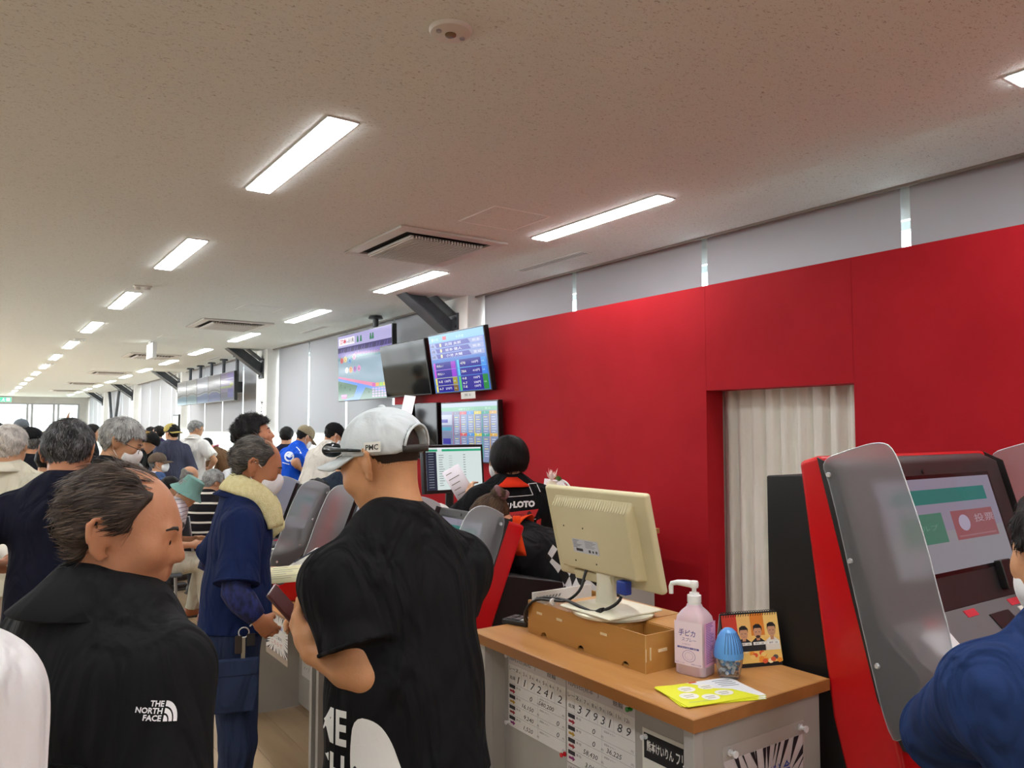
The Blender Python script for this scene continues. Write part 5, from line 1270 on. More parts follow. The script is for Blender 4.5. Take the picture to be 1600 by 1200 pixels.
    # ---- hair
    if hair:
        style, dark, light, bias, t = hair; f = hair_field(style, t, seed)
        hh = min(h, .0055) if det else h*.7
        rad = .15*k if style != 'bun' else .18*k; n = int(2*rad/hh)+1
        g = np.linspace(-rad, rad, n, dtype=np.float32); step_ = g[1]-g[0]
        hx, hy, hz = g[:, None, None]/k, g[None, :, None]/k, g[None, None, :]/k
        D = np.broadcast_to(f(hx, hy, hz), (n, n, n)).astype(np.float32)*k
        V, Q = surfnet(D, np.array([-rad]*3), step_)
        if len(Q):
            V = relax(V, Q, 2, .5); Vh = V/k; Vw = hc+V@H.T
            ho = raw_mesh('hair', Vw, Q, hair_mat(dark, light, bias), r)
            ho.data.attributes.new('tone', 'FLOAT', 'POINT').data.foreach_set('value', np.full(len(V), .22, np.float32))
            if strands:
                vn = np.zeros_like(Vh); e1_ = Vh[Q[:, 1]]-Vh[Q[:, 0]]; e2_ = Vh[Q[:, 3]]-Vh[Q[:, 0]]; fn_ = np.cross(e1_, e2_)
                for j in range(4):
                    for c in range(3): vn[:, c] += np.bincount(Q[:, j], fn_[:, c], len(Vh))
                vn /= np.linalg.norm(vn, axis=1)[:, None]+1e-9
                rg = np.random.default_rng(seed)
                if style == 'buzz':   # the nape fades out
                    f3 = lambda x, y, z: np.maximum(ellf(x, y, z, (0, -.014, .03), (.0785, .0985, .0895)), np.maximum(-.072-z, np.maximum(z-.02, y+.0)))
                    V2, Q2 = surfnet((np.broadcast_to(f3(hx, hy, hz), (n, n, n))*k).astype(np.float32), np.array([-rad]*3), step_); V2 = V2/k; n2 = V2-np.array([0, -.02, 0]); n2[:, 2] *= .3; n2 /= np.linalg.norm(n2, axis=1)[:, None]; ok = (V2[:, 1] < -.03) & (rg.random(len(V2)) < np.clip((V2[:, 2]+.085)/.06, 0, 1)); Vh = np.concatenate([Vh, V2[ok]]); vn = np.concatenate([vn, n2[ok]])
                if style == 'thin':   # sparse strands also cross the bare crown
                    V2, Q2 = surfnet((np.broadcast_to(hair_field('crown', t*.55, seed)(hx, hy, hz), (n, n, n))*k).astype(np.float32), np.array([-rad]*3), step_); V2 = V2/k; n2 = np.zeros_like(V2); f2 = np.cross(V2[Q2[:, 1]]-V2[Q2[:, 0]], V2[Q2[:, 3]]-V2[Q2[:, 0]])
                    for j in range(4):
                        for c in range(3): n2[:, c] += np.bincount(Q2[:, j], f2[:, c], len(V2))
                    n2 /= np.linalg.norm(n2, axis=1)[:, None]+1e-9; sel = rg.integers(0, len(V2), len(Vh)//3); Vh = np.concatenate([Vh, V2[sel]]); vn = np.concatenate([vn, n2[sel]])
                if style == 'thin': ok = Vh[:, 1] < .04; Vh, vn = Vh[ok], vn[ok]
                idx = rg.integers(0, len(Vh), strands)
                crown = np.array([.0, -.055, .125]); p = Vh[idx]+vn[idx]*-.001; nrm = vn[idx]
                flow = p-crown; flow[:, 2] -= .05
                if style == 'thin': flow = np.array([.3, -1.0, -.35])+rg.normal(size=p.shape)*.12
                if style == 'curly': flow = rg.normal(size=p.shape)
                if style == 'bun': flow = np.array([0, -.12, .055])-p
                flow = flow+rg.normal(size=p.shape)*.012*(1 if style in ('bob', 'bun') else 2.2)
                if style == 'bob': flow = flow*[.3, .3, 1]+[0, 0, -.05]
                dirn = flow-nrm*(flow*nrm).sum(1)[:, None]; dirn /= np.linalg.norm(dirn, axis=1)[:, None]+1e-9
                side = np.cross(nrm, dirn); L_ = (.004 if style == 'buzz' else .03 if style in ('bob', 'thin') else .020)*rg.uniform(.6, 1.4, strands)[:, None]; w = rg.uniform(.0006, .0013, strands)[:, None]*(.22 if style == 'buzz' else 1)
                lift = rg.uniform(.001, .0045, strands)[:, None]*(2.2 if style == 'curly' else .55 if style in ('bob', 'bun', 'buzz') else 1)
                rows = []
                for t_, wf, lf in ((0, 1, 0), (.35, 1, .8), (.7, .8, 1.1), (1, .15, .8)):
                    c = p+dirn*L_*t_+nrm*lift*lf; rows += [c-side*w*wf, c+side*w*wf]
                SV = np.stack(rows, 1).reshape(-1, 3); b = np.arange(strands)*8
                SQ = np.concatenate([np.stack([b+2*i, b+2*i+1, b+2*i+3, b+2*i+2], 1) for i in range(3)])
                so = raw_mesh('hair_strands', hc+(SV*k)@H.T, SQ, hair_mat(dark, light, bias), ho, smooth=False)
                tone = np.repeat(rg.uniform(-.25, .75, strands), 8).astype(np.float32)
                at_ = so.data.attributes.new('tone', 'FLOAT', 'POINT'); at_.data.foreach_set('value', tone); so['kind'] = 'stuff'
    # ---- trousers and shoes
    hip = {s: P0+np.array([s*.085*k, 0, -.04*k]) for s in (-1, 1)}
    pm = pants if not isinstance(pants, tuple) else fabric(pants, .15, .9, .5)
    FT = Field(max(h, .010)); FT.cone(P0+np.array([-.042, -.01, 0])*k, P0+np.array([.042, -.01, 0])*k, .104*k, .104*k, .04, flat=((0, 1, 0), .95)); FT.cone(P0, waist*.5+P0*.5, .135*k*fat, .13*k*fat, .04, flat=((0, 1, 0), .76))
    feet = {}
    for s in (-1, 1):
        if seated:
            kn = hip[s]+np.array([s*.05, .40, .02])*k; an = np.array([kn[0]+s*.01, kn[1]-.04*k+(.08 if s > 0 else -.02), .09])
            kn[2] = min(kn[2], .49*k+.04)
        else:
            lg = (legs or {}).get('R' if s > 0 else 'L', (0, 0)); an = np.array([s*.105*k+lg[0], lg[1], .085]); kn = (hip[s]+an)/2+np.array([0, .02*k, 0])
        feet[s] = an
        FT.cone(hip[s], kn, .098*k*(.5+.5*fat), .072*k, .035); FT.cone(kn, an+np.array([0, -.005, -.02]), .072*k, .060*k, .02, cut=.0)
    V, Q = FT.mesh(noise=folds(seed+1, .006) if h < .015 else None); V = relax(V, Q, 1, .4); to = raw_mesh('trousers', V, Q, pm, r)
    sm_ = plain(shoes, .5)
    for s in (-1, 1):
        an = feet[s]; FS = Field(.009); b = np.array([an[0], an[1]-.03, .035]); t_ = np.array([an[0]+s*.015, an[1]+.15*k, .03])
        FS.cone(b+np.array([0, 0, .025]), b, .042, .044, .02); FS.cone(b, t_, .043, .040, .03)
        V, Q = FS.mesh(planes=[((0, 0, 0.0), (0, 0, -1))]); so = raw_mesh('shoe', V, Q, sm_, r)
        MB().box(an[0]-.046, an[0]+.046, an[1]-.08, an[1]+.15*k, .0, .018).build('sole', plain((60, 54, 48), .7), so, bevel=.008)
    # ---- upper garment
    sh = dict(shirt or {}); mat = sh.get('mat') or fabric(sh.get('c', (40, 40, 44)), .12, .88, sh.get('fold', .45)); hem = sh.get('hem', -.06); ease = sh.get('ease', .016); sl = sh.get('sleeve', 'short')
    gh = min(h, .010) if fine else max(h, .009)
    G = Field(gh); e = ease
    G.cone(nb-up*.065*k, chest, .105*k+e, .138*k+e, .05, flat=(fwt, .70)); G.cone(chest, waist, (.142*k+e)*(.6+.4*fat), (.135*k+e)*fat, .06, flat=(fwt, .74)); G.cone(waist, P0+up*hem*k*1.3, (.135*k+e)*fat, (.166*k+e)*(.5+.5*fat), .06, flat=(fwt, .80))
    if fat > 1.05: G.ell(waist+fw*.06*k, np.array((.12, .10, .13))*k*fat, None, .06)
    G.cone(nb-fw*.01*k-up*.005, nb-up*.06*k, .060*k+e*.4, .075*k+e*.4, .03)
    for s in (-1, 1):
        el, wr, a = A[s]
        G.cone(nb-up*.03*k, shl[s], .052*k+e*.4, .055*k+e*.5, .045)
        G.cone(nb-up*.11*k-fwt*.03*k, shl[s]-up*.05*k-fwt*.02*k, .06*k, .055*k, .05)
        if sl == 'short': G.cone(shl[s], shl[s]+(el-shl[s])*sh.get('slen', .78), .060*k+e*.6, sh.get('cuff', .063)*k+e*.7, .03, cut=0)
        elif sl == 'long':
            G.cone(shl[s], el, .060*k+e*.6, .050*k+e*.6, .03); G.cone(el, el+(wr-el)*.97, .050*k+e*.6, .036*k+e*.3, .025, cut=0)
    hp = P0+up*hem*k
    pl = [(hp, -unit(up*.8+np.array([0, 0, .4])))]
    V, Q = G.mesh(planes=pl, noise=folds(seed, sh.get('wr', .005)) if h < .016 else None); V = relax(V, Q, 1, .4)
    so = raw_mesh(sh.get('name', 'shirt'), V, Q, mat, r)
    # neck rib or collar
    nc = nb-fw*.008*k+up*.022*k; nd = unit(nt-nb)
    ca = unit(np.cross(nd, fw)); cf = np.cross(ca, nd)*-1; cf = cf if cf@fw > 0 else -cf
    if collar:
        cc, stand, fall = collar; cm = cc if not isinstance(cc, tuple) else fabric(cc, .1, .9, .2); mb = MB(); m = 36; vs = []
        _e = max(0, ease-.016)*.9; prof = [(.056, -.035), (.058, stand), (.065, stand+.005), (.080+_e*.5, stand-fall*.5), (.098+_e, stand-fall)]
        for i in range(m+1):
            a = radians(-155+310*i/m); out = cf*-cos(a)*1.12+ca*sin(a); fr_ = max(0, -cos(a))
            for rr, zz in prof: vs.append(nc+out*rr*k+nd*(zz-.028*fr_)*k)
        n_ = len(prof); mb.add(vs, [(i*n_+j, (i+1)*n_+j, (i+1)*n_+j+1, i*n_+j+1) for i in range(m) for j in range(n_-1)])
        co = mb.build('collar', cm, r, smooth=True); so_ = co.modifiers.new('thick', 'SOLIDIFY'); so_.thickness = .004
    elif det or fine:
        mb = MB(); mb.tube([nc+(cf*cos(t)*1.10+ca*sin(t))*.064*k+nd*(-.004-.022*max(0, cos(t)))*k for t in np.linspace(0, 2*pi, 33)[:-1]], .0065*k, 8, closed=True); mb.build('neck_rib', mat, so, smooth=True)
    # cuffs
    if det and sl == 'short':
        for s in (-1, 1):
            el, wr, a = A[s]; c = shl[s]+(el-shl[s])*sh.get('slen', .78); u = unit(el-shl[s]); o_ = unit(np.cross(u, (0.3, .9, .2))); q_ = np.cross(u, o_); R_ = sh.get('cuff', .063)*k+e*.7
            MB().tube([c-u*.004+(o_*cos(t)+q_*sin(t))*(R_-.003) for t in np.linspace(0, 2*pi, 33)[:-1]], .005, 6, closed=True).build('sleeve_hem', mat, so, smooth=True)
    if det and sl == 'long':
        for s in (-1, 1):
            el, wr, a = A[s]; c = el+(wr-el)*.95; u = unit(wr-el); o_ = unit(np.cross(u, (0.3, .9, .2))); q_ = np.cross(u, o_); R_ = .036*k+e*.3
            MB().tube([c+(o_*cos(t)+q_*sin(t))*(R_-.001) for t in np.linspace(0, 2*pi, 25)[:-1]], .006, 6, closed=True).build('cuff', mat, so, smooth=True)
    # ---- mask
    if mask:
        mf = Field(min(h, .006))
        mf.ell(W_(0, .046, -.050), np.array((.0735, .068, .066))*k, H.T, .01); mf.cone(W_(0, .101, -.026), W_(0, .098, -.05), .021*k, .023*k, .03); mf.cone(W_(0, .07, -.085), W_(0, .06, -.095), .034*k, .031*k, .03)
        def cutm(Fv, X, Y, Z):
            x, y, z = [(X-hc[0])*H[0, j]+(Y-hc[1])*H[1, j]+(Z-hc[2])*H[2, j] for j in range(3)]
            return np.maximum(np.maximum(Fv, np.maximum(z/k-.012+.34*np.abs(x/k), -.112-z/k)), .016+.35*np.abs(x/k)-y/k+0*z)
        V, Q = mf.mesh(fn=cutm); V = relax(V, Q, 1, .3)
        mo_ = raw_mesh('face_mask', V, Q, fabric(mask, .04, .9, .25), r)
        for s in (-1, 1):
            tube_part('ear_loop', [W_(s*.062, .05, -.018), W_(s*.078, .012, .012), W_(s*.085, -.016, .022), W_(s*.086, -.026, -.004), W_(s*.080, -.006, -.045), W_(s*.064, .045, -.088)], .0016*k, plain(mask, .8), mo_)
    if glasses:
        gm = plain(glasses, .3); g_ = MB()
        for s in (-1, 1):
            g_.tube([W_(s*.034+.024*cos(t), .105, .0+.017*sin(t)) for t in np.linspace(0, 2*pi, 17)[:-1]], .0016*k, 6, closed=True)
            g_.tube([W_(s*.058, .104, .006), W_(s*.080, .06, .008), W_(s*.088, -.006, .012), W_(s*.088, -.03, -.006)], .0018*k, 6)
        g_.tube([W_(-.010, .106, .004), W_(0, .108, .008), W_(.010, .106, .004)], .0016*k, 6); g_.build('glasses', gm, r, smooth=True)
    # ---- hat
    if hat:
        kind, cc = hat[0], hat[1]; hm = cc if not isinstance(cc, tuple) else fabric(cc, .08, .85, .2)
        yawh = hat[2] if len(hat) > 2 else 0; Hh = H@R3(yawh, hat[3] if len(hat) > 3 else 0)
        Wh = lambda x, y, z: hc+Hh@(np.array([x, y, z])*k); hf = Field(min(h, .007) if det else h*.7)
        if kind in ('cap', 'snapback'):
            hf.ell(Wh(0, -.012, .048), np.array((.094, .112, .094))*k, Hh.T, .0)
            def cutc(Fv, X, Y, Z):
                x, y, z = [((X-hc[0])*Hh[0, j]+(Y-hc[1])*Hh[1, j]+(Z-hc[2])*Hh[2, j])/k for j in range(3)]
                d = np.maximum(Fv, .022-z+.0*y)
                if kind == 'snapback':
                    op = np.maximum(np.maximum(np.sqrt((x/.052)**2+((z-.036)/.052)**2)-1, -.2)*.05, y+.04); d = np.maximum(d, -op)
                return d
            V, Q = hf.mesh(fn=cutc); V = relax(V, Q, 1, .3); ho_ = raw_mesh('cap', V, Q, hm, r)
            mb = MB(); m = 18; vs = []; 
            for i in range(m+1):
                a = radians(-72+144*i/m)
                for q_, L_ in enumerate((0, .35, .7, 1)):
                    bx, by = .092*sin(a), -.012+.110*cos(a); ex, ey = .088*sin(a), .045+.135*cos(a)*(1 if abs(a) < 1.3 else .9)
                    x, y = bx+(ex-bx)*L_, by+(ey-by)*L_; vs.append(Wh(x, y, .030-.022*L_*1.0-.016*(x/.09)**2*(.4+.6*L_)))
            mb.add(vs, [(i*4+j, (i+1)*4+j, (i+1)*4+j+1, i*4+j+1) for i in range(m) for j in range(3)])
            bo_ = mb.build('brim', hm, ho_, smooth=True); sd = bo_.modifiers.new('thick', 'SOLIDIFY'); sd.thickness = .005
            MB().ell(Wh(0, -.012, .142), (.009*k, .009*k, .006*k), 12, 8).build('button', hm, ho_, smooth=True)
            if kind == 'snapback':
                mb = MB(); vs = []
                for a in np.linspace(-.66, .66, 15):
                    for q_, zz in ((.0945, .023), (.0955, .041)): vs.append(Wh(q_*sin(a), -.012-(q_+.0175)*cos(a), zz))
                mb.add(vs, [(2*i, 2*i+1, 2*i+3, 2*i+2) for i in range(14)]); st_ = mb.build('strap', plain((46, 42, 38), .7), ho_, smooth=True); st_.modifiers.new('thick', 'SOLIDIFY').thickness = .003
                MB().tube([Wh(.054*cos(a), -.013-.113*sqrt(max(0, 1-(.054*cos(a)/.094)**2-((.036+.054*sin(a)-.048)/.098)**2)), .036+.054*sin(a)) for a in np.linspace(.05, pi-.05, 25)], .0035*k, 6).build('opening_hem', hm, ho_, smooth=True)
        elif kind == 'bucket':
            mb = MB(); n_ = 40
            prof = [(.002, .135), (.062, .134), (.076, .128), (.084, .08), (.092, .035), (.135, -.022), (.137, -.026), (.134, -.026), (.09, .028), (.08, .075), (.07, .12)]
            vs = []
            for rr, zz in prof:
                for i in range(n_):
                    a = 2*pi*i/n_; wv = 1+.03*sin(3*a+1)*(1 if rr > .1 else .3); vs.append(Wh(rr*wv*cos(a), -.01+rr*1.14*wv*sin(a), zz+.006*sin(2*a)*(1 if rr > .1 else 0)))
            mb.add(vs, [(j*n_+i, j*n_+(i+1) % n_, (j+1)*n_+(i+1) % n_, (j+1)*n_+i) for j in range(len(prof)-1) for i in range(n_)]); mb.build('hat', hm, r, smooth='auto')
    return dict(root=r, hc=hc, H=H, k=k, A=A, P0=P0, nb=nb, up=up, fw=fw, rt=rt, shirt=so, trousers=to, chest=chest, waist=waist, W=W_, Wh=(Wh if hat else W_), az=az, nt=nt, shl=shl)
def l2w(q, p): return q['root'].matrix_basis @ Vector(p)
def w2l(q, p): return np.array(q['root'].matrix_basis.inverted() @ Vector(p))
def decal(q, target, o, ea, eb, draw, name='print', mk=None, off=.0015, seg=.02):
    """flat print wrapped onto a garment along the print's normal (person space)"""
    P = Print(o, ea, eb, mk or (lambda c: plain(c, .7)), .0005); draw(P)
    me = target.data; bvh = BVHTree.FromPolygons([v.co for v in me.vertices], [p.vertices for p in me.polygons])
    n = Vector(np.cross(ea, eb)).normalized(); o = Vector(o)
    me2 = bpy.data.meshes.new(name); me2.from_pydata(P.mb.v, [], P.mb.f)
    for x in P.mb.mats: me2.materials.append(x)
    me2.polygons.foreach_set('material_index', P.mb.m)
    bm = bmesh.new(); bm.from_mesh(me2); bmesh.ops.triangulate(bm, faces=bm.faces)
    for _ in range(5):
        es = [e for e in bm.edges if e.calc_length() > seg]
        if not es: break
        bmesh.ops.subdivide_edges(bm, edges=es, cuts=1); bmesh.ops.triangulate(bm, faces=bm.faces)
    bad = []
    for v in bm.verts:
        dep = (v.co-o).dot(n); hit = bvh.ray_cast(v.co+n*.35, -n)
        if hit[0]: v.co = hit[0]+n*(off+dep)
        else: bad.append(v)
    bmesh.ops.delete(bm, geom=bad, context='VERTS'); bm.to_mesh(me2); bm.free()
    o_ = bpy.data.objects.new(name, me2); COL.objects.link(o_); o_.parent = target
    return o_
# ------------------------------------------------------------------ the people
def lp(px, d, rel, qx, qy, qd):
    """photo pixel at depth qd -> coordinates of the person standing at (px, d) and facing rel"""
    w = _C+(_F+_R*(qx-800)/FPX+_U*(600-qy)/FPX)*qd
    X0, Y0 = ground(px, d); az = PSI+radians(rel); dx, dy = w[0]-X0, w[1]-Y0
    return np.array([dx*cos(az)-dy*sin(az), dx*sin(az)+dy*cos(az), w[2]])
GREY = lambda b=.6, t=.014, st='short': (st, (52, 52, 54), (196, 196, 192), b, t)
BLACK = lambda t=.016, st='short': (st, (14, 12, 12), (40, 36, 34), .4, t)
S1_, S2_, S3_ = (200, 150, 112), (186, 132, 96), (208, 162, 126)

# --- man in white cap and black T-shirt
a = (640, 1.80, -42)
p1 = person(*a, 'man in a pale cap and loose black T-shirt looking down at his phone', 1.668, neck=.02, shrug=-.02, lean=6, head=(-24, 24), h=.006, fine=True, skin_c=(196, 142, 100),
            arms={'L': dict(el=lp(*a, 570, 1056, 1.64), to=lp(*a, 490, 1020, 1.68), dir=lp(*a, 458, 948, 1.74)-lp(*a, 490, 1020, 1.68), palm=(.85, .1, .4), curl=.9), 'R': dict(to=lp(*a, 540, 975, 2.0), hint=(.8, -.6, -.4), curl=.9)},
            shirt=dict(c=(22, 22, 24), ease=.034, hem=-.05, slen=.67, cuff=.058, fold=.6, wr=.007, name='tshirt'), pants=(120, 150, 190), shoes=(200, 200, 200), hair=('buzz', (50, 38, 31), (78, 58, 46), .3, .0015), strands=9000,
            hat=('snapback', fabric((206, 214, 217), .05, .85, .3), 0, -19), fat=1.08)
W = p1['Wh']
MB().tube([W(-.1, -.01, .036), W(-.099, .03, .040), W(-.09, .075, .044), W(-.072, .108, .048)], .004, 8, rs=[.003, .004, .006, .009]).build('sunglasses_arm', plain((26, 34, 38), .2), p1['root'], smooth=True)
g = MB()
for s in (-1, 1): g.ell(W(s*.036, .118, .046), (.028, .014, .018), 14, 10)
g.tube([W(-.07, .108, .05), W(0, .122, .052), W(.07, .108, .05)], .004, 6); g.tube([W(.1, -.01, .036), W(.09, .075, .044), W(.072, .108, .048)], .004, 6); g.build('sunglasses', plain((20, 26, 30), .15), p1['root'], smooth=True)
_ed = W(-.0925, -.062, .030)-W(-.0975, -.018, .030); tg = Print(W(-.0975, -.018, .030), _ed, W(-.0945, -.018, .054)-W(-.0975, -.018, .030), step=.0012)
tg.rect(0, 0, 1, 1, (228, 226, 218)); tg.text('PMC', .12, .2, .55, (30, 30, 30), 1, w=.75, bold=.02); tg.build('cap_label', p1['root'])
hl = p1['A'][-1][1]; fwd = np.array([.1, .75, .55]); 
ph = MB(); ph.obox((-.03, -.06, -.004), (.06, 0, 0), (0, .12, 0), (0, 0, .008)); po = ph.build('phone', plain((70, 30, 30), .3), None, bevel=.004); _ea = unit((.669, .743, .25)); _eb = unit(np.array((-.45, .4, .8))-_ea*(np.array((-.45, .4, .8))@_ea)); _en = np.cross(_ea, _eb); _m = Matrix([[*r_, 0] for r_ in np.stack([_ea, _eb, _en], 1)]+[[0, 0, 0, 1]]); po.matrix_basis = p1['root'].matrix_basis @ Matrix.Translation(Vector(lp(*a, 450, 952, 1.76))) @ _m
tag(po, 'dark red phone held by the man in the pale cap', 'phone')
sd = unit(lp(*a, 560, 1130, 1.2)-lp(*a, 560, 1130, 1.8)); sd[2] = 0; sd = unit(sd); er = unit(np.cross((0, 0, 1), sd)); o = lp(*a, 492, 1215, 1.70)
def dr1(P):
    Wc = (226, 226, 222)
    P.poly(smooth_poly([(.46, 1.0), (.72, .95), (.88, .74), (1.0, .40), (1.1, .14), (.98, .08), (.72, .05), (.62, -.2), (.44, .22), (.42, .6)], 2), Wc, 0)
    P.line((.47, .42), (.62, .26), .03, (26, 24, 40), 1); P.line((.62, .26), (.74, -.05), .03, (26, 24, 40), 1)
    P.text('ME', .04, .62, .42, Wc, 0, w=.34, slant=.0, bold=.03); P.text('CH', .0, .10, .42, Wc, 0, w=.36, bold=.03)
    P.line((.0, .04), (.3, .0), .05, Wc, 0)
decal(p1, p1['shirt'], o, er*.178, np.array([0, 0, .17]), dr1, 'shirt_print')

# --- man with towel, navy polo and arm covers
a = (374, 3.05, 72)
p2 = person(*a, 'older man in a navy polo, yellow towel and white mask', 1.615, lean=4, head=(2, 20), h=.007, fine=True, skin_c=(176, 118, 84),
            arms={'R': dict(el=lp(*a, 368, 926, 2.77), to=lp(*a, 402, 966, 2.79), dir=(-.75, .55, -.75), palm=(-1, 0, 0), curl=.4), 'L': dict(to=lp(*a, 412, 893, 3.22), hint=(-.4, -.4, -.9), dir=(.35, .9, .1), palm=(.2, .1, -1), curl=.55)},
            shirt=dict(c=(22, 36, 76), ease=.026, hem=.0, slen=.88, cuff=.066, fold=.5, wr=.007, name='polo_shirt'), pants=(40, 50, 76), hair=('thin', (50, 47, 45), (146, 140, 132), .45, .009), strands=2600, mask=(232, 230, 232), collar=((22, 34, 72), .018, .04), fat=1.0)
for s in (1, -1):
    el, wr, _ = p2['A'][s]; sh_ = p2['shl'][s]
    ps = [sh_+(el-sh_)*.6, sh_+(el-sh_)*.9, el, el+(wr-el)*.1, el+(wr-el)*.35, el+(wr-el)*.7, el+(wr-el)*.98]
    MB().tube(ps, .045, 14, rs=[.052, .05, .05, .05, .05, .042, .034]).build('arm_cover', noisy((14, 20, 56), (34, 46, 106), 60, .7, .4, 80, stretch=(1, 1, .5)), p2['root'], smooth=True)
TOW = noisy((226, 214, 156), (238, 228, 178), 60, .95, .9, 260, name='towel', bdist=.006)
nb, up, fw, rt = p2['nb'], p2['up'], p2['fw'], p2['rt']
path = [nb+fw*.125+rt*.07-up*.13, nb+fw*.115+rt*.078-up*.05, nb+fw*.06+rt*.09+up*.02, nb-fw*.03+rt*.083+up*.052, nb-fw*.078+up*.062, nb-fw*.03-rt*.083+up*.052, nb+fw*.06-rt*.09+up*.02, nb+fw*.115-rt*.078-up*.05, nb+fw*.125-rt*.07-up*.13]
path = smooth_poly(path, 2, False)[:-3]
tw = MB(); n = len(path); vs = []
for i, c in enumerate(path):
    t = unit(path[min(i+1, n-1)]-path[max(i-1, 0)]); ctr = nb+up*.0; out = unit((c-ctr)-t*((c-ctr)@t)); b = np.cross(t, out)
    for j in range(14):
        an = 2*pi*j/14; rr = 1+.10*sin(3*an+i*.35); vs.append(c+out*.017*cos(an)*rr+b*.042*sin(an)*rr)
tw.add(vs, [(i*14+j, i*14+(j+1) % 14, (i+1)*14+(j+1) % 14, (i+1)*14+j) for i in range(n-1) for j in range(14)]+[tuple(range(14)), tuple(range((n-1)*14, n*14))])
tw.build('towel', TOW, p2['root'], smooth=True)
# cargo pocket, keys
hipR = p2['P0']+np.array([.085, 0, -.04])
DEN = fabric((42, 52, 78), .2, .9, .6)
MB().box(.175, .196, -.075, .085, .60, .74).build('cargo_pocket', DEN, p2['trousers'], bevel=.008)
MB().box(.176, .200, -.08, .09, .73, .79).build('pocket_flap', DEN, p2['trousers'], bevel=.006)
kx = .19; ky = .035; kz = p2['P0'][2]+.02
kk = MB(); kk.tube([(kx, ky+.018*cos(t), kz+.018*sin(t)) for t in np.linspace(0, 2*pi, 17)[:-1]], .0025, 6, closed=True)
kk.tube([(kx, ky+.02, kz+.02), (kx-.01, ky+.05, kz+.05)], .003, 6); kr = kk.build('key_ring', CHROME, p2['root'], smooth=True)
MB().box(kx-.002, kx+.001, ky-.008, ky+.006, kz-.10, kz-.015).build('key', plain((170, 165, 150), .3, .8), kr, bevel=.001)
MB().box(kx-.004, kx+.004, ky-.03, ky-.005, kz-.075, kz-.01).build('leather_case', plain((46, 34, 28), .5), kr, bevel=.004)
MB().box(kx-.003, kx+.004, ky+.01, ky+.04, kz-.05, kz-.005).build('leather_case', plain((34, 30, 30), .5), kr, bevel=.004)
# papers and rolled newspaper in his left hand
hw = Vector(l2w(p2, p2['A'][-1][1]+np.array([.03, .10, -.012])))
def sheet_obj(name, label, c, w, h_, loc, rot, bend=0, lines=0, cat='paper', thick=.0006):
    r_ = empty(name, loc, 0, label, cat); r_.rotation_euler = rot; mb = MB(); vs = []
    for i in range(9):
        for j in range(2): x = -w/2+w*i/8; vs.append((x, -h_/2+h_*j, bend*(x/w*2)**2))
    mb.add(vs, [(2*i, 2*i+2, 2*i+3, 2*i+1) for i in range(8)]); o_ = mb.build('page', plain(c, .7), r_, smooth=True); o_.modifiers.new('thick', 'SOLIDIFY').thickness = thick
    if lines:
        pr_ = Print((-w/2, -h_/2, .0012), (w, 0, 0), (0, h_, 0), step=.0003)
        for k_ in range(lines): pr_.line((.12, .88-.75*k_/lines), (.45+.4*((k_*37) % 10)/10, .88-.75*k_/lines), .02, (120, 115, 105), 1)
        if not bend: pr_.build('print', r_)
    return r_
sheet_obj('betting_slip', 'cream paper slips held by the man with the towel', (230, 222, 178), .19, .12, _C+(_F+_R*(448-800)/FPX+_U*(600-897)/FPX)*3.12, (radians(24), radians(-6), radians(-40)), 0, 6)
roll = empty('newspaper', hw+Vector((.085, .02, .01)), radians(-35), 'rolled newspaper with a blue pen held by the man with the towel', 'newspaper'); _wp = lambda x, y, d_: Vector(_C+(_F+_R*(x-800)/FPX+_U*(600-y)/FPX)*d_)
_A, _B = _wp(440, 904, 3.14), _wp(497, 866, 3.28); roll.rotation_euler = (_B-_A).to_track_quat('Y', 'Z').to_euler(); roll.location = (_A+_B)/2
m_ = MB(); vs = []; n1 = 26
for j in (0, 1):
    for i in range(n1): t = i/(n1-1)*3.4*pi; rr = .012+.016*i/n1; vs.append((rr*cos(t)*1.5, -.11+.22*j, rr*sin(t)))
m_.add(vs, [(i, i+1, n1+i+1, n1+i) for i in range(n1-1)]); o_ = m_.build('pages', noisy((206, 202, 194), (236, 232, 224), 50, .8, stretch=(1, 4, 1)), roll, smooth=True); o_.modifiers.new('thick', 'SOLIDIFY').thickness = .001
MB().cyl((.0, -.02, .031), (.03, .09, .035), .0035, n=8).build('pen', plain((24, 30, 60), .3), roll)

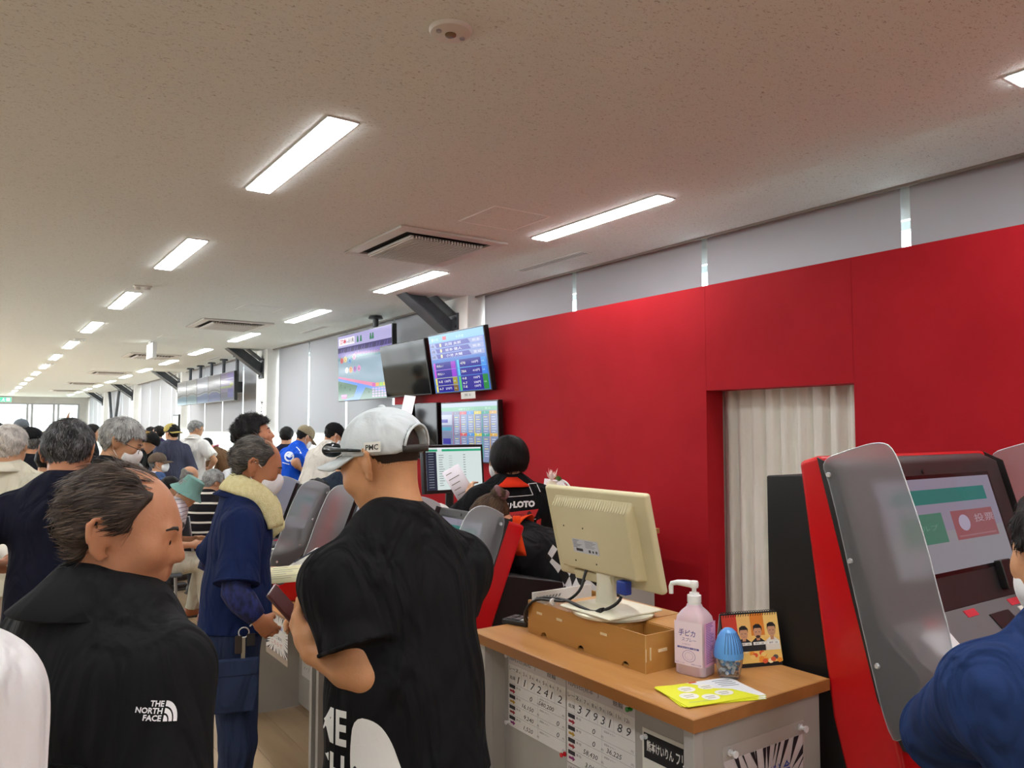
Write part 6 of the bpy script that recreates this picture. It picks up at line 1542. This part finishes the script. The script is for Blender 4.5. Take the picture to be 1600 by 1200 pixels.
# --- balding man in a black jacket
a = (166, 1.32, 34)
p3 = person(*a, 'balding man in a black zip jacket with a small white logo on the back', 1.58, lean=1, head=(46, 12), h=.006, fine=True, skin_c=(186, 130, 96),
            shirt=dict(c=(24, 25, 27), ease=.056, hem=-.12, sleeve='long', fold=.55, wr=.010, name='jacket'), pants=(40, 40, 46), hair=('thin', (40, 32, 28), (112, 96, 84), .5, .012), strands=4200, collar=((26, 27, 29), .05, .075), fat=1.06)
a3 = a
o = lp(*a, 217, 1042, 1.30); sd = unit(lp(*a, 240, 1045, 1.0)-lp(*a, 240, 1045, 1.3)); sd[2] = 0; sd = unit(sd); er = unit(np.cross((0, 0, 1), sd)); tl = .18
ea, eb = er*cos(tl)-np.array([0, 0, sin(tl)]), np.array([0, 0, cos(tl)])+er*sin(tl)
def dr3(P):
    Wc = (236, 236, 240)
    P.text('THE', .33, .68, .26, Wc, 0, w=.32, bold=.03); P.text('NORTH', .02, .37, .26, Wc, 0, w=.62, bold=.03); P.text('FACE', .22, .06, .26, Wc, 0, w=.42, bold=.03)
    for r0, r1 in ((0, .10), (.13, .21), (.24, .33)):
        pts = [(.69+r1*cos(t), .06+r1*2.7*sin(t)) for t in np.linspace(0, pi/2, 9)]+[(.69+r0*cos(t), .06+r0*2.7*sin(t)) for t in np.linspace(pi/2, 0, 9)]
        for i in range(8): P.poly([pts[i], pts[i+1], pts[16-i], pts[17-i]], Wc, 0)
o_ = decal(p3, p3['shirt'], o-eb*.02, ea*.058, eb*.03, dr3, 'back_logo', seg=.01)
for o_, side in ((0, 1),):
    m = MB(); pth = [p3['shl'][-1]+np.array([.03, y, z]) for y, z in ((.13, -.16), (.105, -.04), (.06, .055), (-.0, .075), (-.06, .055), (-.115, -.02), (-.145, -.14), (-.15, -.26))]
    pth = smooth_poly(pth, 2, False)[:-3]; vs = []
    for c in pth: vs += [c-np.array([.016, 0, 0]), c+np.array([.016, 0, 0])]
    m.add(vs, [(2*i, 2*i+1, 2*i+3, 2*i+2) for i in range(len(pth)-1)]); so_ = m.build('bag_strap', plain((30, 28, 27), .6), p3['root'], smooth=True); so_.modifiers.new('thick', 'SOLIDIFY').thickness = .004
    MB().obox(pth[10]+np.array([-.018, -.01, .002]), (.036, 0, 0), (0, .03, .0), (0, 0, .006)).build('buckle', plain((190, 188, 180), .25, .9), p3['root'], bevel=.002)
# yoke seam
sm_ = MB(); bvh = BVHTree.FromPolygons([v.co for v in p3['shirt'].data.vertices], [q.vertices for q in p3['shirt'].data.polygons]); pts = []
for i in range(25):
    x = -.17+.34*i/24; hit = bvh.ray_cast(Vector((x, -.6, p3['nb'][2]-.19)), Vector((0, 1, 0)))
    if hit[0]: pts.append(hit[0]+Vector((0, -.001, 0)))
sm_.tube(pts, .0025, 5); sm_.build('yoke_seam', fabric((18, 19, 21), .1, .9, .2), p3['shirt'], smooth=True)

# --- white shirt at the left edge
person(-215, .88, 20, 'person in a white shirt whose shoulder shows at the corner beside the black jacket', 1.70, h=.009, fine=True, shirt=dict(c=(226, 226, 226), ease=.03, sleeve='long', fold=.5, wr=.006), pants=(70, 66, 60), hair=BLACK())

# --- blue shirt at the kiosk
a = (1742, 1.14, 4)
p35 = person(*a, 'man in a blue cotton shirt and white mask standing at the large kiosk', 1.56, lean=10, head=(-8, 12), h=.007, fine=True, skin_c=(204, 150, 110), arms={'L': dict(to=lp(*a, 1560, 1075, 1.52), hint=(-.9, -.3, -.6)), 'R': dict(to=lp(*a, 1800, 1075, 1.52), hint=(.9, -.3, -.6))},
             fat=1.12, shirt=dict(c=(34, 54, 98), ease=.036, sleeve='long', fold=.7, wr=.008), hair=BLACK(.012), strands=1500, mask=(236, 236, 236), collar=((34, 54, 98), .01, .035))

# --- navy T-shirt at the left
a = (96, 2.92, -18)
p5 = person(*a, 'grey-haired man in a navy T-shirt reading with his head bowed', 1.68, lean=10, head=(2, 26), h=.007, fine=True, skin_c=(190, 132, 98), arms={'L': dict(to=lp(*a, 4, 885, 2.95), hint=(-.7, -.4, -.7), dir=(.3, .8, .3), palm=(.9, 0, .2), curl=.8), 'R': dict(to=lp(*a, 68, 885, 3.25), hint=(.8, -.4, -.6), curl=.8)},
            shirt=dict(c=(20, 22, 38), ease=.026, hem=-.06, slen=.95, cuff=.064, fold=.5, wr=.006, name='tshirt'), pants=(24, 25, 32), hair=('short', (30, 30, 32), (150, 150, 150), .42, .018), strands=3600)
sheet_obj('folded_paper', 'folded paper in the hands of the man in the navy T-shirt', (214, 206, 190), .20, .15, Vector(l2w(p5, p5['A'][-1][1]+np.array([.06, .09, .03]))), (radians(30), 0, radians(20)), .01)
hp_ = Vector(l2w(p5, (.155, -.045, .93))); sheet_obj('pocket_paper', 'pale folded paper in the hip pocket of the man in the navy T-shirt', (190, 190, 170), .05, .16, hp_, (radians(80), 0, radians(-30)), .004)

# --- beige jacket at the left
person(16, 4.3, 2, 'white-haired man in a beige linen jacket seen from behind', 1.66, head=(-16, 6), h=.009, shirt=dict(c=(204, 198, 178), ease=.034, sleeve='long', hem=-.16, fold=.5, wr=.006, name='jacket'), pants=(196, 186, 180), hair=('short', (110, 106, 102), (226, 220, 212), .85, .011), strands=2200, collar=((210, 205, 186), .02, .045))
# --- black T-shirt, grey hair, mask and glasses
a = (158, 4.1, 38)
p7 = person(*a, 'grey-haired man in a black T-shirt with a white mask and glasses', 1.70, lean=8, head=(36, 24), h=.008, skin_c=(196, 148, 112), shirt=dict(c=(24, 26, 27), ease=.026, fold=.5, name='tshirt'), hair=GREY(.75, .02), strands=2600, mask=(236, 236, 234), glasses=(40, 30, 34))
# --- curly-haired man looking up
a = (404, 4.8, 62)
person(*a, 'man with thick curly black hair looking up to the right in a navy check shirt', 1.715, lean=-2, head=(12, -14), h=.008, skin_c=(186, 128, 96), shirt=dict(mat=stripes((34, 42, 66), (120, 130, 150), .055, .18, c3=(96, 106, 130)), ease=.026, sleeve='long'), hair=('curly', (12, 11, 12), (44, 40, 40), .35, .024), strands=3000)

# --- clerk with a black bob
a = (796, 4.0, -18)
c1 = person(*a, 'clerk with a black bob in a black uniform shirt with red collar and lettering', 1.60, head=(-30, 4), h=.008, fine=True, skin_c=(214, 168, 136), arms={'L': dict(to=lp(*a, 736, 790, 3.98), hint=(-.8, -.3, -.7), dir=(-.1, .55, .8), palm=(.7, .3, -.2), curl=.7), 'R': dict(to=lp(*a, 800, 860, 4.25), hint=(.9, -.5, -.4))},
            shirt=dict(c=(18, 18, 20), ease=.032, slen=.98, cuff=.066, fold=.5, name='uniform_shirt'), hair=('bob', (14, 11, 11), (46, 38, 36), .3, 0), strands=3500, mask=(236, 236, 238), collar=((214, 50, 24), .012, .045), pants=(24, 24, 26))
o = lp(*a, 772, 814, 3.8); sd = unit(lp(*a, 800, 800, 3.5)-lp(*a, 800, 800, 4.0)); sd[2] = 0; sd = unit(sd); er = unit(np.cross((0, 0, 1), sd))
def drc(P):
    Wc, Rd = (232, 232, 232), (190, 36, 40)
    P.line((.0, .74), (.25, .82), .015, Wc, 0); P.line((.25, .82), (.82, .85), .015, Wc, 0); P.line((.82, .85), (.72, 1.14), .015, Wc, 0); P.line((.72, 1.14), (.9, 1.14), .015, Wc, 0); P.line((.9, 1.14), (.98, .92), .015, Wc, 0)
    P.text('チャリ', .0, .50, .17, Wc, 1, w=.36, bold=.05); P.text('LOTO', .40, .54, .17, Wc, 1, w=.46, bold=.06); P.rect(.375, .6, .39, .64, Wc, 1)
    P.poly([(.0, .2), (.3, .26), (.86, .28), (.94, .48), (.6, .46), (.0, .40)], Rd, 0); P.text('CHARI-LOTO', .12, .30, .08, (30, 24, 26), 1, w=.5); P.disc(.74, .37, .05, .07, (60, 20, 24), 1)
    P.poly([(.84, -.1), (.98, -.1), (1.0, .22), (.9, .18)], Rd, 0); P.line((.84, -.1), (.98, -.1), .015, Wc, 1); P.line((.2, .18), (.88, .22), .012, Wc, 0)
decal(c1, c1['shirt'], o-np.array([0, 0, .045]), er*.235, np.array([0, 0, .19]), drc, 'back_print', seg=.012)
def drk(P):
    for i, t in enumerate(('熊', '本', 'Q')): P.text(t, .1+.3*i, .2, .6, (230, 230, 230), 0, bold=.02)
sheet_obj('receipt_sheet', 'white printed sheet held up by the clerk with the bob', (232, 226, 234), .10, .20, Vector(l2w(c1, c1['A'][-1][1]+np.array([-.035, .10, .10]))), (radians(75), radians(-28), -c1['az']), 0, 5)
# --- clerk bending down
a = (918, 3.2, -64)
c2 = person(*a, 'clerk with tied brown hair bending over behind the kiosk in an orange-collared uniform', 1.56, lean=56, head=(-8, 50), h=.009, fine=True, skin_c=(200, 148, 116), arms={'L': dict(to=lp(*a, 815, 985, 2.95), hint=(-.3, -.2, -.9)), 'R': dict(to=lp(*a, 800, 985, 3.3), hint=(.3, -.3, -.9))},
            shirt=dict(c=(22, 22, 24), ease=.034, slen=.98, cuff=.07, fold=.6, name='uniform_shirt', hem=-.04), hair=('bun', (48, 34, 24), (120, 92, 64), .45, 0), strands=3000, collar=((222, 70, 26), .02, .055), pants=(26, 26, 28))
MB().tube([c2['W'](.03*cos(t), -.135+.012*sin(t*2), .055+.03*sin(t)) for t in np.linspace(0, 2*pi, 17)[:-1]], .012, 8, closed=True).build('scrunchie', plain((110, 74, 76), .7), c2['root'], smooth=True)
sh_ = c2['nb']; m = MB(); vs = []
for i in range(9):
    t = i/8; c = lp(*a, 803+6*t, 806+62*t, 3.0); e_ = lp(*a, 815+6*t, 806+62*t, 3.0)
    for j, w_ in ((0, -.1), (1, 1.0)): vs.append(c+(e_-c)*w_*(1-.25*t)*1.15+np.array([0, .012*sin(3*t+j), 0]))
m.add(vs, [(2*i, 2*i+1, 2*i+3, 2*i+2) for i in range(8)]); so_ = m.build('scarf', fabric((222, 66, 24), .08, .9, .3), c2['root'], smooth=True); so_.modifiers.new('thick', 'SOLIDIFY').thickness = .006
hp = c2['P0']+c2['up']*-.035
MB().tube([hp+np.array([.152*cos(t), .0, 0])+c2['fw']*.125*sin(t) for t in np.linspace(0, 2*pi, 33)[:-1]], .010, 8, closed=True).build('orange_hem', fabric((214, 60, 24), .08, .9, .2), c2['root'], smooth=True)
MB().tube([c2['nt']+np.array([.0, .02, -.05]), c2['nt']+np.array([.02, .06, -.2]), c2['nt']+np.array([.01, .05, -.34]), c2['nt']+np.array([-.05, .05, -.2]), c2['nt']+np.array([-.05, .0, -.05])], .004, 6).build('lanyard', noisy((30, 30, 30), (210, 210, 210), 90, .7, lo=.45, hi=.55), c2['root'], smooth=True)
def dr2(P):
    for i in range(3): P.text('チャリ'[i], .1, .66-.3*i, .24, (230, 230, 230), 0, bold=.05)
    P.line((.0, 1.0), (.0, .0), .03, (220, 220, 220), 0); P.line((.0, 1.0), (.5, 1.05), .03, (220, 220, 220), 0)
sd2 = -c2['fw']; e_r = np.array([1., 0, 0]); e_u = unit(np.cross(sd2, e_r))
decal(c2, c2['shirt'], c2['waist']-e_r*.02-e_u*.06, e_r*.12, e_u*.14, dr2, 'back_print', seg=.012)

# ------------------------------------------------------------------ the crowd down the hall
def crowd(px, d, rel, label, **kw):
    kw.setdefault('h', .011 if d < 7 else .013 if d < 9.5 else .016)
    return person(px, d, rel, label, **kw)
crowd(52, 6.2, -40, 'person in a black cap and dark jacket behind the beige jacket', Ht=1.64, head=(-30, 12), hat=('cap', (22, 22, 24)), hair=GREY(.4, .006), shirt=dict(c=(26, 28, 34), ease=.03, sleeve='long'))
crowd(75, 5.4, 0, 'person in a dark navy top standing close behind the navy T-shirt man', Ht=1.52, head=(0, 20), hair=BLACK(), shirt=dict(c=(24, 27, 34), ease=.03, sleeve='long'))
crowd(34, 10.5, -20, 'grey-capped head against the bright glass doors', Ht=1.76, head=(0, 4), hat=('cap', (92, 98, 104)), hair=GREY(.4, .006), shirt=dict(c=(90, 94, 100), sleeve='long'))
crowd(-4, 9.0, 0, 'dark-haired head at the edge beside the white-haired man', Ht=1.70, hair=BLACK(), shirt=dict(c=(40, 40, 46)))
crowd(60, 14, -60, 'far person in a black cap before the glass doors', Ht=1.62, hat=('cap', (20, 20, 24)), hair=BLACK(.008), shirt=dict(c=(206, 196, 150)))
crowd(68, 9.5, 20, 'person with pale yellow hair beyond the black cap', Ht=1.60, hair=('short', (190, 176, 120), (226, 216, 170), .6, .016), shirt=dict(c=(70, 66, 60)))
crowd(118, 12.5, 10, 'person in a navy sun hat raising a hand by the glass doors', Ht=1.74, hat=('bucket', (36, 38, 66)), hair=BLACK(), shirt=dict(c=(60, 64, 80)), arms={'L': dict(to=(-.24, .12, 1.72), hint=(-.9, .1, -.2), dir=(0, 0, 1))})
crowd(143, 11.5, 60, 'dark-haired person beside the far V brace', Ht=1.70, hair=BLACK(), shirt=dict(c=(40, 42, 48)))
crowd(197, 12, 20, 'person with full black curly hair among the black-clad group', Ht=1.70, head=(30, 14), hair=('curly', (12, 12, 13), (36, 34, 34), .3, .026), shirt=dict(c=(20, 20, 22), sleeve='long', ease=.03))
crowd(196, 10.3, 50, 'person in a wide black hat leaning in the black-clad group', Ht=1.63, lean=14, head=(10, 26), hat=('bucket', (18, 18, 20)), hair=BLACK(), shirt=dict(c=(18, 18, 20), sleeve='long', ease=.03))
a = (192, 8.7, 62)
q = crowd(*a, 'person with bleached hair under a black cap bending forward', Ht=1.66, lean=26, head=(10, 34), hat=('cap', (22, 22, 22), 150), hair=('short', (120, 92, 40), (196, 164, 92), .6, .012), shirt=dict(c=(18, 19, 20), sleeve='short', ease=.03), strands=900)
a = (222, 11.0, -28)
q = crowd(*a, 'person in a navy cap and black hoodie with white vertical lettering', Ht=1.63, lean=14, head=(40, 18), hat=('cap', (34, 34, 70)), hair=BLACK(.006), shirt=dict(c=(20, 20, 22), sleeve='long', ease=.036))
o = lp(*a, 211, 735, 10.8); sd = unit(lp(*a, 215, 720, 9.0)-lp(*a, 215, 720, 11.0)); sd[2] = 0; sd = unit(sd); er = unit(np.cross((0, 0, 1), sd))
decal(q, q['shirt'], o, er*.12, np.array([0, 0, .30]), lambda P: [P.text('lotu', .75, .0, .34, (232, 232, 232), 0, w=.95*1.0, rot=pi/2, bold=.01)], 'back_lettering')
crowd(236, 12.3, -10, 'dark-haired man in an olive brown shirt', Ht=1.60, lean=8, head=(-14, 16), hair=BLACK(), shirt=dict(c=(66, 52, 34), sleeve='long', ease=.03))
crowd(248, 13.4, -55, 'masked man in a blue-grey polo looking up to the screens', Ht=1.69, head=(-25, -12), hair=BLACK(.01), mask=(236, 236, 236), shirt=dict(c=(96, 104, 124), ease=.03), collar=((60, 50, 90), .01, .035), h=.011)
crowd(236, 14.8, -80, 'dark-haired man looking left behind the blue-grey polo', Ht=1.67, head=(-10, -6), hair=BLACK(), shirt=dict(c=(60, 58, 60)))
YC = noisy((40, 36, 28), (206, 184, 96), 260, .8, stretch=(1, 1, .6), lo=.42, hi=.5)
crowd(271, 10.9, -50, 'person in a yellow patterned cap and slate T-shirt', Ht=1.70, head=(-16, 2), hat=('cap', YC, 180), hair=BLACK(.012), shirt=dict(c=(66, 68, 86), ease=.03, slen=1.2), pants=(40, 40, 50), h=.011)
a = (304, 11.3, 18)
crowd(*a, 'grey-haired man with glasses in a white polo shirt', Ht=1.76, head=(40, 12), hair=GREY(.6, .012), glasses=(50, 40, 40), shirt=dict(c=(222, 220, 216), ease=.034, hem=-.05), pants=(150, 132, 108), h=.011, arms={'R': dict(to=lp(*a, 327, 732, 11.3), hint=(.9, -.2, -.5))}, collar=((222, 220, 216), .01, .035))
crowd(364, 12.6, -84, 'person in a brown long-sleeved top bending low over the seats', Ht=1.66, lean=48, head=(0, 50), hair=BLACK(), shirt=dict(c=(96, 70, 48), sleeve='long', ease=.022), pants=(70, 60, 54), collar=((226, 130, 150), .01, .03), arms={'L': dict(to=(-.16, .45, .72), hint=(0, -1, 0)), 'R': dict(to=(.16, .42, .72), hint=(0, -1, 0))})
crowd(448, 10.0, -8, 'dark-haired person behind the blue jersey', Ht=1.66, head=(0, 14), hair=BLACK(.018), shirt=dict(c=(34, 36, 56)))
a = (446, 8.8, 42)
q = crowd(*a, 'man in a khaki cap and bright blue jersey with white print leaning forward', Ht=1.72, lean=24, head=(6, 34), hat=('cap', (150, 138, 112)), hair=BLACK(.006), mask=(236, 236, 236), shirt=dict(c=(24, 84, 206), ease=.034, hem=-.08, fold=.6), h=.009, arms={'R': dict(to=lp(*a, 474, 735, 8.7), hint=(.5, -.6, -.7))})
sd = unit(lp(*a, 445, 690, 5.0)-lp(*a, 445, 690, 6.4)); sd = unit(sd); er = unit(np.cross((0, 0, 1), sd)); eu = np.cross(sd, er); o = lp(*a, 436, 702, 8.5)
def drb(P):
    Wc = (222, 230, 244); P.ring(.38, .55, .2, .22, .35, Wc, 0); P.poly([(.2, .6), (.5, .74), (.56, .62), (.4, .5)], Wc, 0); P.text('KUMA', .72, .62, .16, Wc, 0, w=.42, rot=-.7, bold=.03); P.text('PT', .6, .34, .12, Wc, 0); P.line((.1, .3), (.4, .22), .03, Wc, 0)
    for i in range(10): t = 1.2-.2*i; P.poly([(.55+.30*cos(t), .55+.42*sin(t)), (.55+.34*cos(t), .55+.46*sin(t)), (.55+.34*cos(t-.2), .55+.46*sin(t-.2)), (.55+.30*cos(t-.2), .55+.42*sin(t-.2))], Wc, 0) if i < 6 else None
decal(q, q['shirt'], q['chest']+q['up']*.03-er*.15-eu*.12, er*.26, eu*.26, drb, 'back_print', seg=.015)
a = (494, 8.0, 40)
crowd(*a, 'man in a black cap and cream long-sleeved shirt leaning forward', Ht=1.73, lean=20, head=(10, 30), hat=('cap', (26, 24, 26)), hair=BLACK(.005), mask=(236, 236, 236), shirt=dict(c=(212, 206, 196), sleeve='long', ease=.036, hem=-.1, fold=.5), h=.010)
person(527, 7.2, 10, 'person in dark navy standing behind the cap peak of the black T-shirt man', 1.40, h=.012, lean=14, head=(0, 30), shirt=dict(c=(36, 44, 56), ease=.034, sleeve='long'), hair=BLACK())
def chair(px, d, rel, label):
    X0, Y0 = ground(px, d); az = PSI+radians(rel); r_ = empty('chair', (X0, Y0, 0), -az, label, 'chair', 'chairs in the seating area')
    cm = plain((150, 150, 148), .4, .6); pm_ = fabric((92, 96, 104), .05, .8, .1)
    MB().box(-.21, .21, -.20, .22, .40, .43).build('seat', pm_, r_, bevel=.012)
    b = MB(); b.obox((-.2, -.245, .58), (.4, 0, 0), (0, -.05, .28), (0, -.02, -.004)); b.build('backrest', pm_, r_, bevel=.01)
    for sx in (-.19, .19):
        MB().cyl((sx, .19, 0), (sx, .17, .40), .011, n=8).build('leg', cm, r_); MB().tube([(sx, -.24, 0), (sx, -.2, .40), (sx, -.25, .60), (sx, -.30, .86)], .011, 8).build('leg', cm, r_, smooth=True)
def sit(px, d, rel, label, clabel, **kw):
    chair(px, d, rel, clabel); return crowd(px, d, rel, label, seated=True, **kw)
sit(208, 8.2, 38, 'seated grey-haired man with a pale yellow mask', 'chair of the man with the yellow mask', Ht=1.68, head=(16, 8), hair=GREY(.75, .01), mask=(226, 216, 170), shirt=dict(c=(80, 86, 96)), h=.009)
sit(249, 9.9, 58, 'seated man in a brown cap, glasses, white mask and blue jacket', 'chair of the man in the brown cap', Ht=1.72, head=(14, -4), hat=('cap', (98, 84, 72)), hair=GREY(.4, .006), glasses=(120, 30, 36), mask=(236, 236, 236), shirt=dict(c=(70, 92, 134), sleeve='long'), collar=((206, 200, 216), .014, .04), h=.009)
sit(238, 7.6, 40, 'dark-haired seated person low in front of the blue jacket', 'chair of the low dark-haired person', Ht=1.55, lean=20, head=(0, 30), hair=BLACK(), shirt=dict(c=(60, 90, 130)))
sit(277, 8.9, 60, 'seated man with a bare balding head behind the green hat', 'chair of the balding seated man', Ht=1.60, lean=14, head=(10, 24), hair=('ring', (100, 96, 92), (170, 166, 160), .6, .006), shirt=dict(c=(232, 232, 234)))
a = (246, 6.6, 66)
sit(*a, 'seated man in a green bucket hat, striped shirt and pale trousers', 'chair of the man in the green bucket hat', Ht=1.66, lean=26, head=(10, 34), hat=('bucket', (112, 150, 142)), hair=GREY(.6, .006), shirt=dict(mat=stripes((214, 204, 208), (150, 138, 150), .032, .2), ease=.03), pants=(196, 190, 172), shoes=(150, 84, 44), h=.009, fine=True, arms={'R': dict(to=(.2, .28, .66), hint=(.5, -.8, -.2)), 'L': dict(to=(-.15, .3, .66), hint=(-.5, -.8, -.2))})
sit(312, 7.2, 22, 'seated grey-haired man in a black shirt with white stripes', 'chair of the man in the striped black shirt', Ht=1.66, lean=18, head=(20, 22), hair=GREY(.62, .014), shirt=dict(mat=stripes((26, 22, 26), (216, 208, 196), .085, .2), ease=.034), pants=(196, 192, 176), h=.009, strands=1200)
sit(374, 11.6, -50, 'seated white-haired person by the windows', 'chair by the windows', Ht=1.72, head=(-20, 10), hair=('short', (150, 150, 150), (230, 230, 230), .85, .01), shirt=dict(c=(226, 226, 230)))
sit(466, 6.0, 45, 'seated dark-haired man in a lilac shirt bowing over papers', 'chair of the man in the lilac shirt', Ht=1.66, lean=12, head=(10, 44), hair=('short', (18, 16, 16), (90, 86, 84), .4, .012), shirt=dict(c=(206, 198, 214), sleeve='long', ease=.03), h=.009, collar=((206, 198, 214), .01, .035))
# black bag with a white mark on a chair, and writing table by the windows
X0, Y0 = ground(334, 8.7); bg = empty('black_bag', (X0, Y0, 0), 0, 'black bag with a white mark on a chair behind the striped shirt', 'bag'); F = Field(.014); F.cone((-.12, 0, .62), (.12, 0, .62), .13, .13, .03); F.cone((-.1, 0, .8), (.1, 0, .8), .08, .08, .05)
V, Q = F.mesh(); raw_mesh('sack', V, Q, fabric((20, 20, 22), .1, .8, .6), bg); MB().obox((-.02, -.145, .72), (.08, 0, -.02), (0, 0, .02), (0, -.003, 0)).build('mark', plain((220, 220, 220), .6), bg); MB().tube([(-.1, 0, .84), (-.05, 0, 1.0), (.05, 0, 1.0), (.1, 0, .84)], .01, 8).build('strap', BLACKP, bg, smooth=True)
chair(334, 8.7, 40, 'chair carrying the black bag')
bg.location.z = -.06
wt = empty('writing_table', (3.62, 7.15, 0), 0, 'long writing table beyond the kiosks where men lean', 'table')
MB().box(-.05, .55, .6, 3.0, .93, .96).build('tabletop', plain((226, 222, 212), .5), wt, bevel=.003)
for x in (0, .5):
    for y in (.65, 2.95): MB().cyl((x, y, 0), (x, y, .93), .02, n=10).build('leg', ALU, wt)
